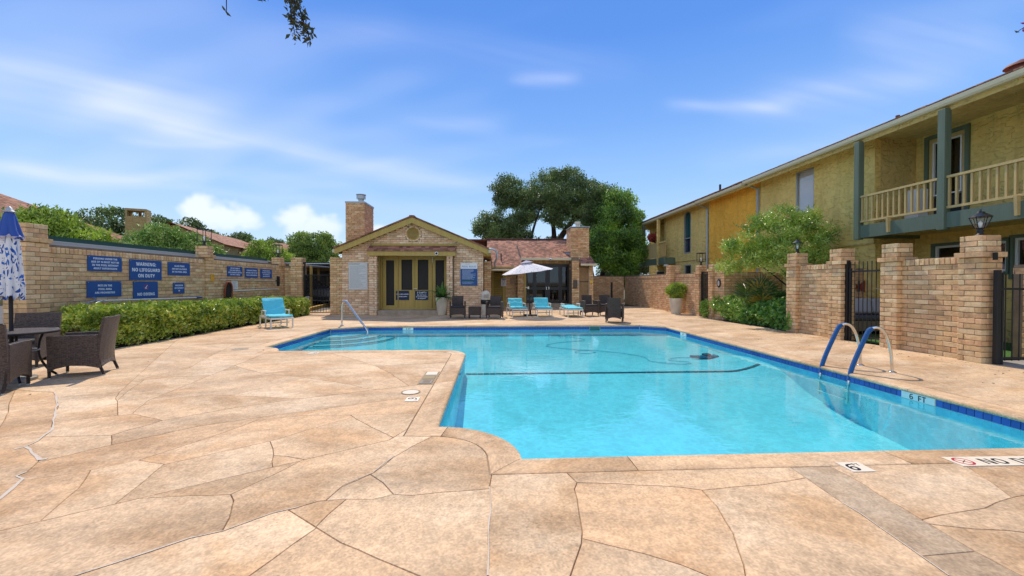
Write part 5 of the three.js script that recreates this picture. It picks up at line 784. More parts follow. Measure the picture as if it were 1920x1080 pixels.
// behind the left wall
tree('mounded yellow green shrub tree behind the nearest left pillar', [-11.3, 0, -10.9], [[[[-11.3, -0.1, -10.9], [-11.2, 1.4, -10.9], [-10.9, 2.4, -10.9]], 0.1, 0.03], [[[-11.3, 0.4, -10.9], [-12, 1.6, -11], [-12.4, 2.4, -11]], 0.08, 0.02], [[[-11.3, 0.6, -10.9], [-10.4, 1.8, -11.2], [-10, 2.3, -11.4]], 0.08, 0.02]],
  [[-11.4, 2.45, -10.8, 0.68, 0.8], [-10.95, 2.6, -10.8, 0.62, 0.8], [-10.4, 2.25, -11.0, 0.55], [-11.95, 2.2, -10.8, 0.55], [-10.0, 1.95, -11.2, 0.5], [-11.2, 1.9, -10.6, 0.85], [-12.3, 2.0, -10.8, 0.42]], { n: 2600, cols: LIME, geo: gBush, opts: { seed: 25, gap: -0.4, freq: 2.4, hollow: 0.6 }, fo: { clump: 3.2, seed: 35, tilt: 0.5 } });
tree('loose pale green shrub tree behind the middle of the left wall', [-11.4, 0, -15], [[[[-11.4, -0.1, -15], [-11.2, 1.6, -15], [-10.8, 2.6, -15]], 0.1, 0.03], [[[-11.4, 0.6, -15], [-12, 2, -15], [-12.2, 2.6, -15]], 0.07, 0.02]],
  [[-12.0, 2.5, -14.8, 0.6], [-11.3, 2.75, -14.8, 0.62], [-10.6, 2.55, -15, 0.6], [-12.5, 2.2, -14.6, 0.5], [-10.1, 2.2, -15.2, 0.5], [-11.5, 2.0, -14.4, 0.85], [-10.7, 1.9, -14.6, 0.75]], { n: 2300, cols: [[0.045, 0.085, 0.014], [0.09, 0.15, 0.022], [0.16, 0.22, 0.045], [0.26, 0.31, 0.11]], geo: gBush, mat: M.leafGloss, opts: { seed: 26, gap: -0.35, freq: 2.2, hollow: 0.55 }, fo: { clump: 3, seed: 36 } });
tree('yellow green round tree between the far house and the gate lantern', [-15.2, 0, -28.5], [[[[-15.2, -0.1, -28.5], [-15, 2, -28.5], [-14.8, 3.4, -28.5]], 0.14, 0.04]], [[-15.2, 3.2, -28.4, 1.0, 0.95], [-14.6, 2.7, -28.2, 0.95], [-15.8, 2.6, -28.4, 0.8], [-14.2, 3.0, -28.6, 0.6], [-16.4, 3.0, -29, 0.5]], { n: 1100, cols: LIME, geo: gBig, opts: { seed: 27, gap: -0.3, freq: 1.5 }, fo: { clump: 1.6, seed: 37, smin: 0.45, smax: 0.75 } });
tree('green tree with a rusty crown above the black gate', [-13.4, 0, -32.5], [[[[-13.4, -0.1, -32.5], [-13.3, 2, -32.5], [-13, 4, -32.5]], 0.2, 0.05], [[[-13.3, 2, -32.5], [-14.4, 3.6, -32.5]], 0.1, 0.03]], [[-14.6, 4.2, -32.4, 1.0, 0.9], [-13.4, 3.9, -32.2, 1.15, 0.95], [-12.5, 3.9, -32.4, 0.9], [-14.0, 3.0, -32, 1.2], [-12.6, 2.8, -32, 1.1], [-15.2, 3.2, -32.4, 0.8], [-12.9, 4.6, -32.6, 0.6]], { n: 2000, cols: [[0.05, 0.075, 0.014], [0.09, 0.14, 0.02], [0.15, 0.20, 0.03], [0.21, 0.24, 0.05]], geo: gBig, opts: { seed: 28, gap: -0.25, freq: 1.2 }, fo: { clump: 1.3, seed: 38, smin: 0.45, smax: 0.8 } });
{
  const far = [[-53, -56, 9.6, 4.2], [-48.5, -55, 10.3, 4.4], [-44, -56, 9.4, 4.0], [-40.5, -57, 9.2, 3.6], [-37, -55, 7.6, 3.4], [-33.5, -56, 7.3, 3.1], [-30, -58, 6.8, 2.8], [-27, -60, 5.8, 2.6]], words = ['farthest left dark oak rising behind the brown roof', 'tallest dark oak of the row behind the left roofs', 'dark oak left of the tan chimney box', 'dark oak directly behind the tan chimney box', 'dark oak right of the tan chimney box', 'dark oak over the olive house roof', 'dark oak right of the middle lantern', 'small dark oak at the right end of the far row'];
  far.forEach(([x, z, h, r], i) => tree(words[i], [x, 0, z], [[[[x, -0.2, z], [x + 0.3, h * 0.5, z], [x, h * 0.8, z]], 0.4, 0.1]], [[x, h - r * 0.45, z, r * 0.72, 0.8], [x - r * 0.6, h - r * 0.8, z + 0.4, r * 0.6], [x + r * 0.65, h - r * 0.75, z + 0.3, r * 0.6], [x, h - r * 1.2, z + 0.8, r * 0.85], [x + r * 0.2, h - r * 0.2, z, r * 0.4]], { n: 700, cols: i === 6 || i === 7 ? OLIVEG : OAK, geo: gBig, opts: { seed: 50 + i, gap: -0.2, freq: 0.6 }, fo: { clump: 0.5, seed: 60 + i, smin: 1.0, smax: 1.8 }, group: undefined }));
}
// hedge along the left wall
{
  const h = thing('hedge', 'long clipped hedge with bright green leaves along the left brick wall', 'hedge', [-8.05, 0, -12.95]), r = rngOf(71), pts = [];
  while (pts.length < 13500) { const z = rrs(r, -4.45, 4.5), t = r(), top = 0.66 + 0.05 * pnoise(z * 1.4, 1, 3) + 0.06 * pnoise(z * 3.5, 7, 3) + (z > 2 ? 0.04 : 0) - (z < -3.2 ? 0.05 : 0), end = Math.min(1, Math.min(z + 4.45, 4.5 - z) / 0.3), W = 0.6 * Math.sqrt(end + 0.05); let x, y; if (t < 0.45) { y = top * Math.sqrt(r()) * 0.98 + 0.02; x = W * (0.9 + 0.16 * pnoise(z * 2.2, y * 3, 4)) - 0.10 * Math.max(0, y / top - 0.7) * 3 + (r() - 0.6) * 0.12; } else { x = rrs(r, -0.6, W); y = top * (0.5 + 0.5 * Math.sqrt(end)) - Math.max(0, x - 0.35) * 0.35 + (r() - 0.6) * 0.1; } pts.push([x, y, z]); }
  foliage('leaves', h, gHedge, M.leafGloss, pts, HEDGE, { clump: 4, seed: 72, smin: 0.8, smax: 1.5, tilt: 1.2 });
  const st = []; for (let k = 0; k < 54; k++) { const z = -4.35 + k * 0.165, x = rr(-0.25, 0.3); st.push(bar([x, 0, z], [x + rr(-0.12, 0.2), 0.55, z + rr(-0.1, 0.1)], 0.008, 5)); } part('stems', st, M.bark, h).userData.kind = 'stuff';
}
function rrs(r, a, b) { return a + (b - a) * r(); }
function shrub(label, base, blobs, n, geo, mat, cols, o = {}, name = 'shrub') { const s = thing(name, label, o.cat || 'shrub', base); const st = []; for (let k = 0; k < 9; k++) { const b = blobs[k % blobs.length]; st.push(taper([[rr(-0.08, 0.08), 0, rr(-0.08, 0.08)], [b[0] * 0.5, b[1] * 0.5, b[2] * 0.5], [b[0] + rr(-0.1, 0.1), b[1], b[2] + rr(-0.1, 0.1)]], 0.014, 0.005, 6, 5)); } part('stems', st, M.bark, s).userData.kind = 'stuff'; foliage('leaves', s, geo, mat, inBlobs(blobs, n, o.seed || 5, { hollow: 0.5, freq: 3, gap: -0.45, ...o.in }), cols, { clump: 4, seed: (o.seed || 5) + 1, tilt: 0.7, ...o.fo }); return s; }
const SH1 = [[0.05, 0.10, 0.014], [0.10, 0.17, 0.025], [0.17, 0.25, 0.05], [0.30, 0.36, 0.12]], SH2 = [[0.025, 0.07, 0.01], [0.045, 0.12, 0.016], [0.08, 0.18, 0.025], [0.14, 0.24, 0.04]];
shrub('pale green leafy shrub at the far end of the right bed', [8.35, 0, -14.3], [[-0.1, 0.45, 0.5, 0.5], [0.0, 0.5, -0.3, 0.5], [-0.25, 0.35, -0.85, 0.38], [0.4, 0.6, 0.3, 0.5], [0.2, 0.7, 0.9, 0.5], [-0.2, 0.3, 1.1, 0.4]], 2000, gRound, M.leafGloss, SH1, { seed: 81 });
shrub('darker leafy shrub in the middle of the right bed under the small tree', [8.95, 0, -13.75], [[0, 0.6, 0, 0.5], [0.3, 0.6, 0.7, 0.5], [-0.2, 0.5, -0.6, 0.5], [-0.35, 0.42, 0.4, 0.42]], 1300, gRound, M.leafGloss, SH2.map((c, i) => (i === 3 ? SH1[3] : c)), { seed: 82 });
shrub('low deep green broad leaved shrub at the near end of the right bed', [8.3, 0, -11.7], [[-0.1, 0.34, 0.55, 0.42], [0.0, 0.34, 0.0, 0.46], [0.0, 0.36, -0.6, 0.42], [0.5, 0.4, 0.3, 0.5], [0.4, 0.42, -0.5, 0.48], [-0.2, 0.24, -0.95, 0.3], [-0.25, 0.24, 0.9, 0.26]], 2100, gRound, M.leaf, SH2, { seed: 83, fo: { smin: 0.9, smax: 1.5 } });
tree('airy small tree with willowy leaves beside the lantern pillar', [9.1, 0, -11.95], [[[[9.1, 0, -11.95], [9.0, 0.8, -11.95], [8.9, 1.7, -12], [8.6, 2.6, -12.1]], 0.06, 0.015], [[[9.1, 0.5, -11.95], [9.3, 1.4, -11.9], [9.6, 2.4, -11.8]], 0.04, 0.01], [[[9.0, 1.2, -11.95], [8.4, 1.9, -12.1], [7.9, 2.3, -12.3]], 0.03, 0.008], [[[9.0, 1.0, -12], [8.5, 1.6, -12.4], [8.1, 2.0, -12.6]], 0.03, 0.008]],
  [[8.5, 2.85, -12.1, 0.78, 0.9], [8.0, 2.3, -12.3, 0.72, 0.85], [9.0, 2.7, -12, 0.7, 0.85], [8.6, 2.0, -12, 0.8, 0.7], [9.4, 2.2, -11.8, 0.6], [7.55, 1.95, -12.5, 0.5, 0.7], [9.2, 3.05, -12, 0.45], [8.2, 3.1, -12.3, 0.42], [9.75, 1.9, -11.4, 0.35], [7.3, 2.45, -12.5, 0.3], [7.75, 2.95, -12.4, 0.3], [8.75, 3.45, -12.1, 0.25], [9.75, 2.7, -11.8, 0.35], [7.15, 1.75, -12.5, 0.3], [9.4, 3.3, -11.9, 0.25]], { n: 1800, cols: [[0.07, 0.12, 0.02], [0.13, 0.19, 0.03], [0.22, 0.28, 0.055], [0.36, 0.40, 0.13]], geo: gWillow, mat: M.leafGloss, opts: { seed: 29, gap: -0.1, freq: 2.0, hollow: 0.1 }, fo: { clump: 2.4, seed: 39, tilt: 0.9, smin: 0.8, smax: 1.35 } });
// fan palm in the bed
{
  const p = thing('fan_palm', 'fan palm with stiff green and yellow fronds in the right bed', 'palm', [8.55, 0, -12.95]); part('trunk', taper([[0, 0, 0], [0.02, 0.25, 0], [0, 0.5, 0]], 0.14, 0.1, 6, 10), M.bark, p);
  const r = rngOf(91), mats = [lin(0.06, 0.14, 0.03), lin(0.09, 0.18, 0.04), lin(0.05, 0.12, 0.05), lin(0.34, 0.26, 0.05)].map((c) => { const m = leafy(0.4, 0.3); m.color = c; return m; });
  for (let k = 0; k < 15; k++) {
    const a = (k / 15) * 6.283 + r() * 0.4, el = k % 3 === 0 ? 1.2 : 0.35 + r() * 0.6, L = 0.50 + 0.25 * r(), d = V(Math.cos(a) * Math.cos(el), Math.sin(el), Math.sin(a) * Math.cos(el)), c = d.clone().multiplyScalar(L).add(V(0, 0.48, 0)), side = d.clone().cross(V(0, 1, 0)).normalize(), up = side.clone().cross(d), g = [bar([0, 0.46, 0], c.toArray(), 0.009, 5)];
    for (let j = -9; j <= 9; j++) { const t = (j / 9) * 1.75, R = 0.52 * (1 - 0.12 * Math.abs(j / 9)), e = d.clone().multiplyScalar(Math.cos(t)).addScaledVector(side, Math.sin(t)).addScaledVector(up, 0.12 * Math.cos(j * 3.1)), w = side.clone().multiplyScalar(Math.cos(t)).addScaledVector(d, -Math.sin(t)).multiplyScalar(0.022), m = c.clone().addScaledVector(e, R * 0.55), tip = c.clone().addScaledVector(e, R).add(V(0, -0.05, 0)); g.push(quads([[c.toArray(), m.clone().add(w).toArray(), tip.toArray(), m.clone().sub(w).toArray()]])); }
    part('frond', g, mats[k === 4 || k === 6 ? 3 : k % 3], p, k === 4 || k === 6 ? 'yellowed frond' : undefined);
  }
}
// ------------------------------------------------------------------ signs
const SIGNBLUE = '#1f4f8f';
function sign(label, p, turn, w, h, draw, { name = 'sign', px = 512, back = lin(0.03, 0.09, 0.25), t = 0.018 } = {}) {
  const g = thing(name, label, 'sign', p, turn); part('board', rb(w, h, t, 0.004, 0, 0, t / 2), std(back, 0.6), g);
  const tx = canvasTex(px, Math.max(16, Math.round((px * h) / w)), draw), f = part('face', new THREE.PlaneGeometry(w - 0.006, h - 0.006), new THREE.MeshStandardMaterial({ map: tx, roughness: 0.65 }), g); f.position.z = t + 0.003;
  for (const sx of [-1, 1]) { const s = part('screw', new THREE.SphereGeometry(0.007, 8, 6), M.metalGrey, g); s.position.set(sx * (w / 2 - 0.03), h / 2 - 0.03, t + 0.003); } return g;
}
const lines = (L, { bg = SIGNBLUE, fg = '#eef2f4', size = 0.13, top = 0.5, gap = 1.32, font = 'sans-serif', squeeze = 0.92 } = {}) => (g, W, H) => { g.fillStyle = bg; g.fillRect(0, 0, W, H); g.fillStyle = fg; g.textAlign = 'center'; g.textBaseline = 'middle'; let s = size * H; g.font = `bold ${s}px ${font}`; const wide = Math.max(...L.map((l) => g.measureText(l).width)); if (wide > W * squeeze) { s *= (W * squeeze) / wide; g.font = `bold ${s}px ${font}`; } const step = Math.min(size * H * gap, (H * 0.86) / L.length); L.forEach((l, i) => g.fillText(l, W / 2, H * top + (i - (L.length - 1) / 2) * step)); };
const SX = -8.795; // face of the left wall; place, size from where the photo shows each corner
const onLeft = (label, z0, z1, y0, y1, draw, o) => sign(label, [SX, (y0 + y1) / 2, (z0 + z1) / 2], HP, Math.abs(z1 - z0), y1 - y0, draw, o);
onLeft('blue sign reading persons under the age of 14, top left of the first group', -9.42, -10.25, 1.555, 1.90, lines(['PERSONS UNDER THE', 'AGE OF 14 MUST NOT BE', 'IN THE POOL WITHOUT', 'ADULT SUPERVISION'], { size: 0.17 }));
onLeft('blue sign reading pets in the pool area are prohibited', -9.40, -10.23, 0.975, 1.335, lines(['PETS IN THE', 'POOL AREA', 'ARE PROHIBITED'], { size: 0.17, squeeze: 0.66 }));
onLeft('large blue sign reading warning no lifeguard on duty', -10.46, -11.43, 1.365, 1.87, lines(['WARNING:', 'NO LIFEGUARD', 'ON DUTY'], { size: 0.235 }));
onLeft('blue sign reading no diving with a red prohibition ring', -10.56, -11.30, 0.91, 1.33, (g, W, H) => { lines(['NO DIVING'], { size: 0.24, top: 0.76 })(g, W, H); const cx = W / 2, cy = H * 0.32, r = H * 0.16; g.strokeStyle = '#9a2a4a'; g.lineWidth = H * 0.03; g.beginPath(); g.arc(cx, cy, r, 0, 7); g.stroke(); g.strokeStyle = '#f0f0f0'; g.lineWidth = H * 0.035; g.beginPath(); g.moveTo(cx + r * 0.55, cy - r * 0.6); g.lineTo(cx - r * 0.4, cy + r * 0.5); g.lineTo(cx + r * 0.4, cy + r * 0.5); g.stroke(); });
onLeft('small blue sign reading glass items are not allowed', -11.65, -12.46, 1.50, 1.86, lines(['GLASS ITEMS', 'ARE NOT ALLOWED', 'IN THE POOL AREA'], { size: 0.17, squeeze: 0.74 }));
onLeft('smallest blue sign reading maximum occupancy 45', -11.83, -12.24, 1.0, 1.30, lines(['MAXIMUM', 'OCCUPANCY', '45'], { size: 0.19 }), { px: 256 });
onLeft('blue sign reading do not swim if ill, left of the second group', -14.16, -14.98, 1.51, 1.85, lines(['DO NOT SWIM IF', 'YOU HAVE BEEN ILL', 'WITH DIARRHEA WITHIN', 'THE PAST 2 WEEKS'], { size: 0.19 }));
onLeft('blue sign about changing diapers, middle of the second group', -15.14, -15.94, 1.48, 1.83, lines(['CHANGING DIAPERS', 'WITHIN 6 FEET OF THE', 'POOL IS PROHIBITED'], { size: 0.19 }));
onLeft('blue sign about extended breath holding, right of the second group', -16.12, -16.92, 1.47, 1.82, lines(['EXTENDED BREATH', 'HOLDING ACTIVITIES', 'ARE DANGEROUS', 'AND PROHIBITED'], { size: 0.17 }));
sign('small yellow warning plate on the pillar between the sign groups', [-8.74, 1.46, -13.36], HP, 0.13, 0.24, (g, W, H) => { g.fillStyle = '#e2a52a'; g.fillRect(0, 0, W, H); g.strokeStyle = '#8a4a18'; g.lineWidth = W * 0.08; g.beginPath(); g.arc(W / 2, H * 0.3, W * 0.22, 0, 7); g.stroke(); g.beginPath(); g.moveTo(W * 0.35, H * 0.6); g.lineTo(W * 0.65, H * 0.6); g.moveTo(W * 0.4, H * 0.75); g.lineTo(W * 0.6, H * 0.75); g.stroke(); }, { px: 128, back: lin(0.7, 0.4, 0.03) });
const strokes = (g, x0, x1, y0, y1, n, r, col) => { g.fillStyle = col; const h = (y1 - y0) / n; for (let i = 0; i < n; i++) { let x = x0; const end = x0 + (x1 - x0) * (0.55 + 0.45 * r()); while (x < end) { const w = (x1 - x0) * (0.02 + 0.06 * r()); g.fillRect(x, y0 + i * h + h * 0.25, Math.min(w, end - x), h * 0.38); x += w + (x1 - x0) * 0.016; } } };
sign('small white notice sheet on the left wall above the long pole', [SX, 1.22, -14.55], HP, 0.34, 0.30, (g, W, H) => { g.fillStyle = '#d9dad8'; g.fillRect(0, 0, W, H); strokes(g, W * 0.1, W * 0.9, H * 0.1, H * 0.9, 9, rngOf(5), '#8d9092'); }, { px: 256, back: lin(0.6, 0.6, 0.6) });
sign('tall white rules board left of the clubhouse doors', [-5.49, 1.57, -17.19], 0, 0.76, 1.10, (g, W, H) => { g.fillStyle = '#ccd2d2'; g.fillRect(0, 0, W, H); const r = rngOf(8); strokes(g, W * 0.03, W * 0.97, H * 0.01, H * 0.05, 1, r, '#4f5a60'); strokes(g, W * 0.03, W * 0.97, H * 0.05, H * 0.09, 1, r, '#4f5a60'); strokes(g, W * 0.05, W * 0.95, H * 0.11, H * 0.95, 34, r, '#8a9396'); }, { px: 512, back: lin(0.65, 0.67, 0.67) });
sign('white and blue pool rules board right of the clubhouse doors', [-1.0, 1.65, -17.19], 0, 0.69, 0.93, (g, W, H) => { g.fillStyle = '#dfe5e8'; g.fillRect(0, 0, W, H); g.fillStyle = '#23528e'; g.fillRect(0, H * 0.26, W, H * 0.74); const r = rngOf(9); strokes(g, W * 0.28, W * 0.72, H * 0.03, H * 0.08, 1, r, '#7c96b4'); g.fillStyle = '#6f93bd'; g.font = `bold ${H * 0.11}px sans-serif`; g.textAlign = 'center'; g.textBaseline = 'middle'; g.fillText('POOL RULES', W / 2, H * 0.165); strokes(g, W * 0.1, W * 0.92, H * 0.29, H * 0.74, 12, r, '#c4d2e2'); g.fillStyle = '#1d5a50'; g.fillRect(W * 0.12, H * 0.75, W * 0.76, H * 0.06); strokes(g, W * 0.1, W * 0.92, H * 0.83, H * 0.95, 3, r, '#a9bdd4'); });
sign('dark blue sign on the left clubhouse door about surveillance', [-3.79, 0.77, -17.565], 0, 0.55, 0.39, lines(['POOL AREA UNDER', 'SURVEILLANCE'], { bg: '#142a4e', size: 0.19 }));
sign('dark blue sign on the right clubhouse door about two guests', [-2.99, 0.77, -17.565], 0, 0.55, 0.39, (g, W, H) => { lines(['PER UNIT MUST', 'BE ACCOMPANIED', 'BY RESIDENT'], { bg: '#142a4e', size: 0.14, top: 0.66 })(g, W, H); g.font = `bold ${H * 0.23}px sans-serif`; g.fillText('2 GUESTS', W / 2, H * 0.2); });
sign('white notice with red print on the olive frame beside the louvered door', [0.55, 1.32, -22.19], 0, 0.28, 0.42, (g, W, H) => { g.fillStyle = '#d6d6dc'; g.fillRect(0, 0, W, H); g.fillStyle = '#3f4a60'; g.fillRect(W * 0.1, H * 0.06, W * 0.8, H * 0.1); g.strokeStyle = '#b04030'; g.lineWidth = W * 0.06; g.strokeRect(W * 0.28, H * 0.26, W * 0.4, H * 0.22); strokes(g, W * 0.2, W * 0.8, H * 0.58, H * 0.92, 4, rngOf(4), '#4d6a72'); }, { px: 128, back: lin(0.6, 0.6, 0.62) });
sign('faded pinkish notice on the shaded brick wall left of the dark doors', [1.02, 1.37, -22.33], 0, 0.22, 0.3, (g, W, H) => { g.fillStyle = '#a98a70'; g.fillRect(0, 0, W, H); strokes(g, W * 0.15, W * 0.85, H * 0.15, H * 0.85, 6, rngOf(3), '#86674f'); }, { px: 128, back: lin(0.3, 0.22, 0.16) });
// depth tiles set in the pool wall and the deck
function plate(name, label, p, turn, tilt, w, h, draw, px = 256) { const g = thing(name, label, 'marker tile', p, turn); const b = part('tile', rb(w, h, 0.012, 0.003, 0, 0, 0), M.cream, g), f = part('face', new THREE.PlaneGeometry(w - 0.004, h - 0.004), new THREE.MeshStandardMaterial({ map: canvasTex(px, Math.round((px * h) / w), draw), roughness: 0.4 }), g); f.position.z = 0.009; if (tilt) g.rotation.set(-HP, 0, turn, 'YXZ'), g.rotation.order = 'YXZ', (g.rotation.y = turn), (g.rotation.x = -HP), (g.rotation.z = 0); return g; }
const depthText = (t, bg = '#cfe4e4', s = 0.86, fg = '#10212a') => (g, W, H) => { g.fillStyle = bg; g.fillRect(0, 0, W, H); g.fillStyle = fg; g.font = `bold ${H * s}px sans-serif`; g.textAlign = 'center'; g.textBaseline = 'middle'; g.fillText(t, W / 2, H * 0.54); };
plate('depth_marker', 'pale tile reading 6 FT in the right pool wall', [5.112, -0.09, -4.77], -HP, 0, 0.40, 0.085, depthText('6  FT', '#a9d0d2', 1.12));
plate('depth_marker', 'pale tile reading 3 FT in the far pool wall', [-2.55, -0.09, -12.592], 0, 0, 0.30, 0.085, depthText('3 FT'));
plate('depth_marker', 'pale tile reading 4 FT in the far right corner of the pool', [5.112, -0.09, -10.97], -HP, 0, 0.33, 0.085, depthText('4 FT'));
{ const k = thing('pool_skimmer', 'greenish skimmer mouth in the far pool wall', 'skimmer', [3.1, -0.1, -12.59]); part('mouth', [box2(-0.15, 0.15, -0.06, 0.05, -0.004, 0.004)], std(lin(0.02, 0.12, 0.12), 0.5), k); part('frame', [box2(-0.17, 0.17, 0.05, 0.065, -0.006, 0.012), box2(-0.17, -0.15, -0.06, 0.05, -0.006, 0.012), box2(0.15, 0.17, -0.06, 0.05, -0.006, 0.012)], std(lin(0.2, 0.32, 0.26), 0.6), k); }
const six = (g, W, H) => { g.fillStyle = '#e9dcc4'; g.fillRect(0, 0, W, H); g.fillStyle = '#15181c'; g.textAlign = 'center'; g.textBaseline = 'middle'; g.font = `bold ${H * 0.95}px sans-serif`; g.fillText('6', W * 0.34, H * 0.55); g.font = `bold ${H * 0.34}px sans-serif`; g.fillText('FT', W * 0.68, H * 0.27); };
plate('deck_marker', 'cream deck tile reading 6 FT beside the near coping', [2.545, -0.004, -2.80], 0, 1, 0.17, 0.152, six);
plate('deck_marker', 'cream deck tile reading 6 FT on the inner deck by the round lid', [-0.90, -0.004, -4.66], -HP, 1, 0.17, 0.15, six);
plate('deck_marker', 'small cream depth tile near the shallow leg of the pool', [-3.3, -0.004, -7.78], Math.PI, 1, 0.17, 0.15, six);
plate('no_diving_marker', 'cream deck tiles with a red prohibition ring, no diving, at right edge', [3.84, -0.004, -2.845], -0.015, 1, 1.05, 0.155, (g, W, H) => { g.fillStyle = '#e9dcc4'; g.fillRect(0, 0, W, H); const cx = W * 0.085, cy = H * 0.5, r = H * 0.36; g.strokeStyle = '#b02a36'; g.lineWidth = H * 0.09; g.beginPath(); g.arc(cx, cy, r, 0, 7); g.stroke(); g.beginPath(); g.moveTo(cx - r * 0.7, cy - r * 0.7); g.lineTo(cx + r * 0.7, cy + r * 0.7); g.stroke(); g.strokeStyle = '#55392f'; g.lineWidth = H * 0.04; g.beginPath(); g.moveTo(cx - r * 0.5, cy + r * 0.4); g.lineTo(cx + r * 0.5, cy - r * 0.3); g.stroke(); g.fillStyle = '#1a1c20'; g.textAlign = 'left'; g.textBaseline = 'middle'; g.font = `bold ${H * 0.82}px sans-serif`; g.fillText('NO', W * 0.20, H * 0.54); g.fillText('DIVING', W * 0.44, H * 0.54, W * 0.53); g.strokeStyle = '#b9a98c'; g.lineWidth = 2; for (const x of [0.175, 0.42]) { g.beginPath(); g.moveTo(W * x, 0); g.lineTo(W * x, H); g.stroke(); } }, 512);
{ const s = thing('access_cover', 'row of three cream access covers set in the inner deck', 'cover', [-0.875, 0, -5.72], 0); part('frame', box2(-0.1, 0.1, -0.01, 0.003, -0.38, 0.38), std(lin(0.30, 0.22, 0.12), 0.8), s); [[-0.25, M.cream], [0.0, std(lin(0.25, 0.19, 0.09), 0.7)], [0.25, std(lin(0.22, 0.19, 0.16), 0.7)]].forEach(([z, m]) => part('lid', rb(0.16, 0.014, 0.2, 0.004, 0, 0.002, z), m, s)); for (let k = 0; k < 6; k++) part('slot', box2(-0.05, 0.05, 0.009, 0.011, 0.18 + k * 0.025, 0.19 + k * 0.025), M.joint, s); }
{ const l = thing('access_cover', 'round cream skimmer lid in the inner deck', 'lid', [-0.98, 0, -4.97]); part('ring', lathe([[0.095, 0.0], [0.112, 0.0], [0.112, 0.005], [0.095, 0.005]], 32), std(lin(0.28, 0.2, 0.12), 0.8), l); part('disc', cyl(0.094, 0.094, 0.012, 0, -0.008, 0, 32), M.cream, l); }
{ const l = thing('access_cover', 'round pale lid in the deck left of the shallow leg', 'lid', [-4.95, 0, -8.35]); part('ring', lathe([[0.13, 0.0], [0.15, 0.0], [0.15, 0.005], [0.13, 0.005]], 32), std(lin(0.4, 0.3, 0.2), 0.8), l); part('disc', cyl(0.129, 0.129, 0.012, 0, -0.008, 0, 32), M.concrete, l); }

// ------------------------------------------------------------------ pool fittings
{ // ladder of two bent tubes, the slope of each in a blue sleeve
  const l = thing('pool_ladder', 'steel pool ladder with blue sleeved rails at the right edge', 'ladder', [0, 0, 0]);
  for (const z of [-5.75, -6.27]) {
    const pts = [[5.765, 0, z], [5.745, 0.26, z], [5.685, 0.50, z], [5.60, 0.625, z], [5.50, 0.655, z], [5.40, 0.60, z], [5.30, 0.40, z], [5.20, 0.18, z], [5.145, 0.03, z], [5.125, -0.08, z], [5.09, -0.2, z], [5.085, -0.44, z]];
    const r = part('rail', tube(pts, 0.02, 60, 12), M.steel, l, z < -6 ? 'far rail' : 'near rail'); part('sleeve', tube([[5.45, 0.638, z], [5.40, 0.60, z], [5.30, 0.40, z], [5.20, 0.18, z], [5.145, 0.03, z], [5.125, -0.08, z], [5.115, -0.11, z]], 0.031, 40, 12), M.blue, r); part('escutcheon', lathe([[0.022, 0.024], [0.045, 0.014], [0.055, 0.002], [0.022, 0.002]], 20, 5.765, 0, z), M.steel, r);
    const seam = []; for (let k = 0; k < 26; k++) { const t = k / 25, c = new THREE.CatmullRomCurve3([V(5.45, 0.638, z), V(5.40, 0.60, z), V(5.30, 0.40, z), V(5.20, 0.18, z), V(5.145, 0.03, z)]).getPoint(t); seam.push(bx(0.012, 0.008, 0.012, c.x + 0.022, c.y - 0.016, z + 0.004)); } part('lacing', seam, M.blue, r).userData.kind = 'stuff';
  }
  for (const y of [-0.22, -0.38]) part('step', rb2(5.03, 5.09, y - 0.01, y + 0.01, -6.27, -5.75, 0.01), std(lin(0.3, 0.62, 0.66), 0.5), l);
}
{ // grab rail at the shallow corner
  const g = thing('handrail', 'bent steel grab rail over the shallow pool steps', 'handrail', [0, 0, 0]);
  part('tube', tube([[-4.56, 0, -12.74], [-4.56, 0.3, -12.74], [-4.555, 0.6, -12.73], [-4.52, 0.71, -12.71], [-4.45, 0.75, -12.67], [-4.36, 0.715, -12.62], [-4.1, 0.42, -12.46], [-3.8, 0.1, -12.28], [-3.66, -0.06, -12.19], [-3.62, -0.16, -12.16], [-3.62, -0.32, -12.16]], 0.026, 70, 12), M.steel, g);
  part('sleeve', tube([[-4.5, 0.725, -12.7], [-4.45, 0.752, -12.67], [-4.36, 0.715, -12.62], [-4.1, 0.42, -12.46], [-3.8, 0.1, -12.28]], 0.031, 40, 12), std(lin(0.30, 0.36, 0.46), 0.6), g); part('escutcheon', lathe([[0.028, 0.024], [0.055, 0.012], [0.06, 0.002], [0.028, 0.002]], 20, -4.56, 0, -12.74), M.steel, g);
}
{ // cleaner and its hose on the floor
  const y0 = floorY(-9.0), c = thing('pool_cleaner', 'dark winged pool cleaner lying on the pool floor', 'pool cleaner', [4.6, y0 + 0.03, -8.85], 0.2); part('wing', [extrude([[-0.3, 0.08], [-0.08, 0.03], [0.0, 0.07], [0.09, 0.02], [0.3, 0.05], [0.27, -0.1], [0.05, -0.14], [-0.16, -0.08]], 0.03, 0.008).rotateX(-HP)], std(lin(0.03, 0.2, 0.3), 0.6), c); part('body', rb(0.14, 0.07, 0.16, 0.03, 0.02, 0.05, 0.03), std(lin(0.015, 0.09, 0.15), 0.5), c);
  const P = [[1.9, -12.2], [2.4, -11.9], [2.5, -11.4], [1.7, -11.0], [1.35, -10.5], [1.9, -10.0], [2.4, -9.75], [2.2, -9.45], [1.9, -9.6], [2.2, -9.9], [2.9, -9.5], [3.3, -9.0], [3.3, -8.5], [3.8, -8.2], [4.05, -8.4], [3.7, -8.6], [3.95, -8.85], [4.5, -8.85]].map(([x, z]) => [x, floorY(z) + 0.02, z]);
  solo('cleaner_hose', tube(P, 0.009, 160, 6), std(lin(0.27, 0.68, 0.76), 0.6), 'thin looping hose of the cleaner on the pool floor', 'hose');
}
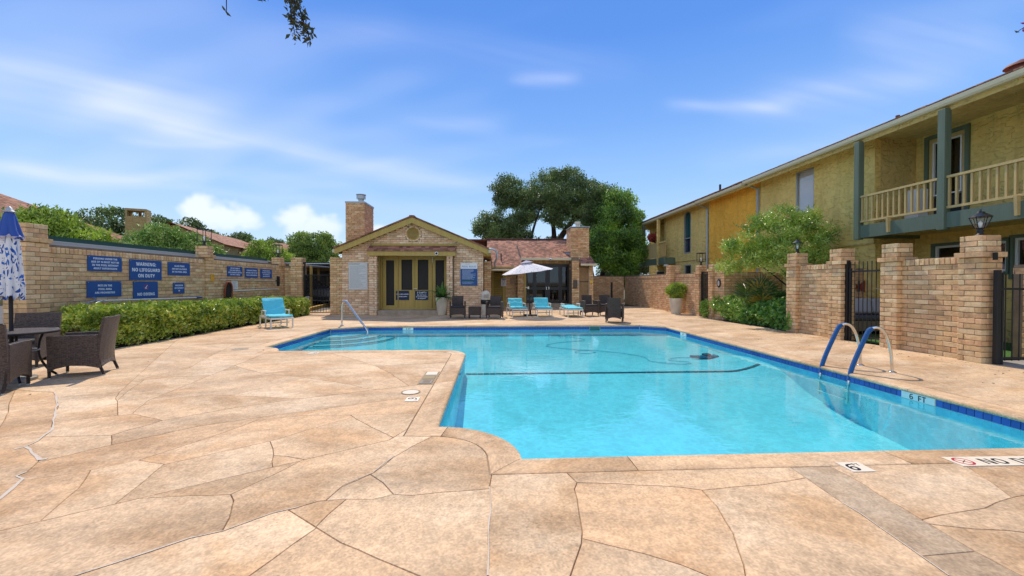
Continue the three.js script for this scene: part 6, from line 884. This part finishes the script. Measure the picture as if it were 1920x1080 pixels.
// ------------------------------------------------------------------ poles and hooks on the left wall
{
  const k = thing('life_hook', 'aluminium pole with a curved crook hanging low on the left wall', 'life hook', [0, 0, 0]); part('pole', bar([-8.72, 0.9, -9.55], [-8.72, 0.86, -12.8], 0.017, 10), M.white, k); part('crook', [tube([[-8.70, 0.9, -9.6], [-8.68, 0.9, -9.42], [-8.66, 0.86, -9.28], [-8.62, 0.76, -9.17], [-8.6, 0.62, -9.12]], 0.012, 20, 8), tube([[-8.70, 0.9, -9.7], [-8.62, 0.87, -9.46], [-8.58, 0.82, -9.34], [-8.55, 0.7, -9.24], [-8.54, 0.6, -9.2]], 0.012, 20, 8)], M.metalGrey, k); part('wall_hook', [tube([[-8.79, 0.98, -9.52], [-8.72, 0.95, -9.52], [-8.70, 0.8, -9.52], [-8.66, 0.76, -9.52]], 0.01, 14, 6)], std(lin(0.12, 0.22, 0.4), 0.5), k); part('end_grip', bar([-8.72, 0.862, -12.62], [-8.72, 0.859, -12.86], 0.022, 10), M.blue, k);
  const r = thing('leaf_net', 'leaf net with an orange frame on a long pole along the left wall', 'net', [0, 0, 0]); part('pole', bar([-8.72, 1.02, -14.3], [-8.72, 1.06, -17.3], 0.016, 10), M.white, r); const frm = part('frame', tube([[-8.7, 1.02, -14.28], [-8.66, 1.2, -14.2], [-8.65, 1.3, -14.1], [-8.68, 1.3, -13.98], [-8.72, 1.1, -13.95], [-8.74, 0.86, -13.98], [-8.72, 0.72, -14.1], [-8.68, 0.8, -14.24], [-8.7, 1.0, -14.28]], 0.022, 50, 8), std(lin(0.30, 0.07, 0.025), 0.6), r); part('net', [extrude([[-0.12, -0.34], [0.1, -0.34], [0.13, -0.05], [0.12, 0.24], [-0.06, 0.26], [-0.14, 0.0]], 0.03).rotateY(HP).translate(-8.72, 1.05, -14.1)], M.black, frm);
  const p = thing('telescopic_pole', 'upper white telescopic pole on the left wall under the small signs', 'pole', [0, 0, 0]); part('pole', bar([-8.74, 1.40, -13.75], [-8.74, 1.38, -17.25], 0.015, 10), M.cream, p); part('holder', rb2(-8.8, -8.72, 1.16, 1.56, -17.42, -17.32, 0.01), M.black, p); part('grip', bar([-8.73, 1.38, -17.1], [-8.73, 1.38, -17.3], 0.022, 10), M.black, p);
}
// ------------------------------------------------------------------ wicker furniture
function wickerChair(label, p, turn, group, mat, { bw = 0.57, bh = 0.86, flare = 0.075 } = {}) { // faces +z
  const c = thing('wicker_chair', label, 'chair', p, turn, group), W = 0.57, D = 0.55;
  const side = [[-0.26, 0.13], [-0.12, 0.17], [0.05, 0.185], [0.2, 0.15], [0.27, 0.11], [0.275, 0.60], [0.0, 0.605], [-0.25, 0.60]];
  for (const s of [-1, 1]) part('side_panel', boxUV(extrude(side, 0.035, 0.008).rotateY(-HP).translate(s * (W / 2 - 0.02) + 0.018, 0, 0)), mat, c);
  part('front_apron', boxUV(extrude([[-0.24, 0.13], [-0.12, 0.165], [0, 0.175], [0.12, 0.165], [0.24, 0.13], [0.24, 0.38], [-0.24, 0.38]], 0.03, 0.006).translate(0, 0, 0.23)), mat, c);
  part('seat', rb2(-0.245, 0.245, 0.36, 0.40, -0.24, 0.255, 0.015), mat, c); part('seat_cushion', rb2(-0.24, 0.24, 0.402, 0.455, -0.2, 0.26, 0.022), M.cushionDark, c);
  const nb = 8, rows = []; for (let i = 0; i <= nb; i++) { const t = i / nb, y = mix(0.12, bh, t), z = -0.24 - flare * Math.pow(Math.max(0, t - 0.25) / 0.75, 1.5) + 0.02 * (t < 0.3 ? (0.3 - t) / 0.3 : 0) - 0.03 * (t < 0.15 ? 1 - t / 0.15 : 0); rows.push([y, z]); }
  { const q = [], w = bw / 2, h = 0.038, cv = (x) => 0.03 * (1 - (x / w) ** 2), X = [-w, -w * 0.6, -w * 0.2, w * 0.2, w * 0.6, w]; for (let i = 0; i < nb; i++) for (let j = 0; j < 5; j++) { const [y0, z0] = rows[i], [y1, z1] = rows[i + 1], a = X[j], b = X[j + 1], low = (x) => (i === 0 ? 0.05 * (1 - (x / w) ** 2) : 0); q.push([[a, y0 + low(a), z0 - cv(a)], [b, y0 + low(b), z0 - cv(b)], [b, y1, z1 - cv(b)], [a, y1, z1 - cv(a)]], [[b, y0 + low(b), z0 - cv(b) - h], [a, y0 + low(a), z0 - cv(a) - h], [a, y1, z1 - cv(a) - h], [b, y1, z1 - cv(b) - h]]); if (i === nb - 1) q.push([[a, y1, z1 - cv(a)], [b, y1, z1 - cv(b)], [b, y1, z1 - cv(b) - h], [a, y1, z1 - cv(a) - h]]); if (j === 0) q.push([[a, y0, z0 - h], [a, y0, z0], [a, y1, z1], [a, y1, z1 - h]]); if (j === 4) q.push([[b, y0, z0], [b, y0, z0 - h], [b, y1, z1 - h], [b, y1, z1]]); } part('backrest', boxUV(quads(q)), mat, c); }
  for (const s of [-1, 1]) { part('leg', [bar([s * 0.255, 0.02, 0.265], [s * 0.262, 0.6, 0.262], 0.02, 8)], M.wickerDark, c); part('leg', [tube([[s * 0.25, 0.02, -0.315], [s * 0.255, 0.16, -0.27], [s * 0.26, 0.34, -0.255]], 0.02, 10, 8)], M.wickerDark, c); for (const z of [0.265, -0.315]) part('foot', cyl(0.017, 0.017, 0.02, s * 0.252, 0, z, 10), M.metalGrey, c); }
  return c;
}
const chG = 'brown wicker armchairs round the pool';
const ch1 = wickerChair('brown wicker armchair in front of the hedge, facing the round table', [-5.78, 0, -6.17], -HP - 0.0, undefined, M.wicker);
ch1.rotation.y = -HP + 0.42; ch1.scale.setScalar(0.95); ch1.position.x -= 0.05;
copy(ch1, 'dark wicker armchair behind the round table with its back to the brick pillar', [-7.22, 0, -6.75], 0.35);
copy(ch1, 'wicker armchair at the left edge nearest the camera, seen from behind', [-6.01, 0, -5.21], Math.PI + 0.47);
const dark0 = wickerChair('wicker armchair next to the clubhouse planter and the small wicker cube', [-1.3, 0, -15.25], 0.08, undefined, M.wickerDark, { bw: 0.42, bh: 0.81, flare: 0.06 });
copy(dark0, 'wicker armchair beside the beige litter bin, right of the wicker cube', [0.05, 0, -15.15], -0.15);
copy(dark0, 'wicker armchair right of the flat turquoise lounger, left one of two', [3.75, 0, -16.1], 0.15);
copy(dark0, 'wicker armchair behind the others near the clubhouse niche, right one of two', [4.45, 0, -16.3], -0.1);
copy(dark0, 'wicker armchair turned away, nearest the pool edge on the far side', [4.0, 0, -13.55], Math.PI - 0.35);
{ const t = thing('wicker_cube_table', 'small dark wicker cube table between two armchairs by the clubhouse', 'side table', [-0.68, 0, -15.25]); part('body', rb2(-0.22, 0.22, 0.13, 0.40, -0.22, 0.22, 0.015), M.wickerDark, t); part('top', rb2(-0.225, 0.225, 0.402, 0.425, -0.225, 0.225, 0.008), M.wicker, t); for (const a of [-1, 1]) for (const b of [-1, 1]) part('leg', cyl(0.016, 0.018, 0.14, a * 0.2, 0, b * 0.2, 8), M.wickerDark, t); }
{ // round table with curved legs
  const t = thing('round_table', 'round dark woven patio table holding the folded blue umbrella', 'table', [-6.35, 0, -5.75]); t.scale.set(0.725, 1, 0.725);
  part('tabletop', boxUV(lathe([[0.03, 0.635], [0.6, 0.635], [0.62, 0.64], [0.625, 0.652], [0.62, 0.662], [0.6, 0.665], [0.03, 0.665], [0.03, 0.635]], 48)), M.wickerDark, t); part('rim', new THREE.TorusGeometry(0.618, 0.016, 8, 48).rotateX(HP).translate(0, 0.645, 0), M.black, t);
  for (let k = 0; k < 4; k++) { const a = 0.55 + k * HP, c = Math.cos(a), s = Math.sin(a); const l = part('leg', tube([[0.42 * c, 0.63, 0.42 * s], [0.36 * c, 0.48, 0.36 * s], [0.36 * c, 0.3, 0.36 * s], [0.46 * c, 0.12, 0.46 * s], [0.58 * c, 0.02, 0.58 * s]], 0.018, 20, 8), M.black, t); part('foot', cyl(0.022, 0.02, 0.022, 0.585 * c, 0, 0.585 * s, 10), M.metalGrey, l); }
  part('brace_ring', new THREE.TorusGeometry(0.36, 0.009, 6, 32).rotateX(HP).translate(0, 0.4, 0), M.metalGrey, t);
}
{ // folded umbrella standing through the table
  const u = thing('folded_umbrella', 'folded patio umbrella in blue and white print at the left edge', 'umbrella', [-6.33, 0, -5.75]);
  part('pole', cyl(0.021, 0.021, 2.2, 0, 0.04, 0, 14), M.black, u); part('base', [cyl(0.23, 0.23, 0.04, 0, 0, 0, 36), lathe([[0.23, 0.04], [0.2, 0.055], [0.05, 0.06], [0.035, 0.2], [0.021, 0.2]], 36)], std(lin(0.30, 0.28, 0.25), 0.8), u); part('finial', lathe([[0.001, 2.3], [0.025, 2.285], [0.035, 2.25], [0.055, 2.235], [0.06, 2.22], [0.001, 2.22]], 18), M.metalGrey, u);
  const drape = (rows, folds, dep, seed) => { const N = 112, pos = [], uv = [], I = []; rows.forEach(([y, r], k) => { for (let i = 0; i <= N; i++) { const a = (i / N) * Math.PI * 2, w = Math.abs(Math.sin((a * folds) / 2 + 0.5 * Math.sin(a * 2 + seed) + 0.12 * k)), f = 1 - dep * (k / rows.length) * (1 - w) + 0.04 * Math.sin(a * 5 + k + seed); pos.push(r * f * Math.cos(a), y + 0.035 * (k === rows.length - 1 ? Math.sin(a * folds + seed) : 0), r * f * Math.sin(a)); uv.push((i / N) * 3, y * 1.6); } }); for (let k = 0; k + 1 < rows.length; k++) for (let i = 0; i < N; i++) { const o = k * (N + 1) + i; I.push(o, o + 1, o + N + 1, o + 1, o + N + 2, o + N + 1); } let g = new THREE.BufferGeometry(); g.setAttribute('position', new THREE.Float32BufferAttribute(pos, 3)); g.setAttribute('uv', new THREE.Float32BufferAttribute(uv, 2)); g.setIndex(I); g.computeVertexNormals(); return g; };
  const print = canvasTex(512, 512, (g, W, H) => { g.fillStyle = '#dfe4e8'; g.fillRect(0, 0, W, H); const r = rngOf(44); for (let i = 0; i < 60; i++) { const x = r() * W, y = r() * H, s = 18 + r() * 34; g.fillStyle = r() < 0.5 ? '#2f6cc0' : '#1d4f9e'; g.save(); g.translate(x, y); g.rotate(r() * 6.28); g.beginPath(); g.moveTo(-s, 0); g.quadraticCurveTo(-s * 0.2, -s * 0.8, s * 0.9, -s * 0.25); g.lineTo(s * 0.5, s * 0.35); g.closePath(); g.fill(); g.restore(); } for (let i = 0; i < 40; i++) { g.strokeStyle = '#17396f'; g.lineWidth = 5; const x = r() * W, y = r() * H; g.beginPath(); g.moveTo(x, y); g.lineTo(x + 44 * (r() - 0.3), y + 16 * (r() - 0.5)); g.stroke(); } }); print.wrapS = print.wrapT = THREE.RepeatWrapping;
  part('canopy', drape([[2.12, 0.09], [2.0, 0.11], [1.85, 0.135], [1.65, 0.155], [1.45, 0.17], [1.28, 0.185], [1.17, 0.19], [1.1, 0.185]], 9, 0.55, 1), new THREE.MeshStandardMaterial({ map: print, roughness: 0.85, side: THREE.DoubleSide, bumpMap: rep(T.cloth, 2), bumpScale: 0.003 }), u).scale.set(0.68, 1, 0.68);
  part('top_flap', drape([[2.235, 0.045], [2.2, 0.075], [2.1, 0.11], [1.98, 0.15], [1.9, 0.185]], 7, 0.4, 2), std(lin(0.03, 0.09, 0.36), 0.85, { side: THREE.DoubleSide }), u).scale.set(0.68, 1, 0.68); part('flap_piping', drape([[1.903, 0.188], [1.893, 0.188]], 7, 0.4, 2), std(lin(0.42, 0.40, 0.52), 0.8, { side: THREE.DoubleSide }), u).scale.set(0.68, 1, 0.68);
}
// loungers
function lounger(label, p, turn, ang, group, fx = 0, L = 0.46) { // foot end toward +z; ang lifts the back
  const c = thing('sun_lounger', label, 'sun lounger', p, turn), W = 0.60, hs = 0.30, f = M.frameWhite, zb = -0.1, fz = 0.64, rz = -0.62;
  part('frame', [box2(-W / 2, -W / 2 + 0.03, hs - 0.05, hs, rz, fz), box2(W / 2 - 0.03, W / 2, hs - 0.05, hs, rz, fz), box2(-W / 2 + 0.03, W / 2 - 0.03, hs - 0.05, hs, fz - 0.03, fz), box2(-W / 2 + 0.03, W / 2 - 0.03, hs - 0.05, hs, rz, rz + 0.03), box2(-W / 2 + 0.03, W / 2 - 0.03, 0.12, 0.15, 0.3, 0.33)], f, c);
  for (const s of [-1, 1]) { for (const z of [fz - 0.04, 0.05, rz + 0.04]) part('leg', beam([s * (W / 2 - 0.016), 0, z], [s * (W / 2 - 0.016), hs - 0.052, z], 0.032, 0.032), f, c); part('armrest', [rb2(s * (W / 2 + 0.015) - 0.025, s * (W / 2 + 0.015) + 0.025, 0.46, 0.49, -0.28, 0.16, 0.01), beam([s * (W / 2 + 0.015), hs - 0.02, 0.13], [s * (W / 2 + 0.015), 0.46, 0.13], 0.025, 0.025), beam([s * (W / 2 + 0.015), hs - 0.02, -0.25], [s * (W / 2 + 0.015), 0.46, -0.25], 0.025, 0.025)], f, c); }
  const cush = (len, seed) => { const g = new THREE.BoxGeometry(W - 0.03, 0.055, len, 14, 2, 18), P = g.attributes.position; for (let i = 0; i < P.count; i++) { const x = P.getX(i), z = P.getZ(i), e = Math.min(1, Math.min(W / 2 - 0.015 - Math.abs(x), len / 2 - Math.abs(z)) / 0.05); P.setY(i, P.getY(i) * (0.55 + 0.45 * Math.sqrt(Math.max(0, e))) + (P.getY(i) > 0 ? 0.016 * pnoise(x * 6 + seed, z * 9, seed) + 0.008 * Math.sin(z * 26 + 3 * pnoise(x * 4, z * 3, seed)) : 0)); } g.computeVertexNormals(); return boxUV(g); };
  part('seat_cushion', cush(fz - zb - 0.02, fx).translate(0, hs + 0.035, (fz + zb) / 2), M.turquoise, c);
  const bk = part('back_cushion', cush(L, fx + 3).translate(0, 0.035, -L / 2).rotateX(ang).translate(0, hs + 0.005, zb), M.turquoise, c); part('back_frame', [box2(-W / 2 + 0.03, -W / 2 + 0.055, -0.02, 0.0, -L, 0), box2(W / 2 - 0.055, W / 2 - 0.03, -0.02, 0.0, -L, 0), box2(-W / 2 + 0.055, W / 2 - 0.055, -0.02, 0.02, -L - 0.03, -L)].map((g) => g.rotateX(ang).translate(0, hs + 0.005, zb)), f, bk);
  if (ang > 0.3) part('back_strut', [beam([-0.2, hs - 0.02, rz + 0.1], [-0.2, hs + Math.sin(ang) * L * 0.6, zb - Math.cos(ang) * L * 0.6], 0.02, 0.02), beam([0.2, hs - 0.02, rz + 0.1], [0.2, hs + Math.sin(ang) * L * 0.6, zb - Math.cos(ang) * L * 0.6], 0.02, 0.02)], f, c);
  return c;
}
lounger('turquoise cushioned lounger standing alone in front of the left hedge', [-6.45, 0, -12.65], 0.72, 1.0, null, 1, 0.6);
lounger('turquoise lounger with raised back left of the open umbrella', [0.92, 0, -16.45], 0.16, 0.82, null, 2);
lounger('turquoise lounger with raised back right of the open umbrella', [1.93, 0, -16.4], 0.05, 0.88, null, 3);
lounger('turquoise lounger lying flat, rightmost by the clubhouse', [3.02, 0, -16.1], 0.1, 0.1, null, 4);
{ // open umbrella, tilted
  const u = thing('open_umbrella', 'open white patterned patio umbrella between the turquoise loungers', 'umbrella', [1.45, 0, -16.3]);
  part('base', [rb2(-0.26, 0.26, 0.0, 0.05, -0.26, 0.26, 0.015), cyl(0.05, 0.035, 0.2, 0, 0.05, 0, 14)], M.black, u); part('pole', [tube([[0, 0.05, 0], [-0.06, 0.9, 0], [-0.16, 1.75, 0], [-0.17, 2.02, 0]], 0.022, 16, 10)], M.iron, u); part('crank', [rb(0.06, 0.1, 0.06, 0.01, -0.075, 1.1, 0), bar([-0.1, 1.1, 0], [-0.2, 1.12, 0.02], 0.012, 8)], M.cream, u);
  const tilt = -0.125, R = 1.04, top = 2.12, drop = 0.36, pos = [], uv = [], I = [], N = 8, K = 6; const P = (k, a) => { const r = (R * k) / K, seg = Math.PI / N, loc = ((a % (2 * seg)) + 2 * seg) % (2 * seg) - seg, rr2 = r * (Math.cos(seg) / Math.cos(loc)), sag = 0.05 * (k / K) * (1 - Math.abs(loc) / seg); return [rr2 * Math.cos(a), -drop * Math.pow(k / K, 1.1) - sag * 0.4 + 0.02 * (1 - k / K), rr2 * Math.sin(a)]; };
  const M2 = 48; for (let k = 0; k <= K; k++) for (let i = 0; i <= M2; i++) { const p = P(k, (i / M2) * Math.PI * 2 + 0.2); pos.push(...p); uv.push(p[0] * 1.5, p[2] * 1.5); } for (let k = 0; k < K; k++) for (let i = 0; i < M2; i++) { const o = k * (M2 + 1) + i; I.push(o, o + 1, o + M2 + 1, o + 1, o + M2 + 2, o + M2 + 1); }
  const g = new THREE.BufferGeometry(); g.setAttribute('position', new THREE.Float32BufferAttribute(pos, 3)); g.setAttribute('uv', new THREE.Float32BufferAttribute(uv, 2)); g.setIndex(I); g.computeVertexNormals();
  const dots = canvasTex(512, 512, (c, W, H) => { c.fillStyle = '#e6e6ea'; c.fillRect(0, 0, W, H); const r = rngOf(45); for (let i = 0; i < 90; i++) { c.fillStyle = r() < 0.5 ? '#3d4468' : '#59607f'; const x = r() * W, y = r() * H; c.save(); c.translate(x, y); c.rotate(r() * 6); c.fillRect(-9, -5, 18, 10); c.restore(); } }); dots.wrapS = dots.wrapT = THREE.RepeatWrapping;
  const can = part('canopy', g, new THREE.MeshPhysicalMaterial({ map: dots, roughness: 0.85, transmission: 0.35, thickness: 0, side: THREE.DoubleSide }), u); can.position.set(-0.15, top - 0.03, 0); can.rotation.z = -tilt; can.rotation.x = 0.05;
  const val = part('top_cap', (() => { const q = new THREE.ConeGeometry(0.26, 0.09, 8, 1, true).translate(0, 0.01, 0); return q; })(), std(lin(0.34, 0.34, 0.46), 0.85, { side: THREE.DoubleSide }), can); val.position.y = 0.03;
  for (let k = 0; k < 8; k++) { const a = (k / 8) * Math.PI * 2 + 0.2 + Math.PI / 8; part('rib', bar([0, -0.01, 0], [R * 0.98 * Math.cos(a), -drop - 0.03, R * 0.98 * Math.sin(a)], 0.007, 5), M.iron, can); }
}
// planters and litter bin
function planter(label, p, r0, r1, h) { const g = thing('planter', label, 'planter', p); part('pot', lathe([[0.001, 0], [r0 - 0.02, 0], [r0, 0.015], [mix(r0, r1, 0.55), h * 0.5], [r1, h - 0.03], [r1, h], [r1 - 0.03, h], [r1 - 0.045, h - 0.06], [0.001, h - 0.07]], 40), M.planter, g); part('soil', cyl(r1 - 0.05, r1 - 0.05, 0.01, 0, h - 0.07, 0, 24), M.soil, g); return g; }
planter('tall tapered beige planter at the right clubhouse door', [-2.07, 0, -16.8], 0.16, 0.25, 0.71); planter('tapered beige planter against the far right brick wall', [7.6, 0, -17.0], 0.19, 0.26, 0.66);
{
  const s = thing('potted_plant', 'green strap leaved plant in the planter at the clubhouse doors', 'plant', [-2.07, 0.66, -16.8]), r = rngOf(101), mats = [lin(0.12, 0.26, 0.06), lin(0.18, 0.36, 0.07), lin(0.09, 0.2, 0.06)].map((c) => { const m = leafy(0.4, 0.3); m.color = c; return m; });
  for (let k = 0; k < 46; k++) { const a = r() * 6.283, el = 0.25 + r() * 1.2, L = 0.55 + r() * 0.5, d = V(Math.cos(a) * Math.cos(el), Math.sin(el), Math.sin(a) * Math.cos(el)), sd = d.clone().cross(V(0, 1, 0)).normalize(), q = []; let prev = null; for (let j = 0; j <= 6; j++) { const t = j / 6, c = d.clone().multiplyScalar(L * t).add(V(0, -0.42 * L * t * t * (1.25 - el * 0.5), 0)), w = 0.055 * Math.sin(Math.PI * Math.min(1, 0.18 + t * 0.82)) + 0.004, l = c.clone().addScaledVector(sd, w).toArray(), m = c.clone().addScaledVector(sd, -w).toArray(); if (prev) q.push([prev[0], prev[1], m, l]); prev = [l, m]; } part('leaf', quads(q), mats[k % 3], s); }
  for (const [a, x] of [[Math.PI, -0.95], [0.2, 0.75], [Math.PI + 0.2, -0.75]]) part('stem', tube([[0, 0.02, 0], [x * 0.4, 0.3, 0.02], [x * 0.8, 0.28, 0.04], [x, 0.2, 0.05]], 0.008, 14, 5), M.leaf.clone(), s).material.color = lin(0.07, 0.15, 0.03);
}
shrub('bushy yellow green plant in the far right planter', [7.6, 0.6, -17.0], [[0, 0.3, 0, 0.34, 1.0], [-0.2, 0.35, 0, 0.24], [0.2, 0.42, 0, 0.25], [0, 0.52, 0, 0.22], [0.3, 0.5, 0, 0.14]], 650, gBush, M.leaf, LIME, { seed: 84, cat: 'plant', fo: { smin: 0.45, smax: 0.75, tilt: 0.4 }, in: { flat: 0.02 } }, 'potted_plant');
{ const b = thing('litter_bin', 'beige domed litter bin with a black bag at the clubhouse corner', 'litter bin', [-0.3, 0, -16.75]); part('body', lathe([[0.001, 0], [0.165, 0], [0.175, 0.02], [0.18, 0.5], [0.185, 0.56], [0.001, 0.56]], 32), M.planter, b); part('bag', lathe([[0.186, 0.44], [0.205, 0.46], [0.21, 0.55], [0.205, 0.62], [0.19, 0.63]], 26), std(lin(0.012, 0.012, 0.014), 0.35), b); part('dome', lathe([[0.195, 0.60], [0.205, 0.62], [0.20, 0.72], [0.185, 0.84], [0.14, 0.93], [0.07, 0.975], [0.001, 0.985]], 32), M.planter, b); part('flap', rb(0.2, 0.14, 0.02, 0.005, 0.02, 0.76, 0.19), std(lin(0.4, 0.35, 0.27), 0.7), b); }
// patio behind the butterfly gate
{
  const b = thing('wall_butterfly', 'dark red metal butterfly hung on the patio wall behind the gate', 'wall art', [9.95, 1.24, -10.92]); part('wing', extrude([[0, -0.05], [0.16, 0.12], [0.36, 0.22], [0.30, 0.0], [0.24, -0.06], [0.28, -0.26], [0.1, -0.16]], 0.015).rotateY(0), std(lin(0.34, 0.06, 0.035), 0.5, { metalness: 0.4 }), b); part('wing', extrude([[0, -0.05], [-0.1, -0.16], [-0.28, -0.26], [-0.24, -0.06], [-0.30, 0.0], [-0.36, 0.22], [-0.16, 0.12]], 0.015), std(lin(0.34, 0.06, 0.035), 0.5, { metalness: 0.4 }), b); part('body', rb(0.04, 0.3, 0.04, 0.015, 0, -0.04, 0.02), M.iron, b);
  const s = thing('patio_sofa', 'grey cushioned patio sofa behind the butterfly gate', 'sofa', [9.85, 0, -10.35]); part('frame', [rb2(-0.85, 0.85, 0.08, 0.34, -0.4, 0.35, 0.02), rb2(-0.85, 0.85, 0.3, 0.62, -0.45, -0.36, 0.02), rb2(-0.9, -0.82, 0.08, 0.55, -0.4, 0.35, 0.02)], std(lin(0.26, 0.2, 0.14), 0.8), s); part('seat_cushion', rb2(-0.8, 0.8, 0.345, 0.46, -0.34, 0.36, 0.04), std(lin(0.1, 0.1, 0.105), 0.9), s); for (const [x, a] of [[-0.55, 0.25], [-0.12, -0.1], [0.35, 0.1]]) part('pillow', rotX(rb(0.46, 0.42, 0.16, 0.07), -0.3).rotateY(a).translate(x, 0.68, -0.22), std(lin(0.48, 0.47, 0.48), 0.9), s);
}
{ const l = thing('wall_light', 'oval black wall light on the short brick panel by the bed', 'wall light', [7.985, 1.28, -14.4], -HP); part('rim', new THREE.TorusGeometry(0.085, 0.025, 10, 28).scale(1, 1.45, 1), M.iron, l); part('glass', new THREE.SphereGeometry(0.08, 18, 12).scale(1, 1.45, 0.35), M.cream, l); }
{ const l = thing('bollard_post', 'dark standing post near the far right corner under the oak', 'post', [6.9, 0, -24.0]); part('shaft', rb2(-0.05, 0.05, 0, 1.28, -0.05, 0.05, 0.01), M.iron, l); part('cap', rb2(-0.06, 0.06, 1.28, 1.32, -0.06, 0.06, 0.005), M.iron, l); }
{ // hanging baskets on the far balcony
  for (const [z, y, x, lab, c] of [[-27.3, 3.78, 9.5, 'red flower basket at the far end of the far balcony', [[0.25, 0.01, 0.012], [0.45, 0.02, 0.03], [0.6, 0.05, 0.06]]], [-25.4, 4.0, 9.9, 'darker red flower basket hanging inside the far balcony', [[0.1, 0.02, 0.012], [0.2, 0.03, 0.02], [0.3, 0.05, 0.04]]]]) { const b = thing('flower_basket', lab, 'flower basket', [x, y, z]); part('pot', lathe([[0.001, -0.2], [0.12, -0.18], [0.18, 0], [0.16, 0], [0.001, -0.02]], 16), M.wickerDark, b); part('hanger', [bar([0, 0, 0], [0, 4.95 - y, 0], 0.006, 4)], M.iron, b); foliage('flowers', b, gRound, M.leafDull, inBlobs([[0, 0.1, 0, 0.27]], 150, 7, { hollow: 0.4, gap: -1, flat: -0.2 }), c, { clump: 5, seed: 8 }); }
}
// overhanging twigs of a live oak, above and in front of the camera
function twig(label, name, root, stems, leafCols, n, seed, L = 0.045) {
  const t = thing(name, label, 'branch', root), r = rngOf(seed), pts = []; part('stem', stems.map((s) => taper(s, 0.009, 0.0025, 10, 5)), M.bark, t);
  const g = leafPair(L, L * 0.42, 0.15, 0.2), m = new THREE.InstancedMesh(g, M.leafDull, n), o = new THREE.Object3D(), c = new THREE.Color();
  for (let i = 0; i < n; i++) { const s = stems[Math.floor(r() * stems.length)], cv = new THREE.CatmullRomCurve3(s.map((p) => V(...p))), p = cv.getPoint(1 - r() ** 0.8), k = 0.06; o.position.set(p.x + (r() - 0.5) * k, p.y + (r() - 0.5) * k, p.z + (r() - 0.5) * k); o.rotation.set(r() * 6.28, r() * 6.28, r() * 6.28); o.scale.setScalar(0.7 + 0.6 * r()); o.updateMatrix(); m.setMatrixAt(i, o.matrix); const q = leafCols[Math.floor(r() * leafCols.length)]; c.setRGB(...q); m.setColorAt(i, c); }
  m.name = 'leaves'; m.userData.kind = 'stuff'; shade(m); t.add(m);
}
const TW = [[0.03, 0.045, 0.015], [0.05, 0.065, 0.02], [0.09, 0.09, 0.02]];
twig('larger hanging sprig of dark oak leaves at the top of the view', 'oak_branch', [-1.42, 3.60, -3.0], [[[0, 0.2, 0], [-0.02, -0.05, 0], [0.0, -0.25, 0.02], [0.02, -0.48, 0], [0.04, -0.6, 0]], [[0, 0, 0], [0.03, -0.2, 0.05], [0.06, -0.36, 0.06], [0.06, -0.5, 0.06]], [[-0.01, -0.08, 0], [-0.07, -0.2, 0], [-0.16, -0.28, 0.02], [-0.21, -0.3, 0.02]], [[0, -0.2, 0], [0.05, -0.36, -0.04], [0.09, -0.5, -0.05], [0.12, -0.57, -0.05]], [[0, 0.0, 0], [0.05, -0.12, 0.02], [0.09, -0.2, 0.02]]], TW, 700, 201, 0.045);
twig('thin hanging twig of oak leaves at the top left of the view', 'oak_branch', [-1.84, 3.62, -3.0], [[[0, 0.2, 0], [0, -0.1, 0], [-0.01, -0.28, 0], [-0.01, -0.44, 0]], [[0.02, 0, 0], [0.08, -0.12, 0], [0.15, -0.22, 0], [0.19, -0.29, 0]], [[-0.05, 0.1, 0], [0.06, -0.1, 0], [0.1, -0.17, 0]], [[-0.04, 0, 0], [-0.03, -0.18, 0], [-0.01, -0.22, 0]]], TW, 170, 202, 0.04);
twig('small stray oak leaves at the top edge right of the large sprig', 'oak_branch', [-1.19, 3.62, -3.0], [[[0, 0.2, 0], [0.02, -0.1, 0], [0.04, -0.26, 0], [0.06, -0.31, 0]], [[-0.4, 0.1, 0], [-0.41, -0.1, 0], [-0.43, -0.2, 0]]], TW, 30, 203);
twig('purple flowering twig tip in the top right corner', 'flowering_twig', [4.42, 3.50, -3.35], [[[0.35, 0.3, 0], [0.2, 0.1, 0], [0.08, -0.03, 0], [0.02, -0.07, 0]]], [[0.28, 0.03, 0.2], [0.2, 0.02, 0.12], [0.06, 0.05, 0.02]], 16, 204, 0.045);
{ // dry leaves blown against the right wall and over the deck
  const r = rngOf(505), n = 190, g = leafPair(0.035, 0.018, 0.3, 0.3).rotateX(-HP), m = new THREE.InstancedMesh(g, M.leafDull, n), o = new THREE.Object3D(), c = new THREE.Color();
  for (let i = 0; i < n; i++) { const k = r(); if (k < 0.5) o.position.set(7.75 - 0.5 * r() ** 2.5, 0.004, -5.5 - 5 * r()); else if (k < 0.75) o.position.set(7.85 - 0.6 * r() ** 2, 0.004, -14.8 - 7 * r()); else o.position.set(-6 + 13 * r(), 0.004, -2 - 14 * r()); if (o.position.x > -5 && o.position.x < 5.5 && o.position.z < -2.8 && o.position.z > -12.9) o.position.set(5.8 + 1.5 * r(), 0.004, -3.5 - 8 * r()); o.rotation.set((r() - 0.5) * 0.5, r() * 6.28, (r() - 0.5) * 0.5); o.scale.setScalar(0.5 + 0.9 * r()); o.updateMatrix(); m.setMatrixAt(i, o.matrix); c.setRGB(0.12 + 0.12 * r(), 0.07 + 0.06 * r(), 0.03); m.setColorAt(i, c); }
  m.name = 'fallen_leaves'; shade(m); scene.add(m); tag(m, 'dry brown leaves scattered on the deck along the right wall', 'leaves', undefined, 'stuff');
}
renderer.render(scene, camera);
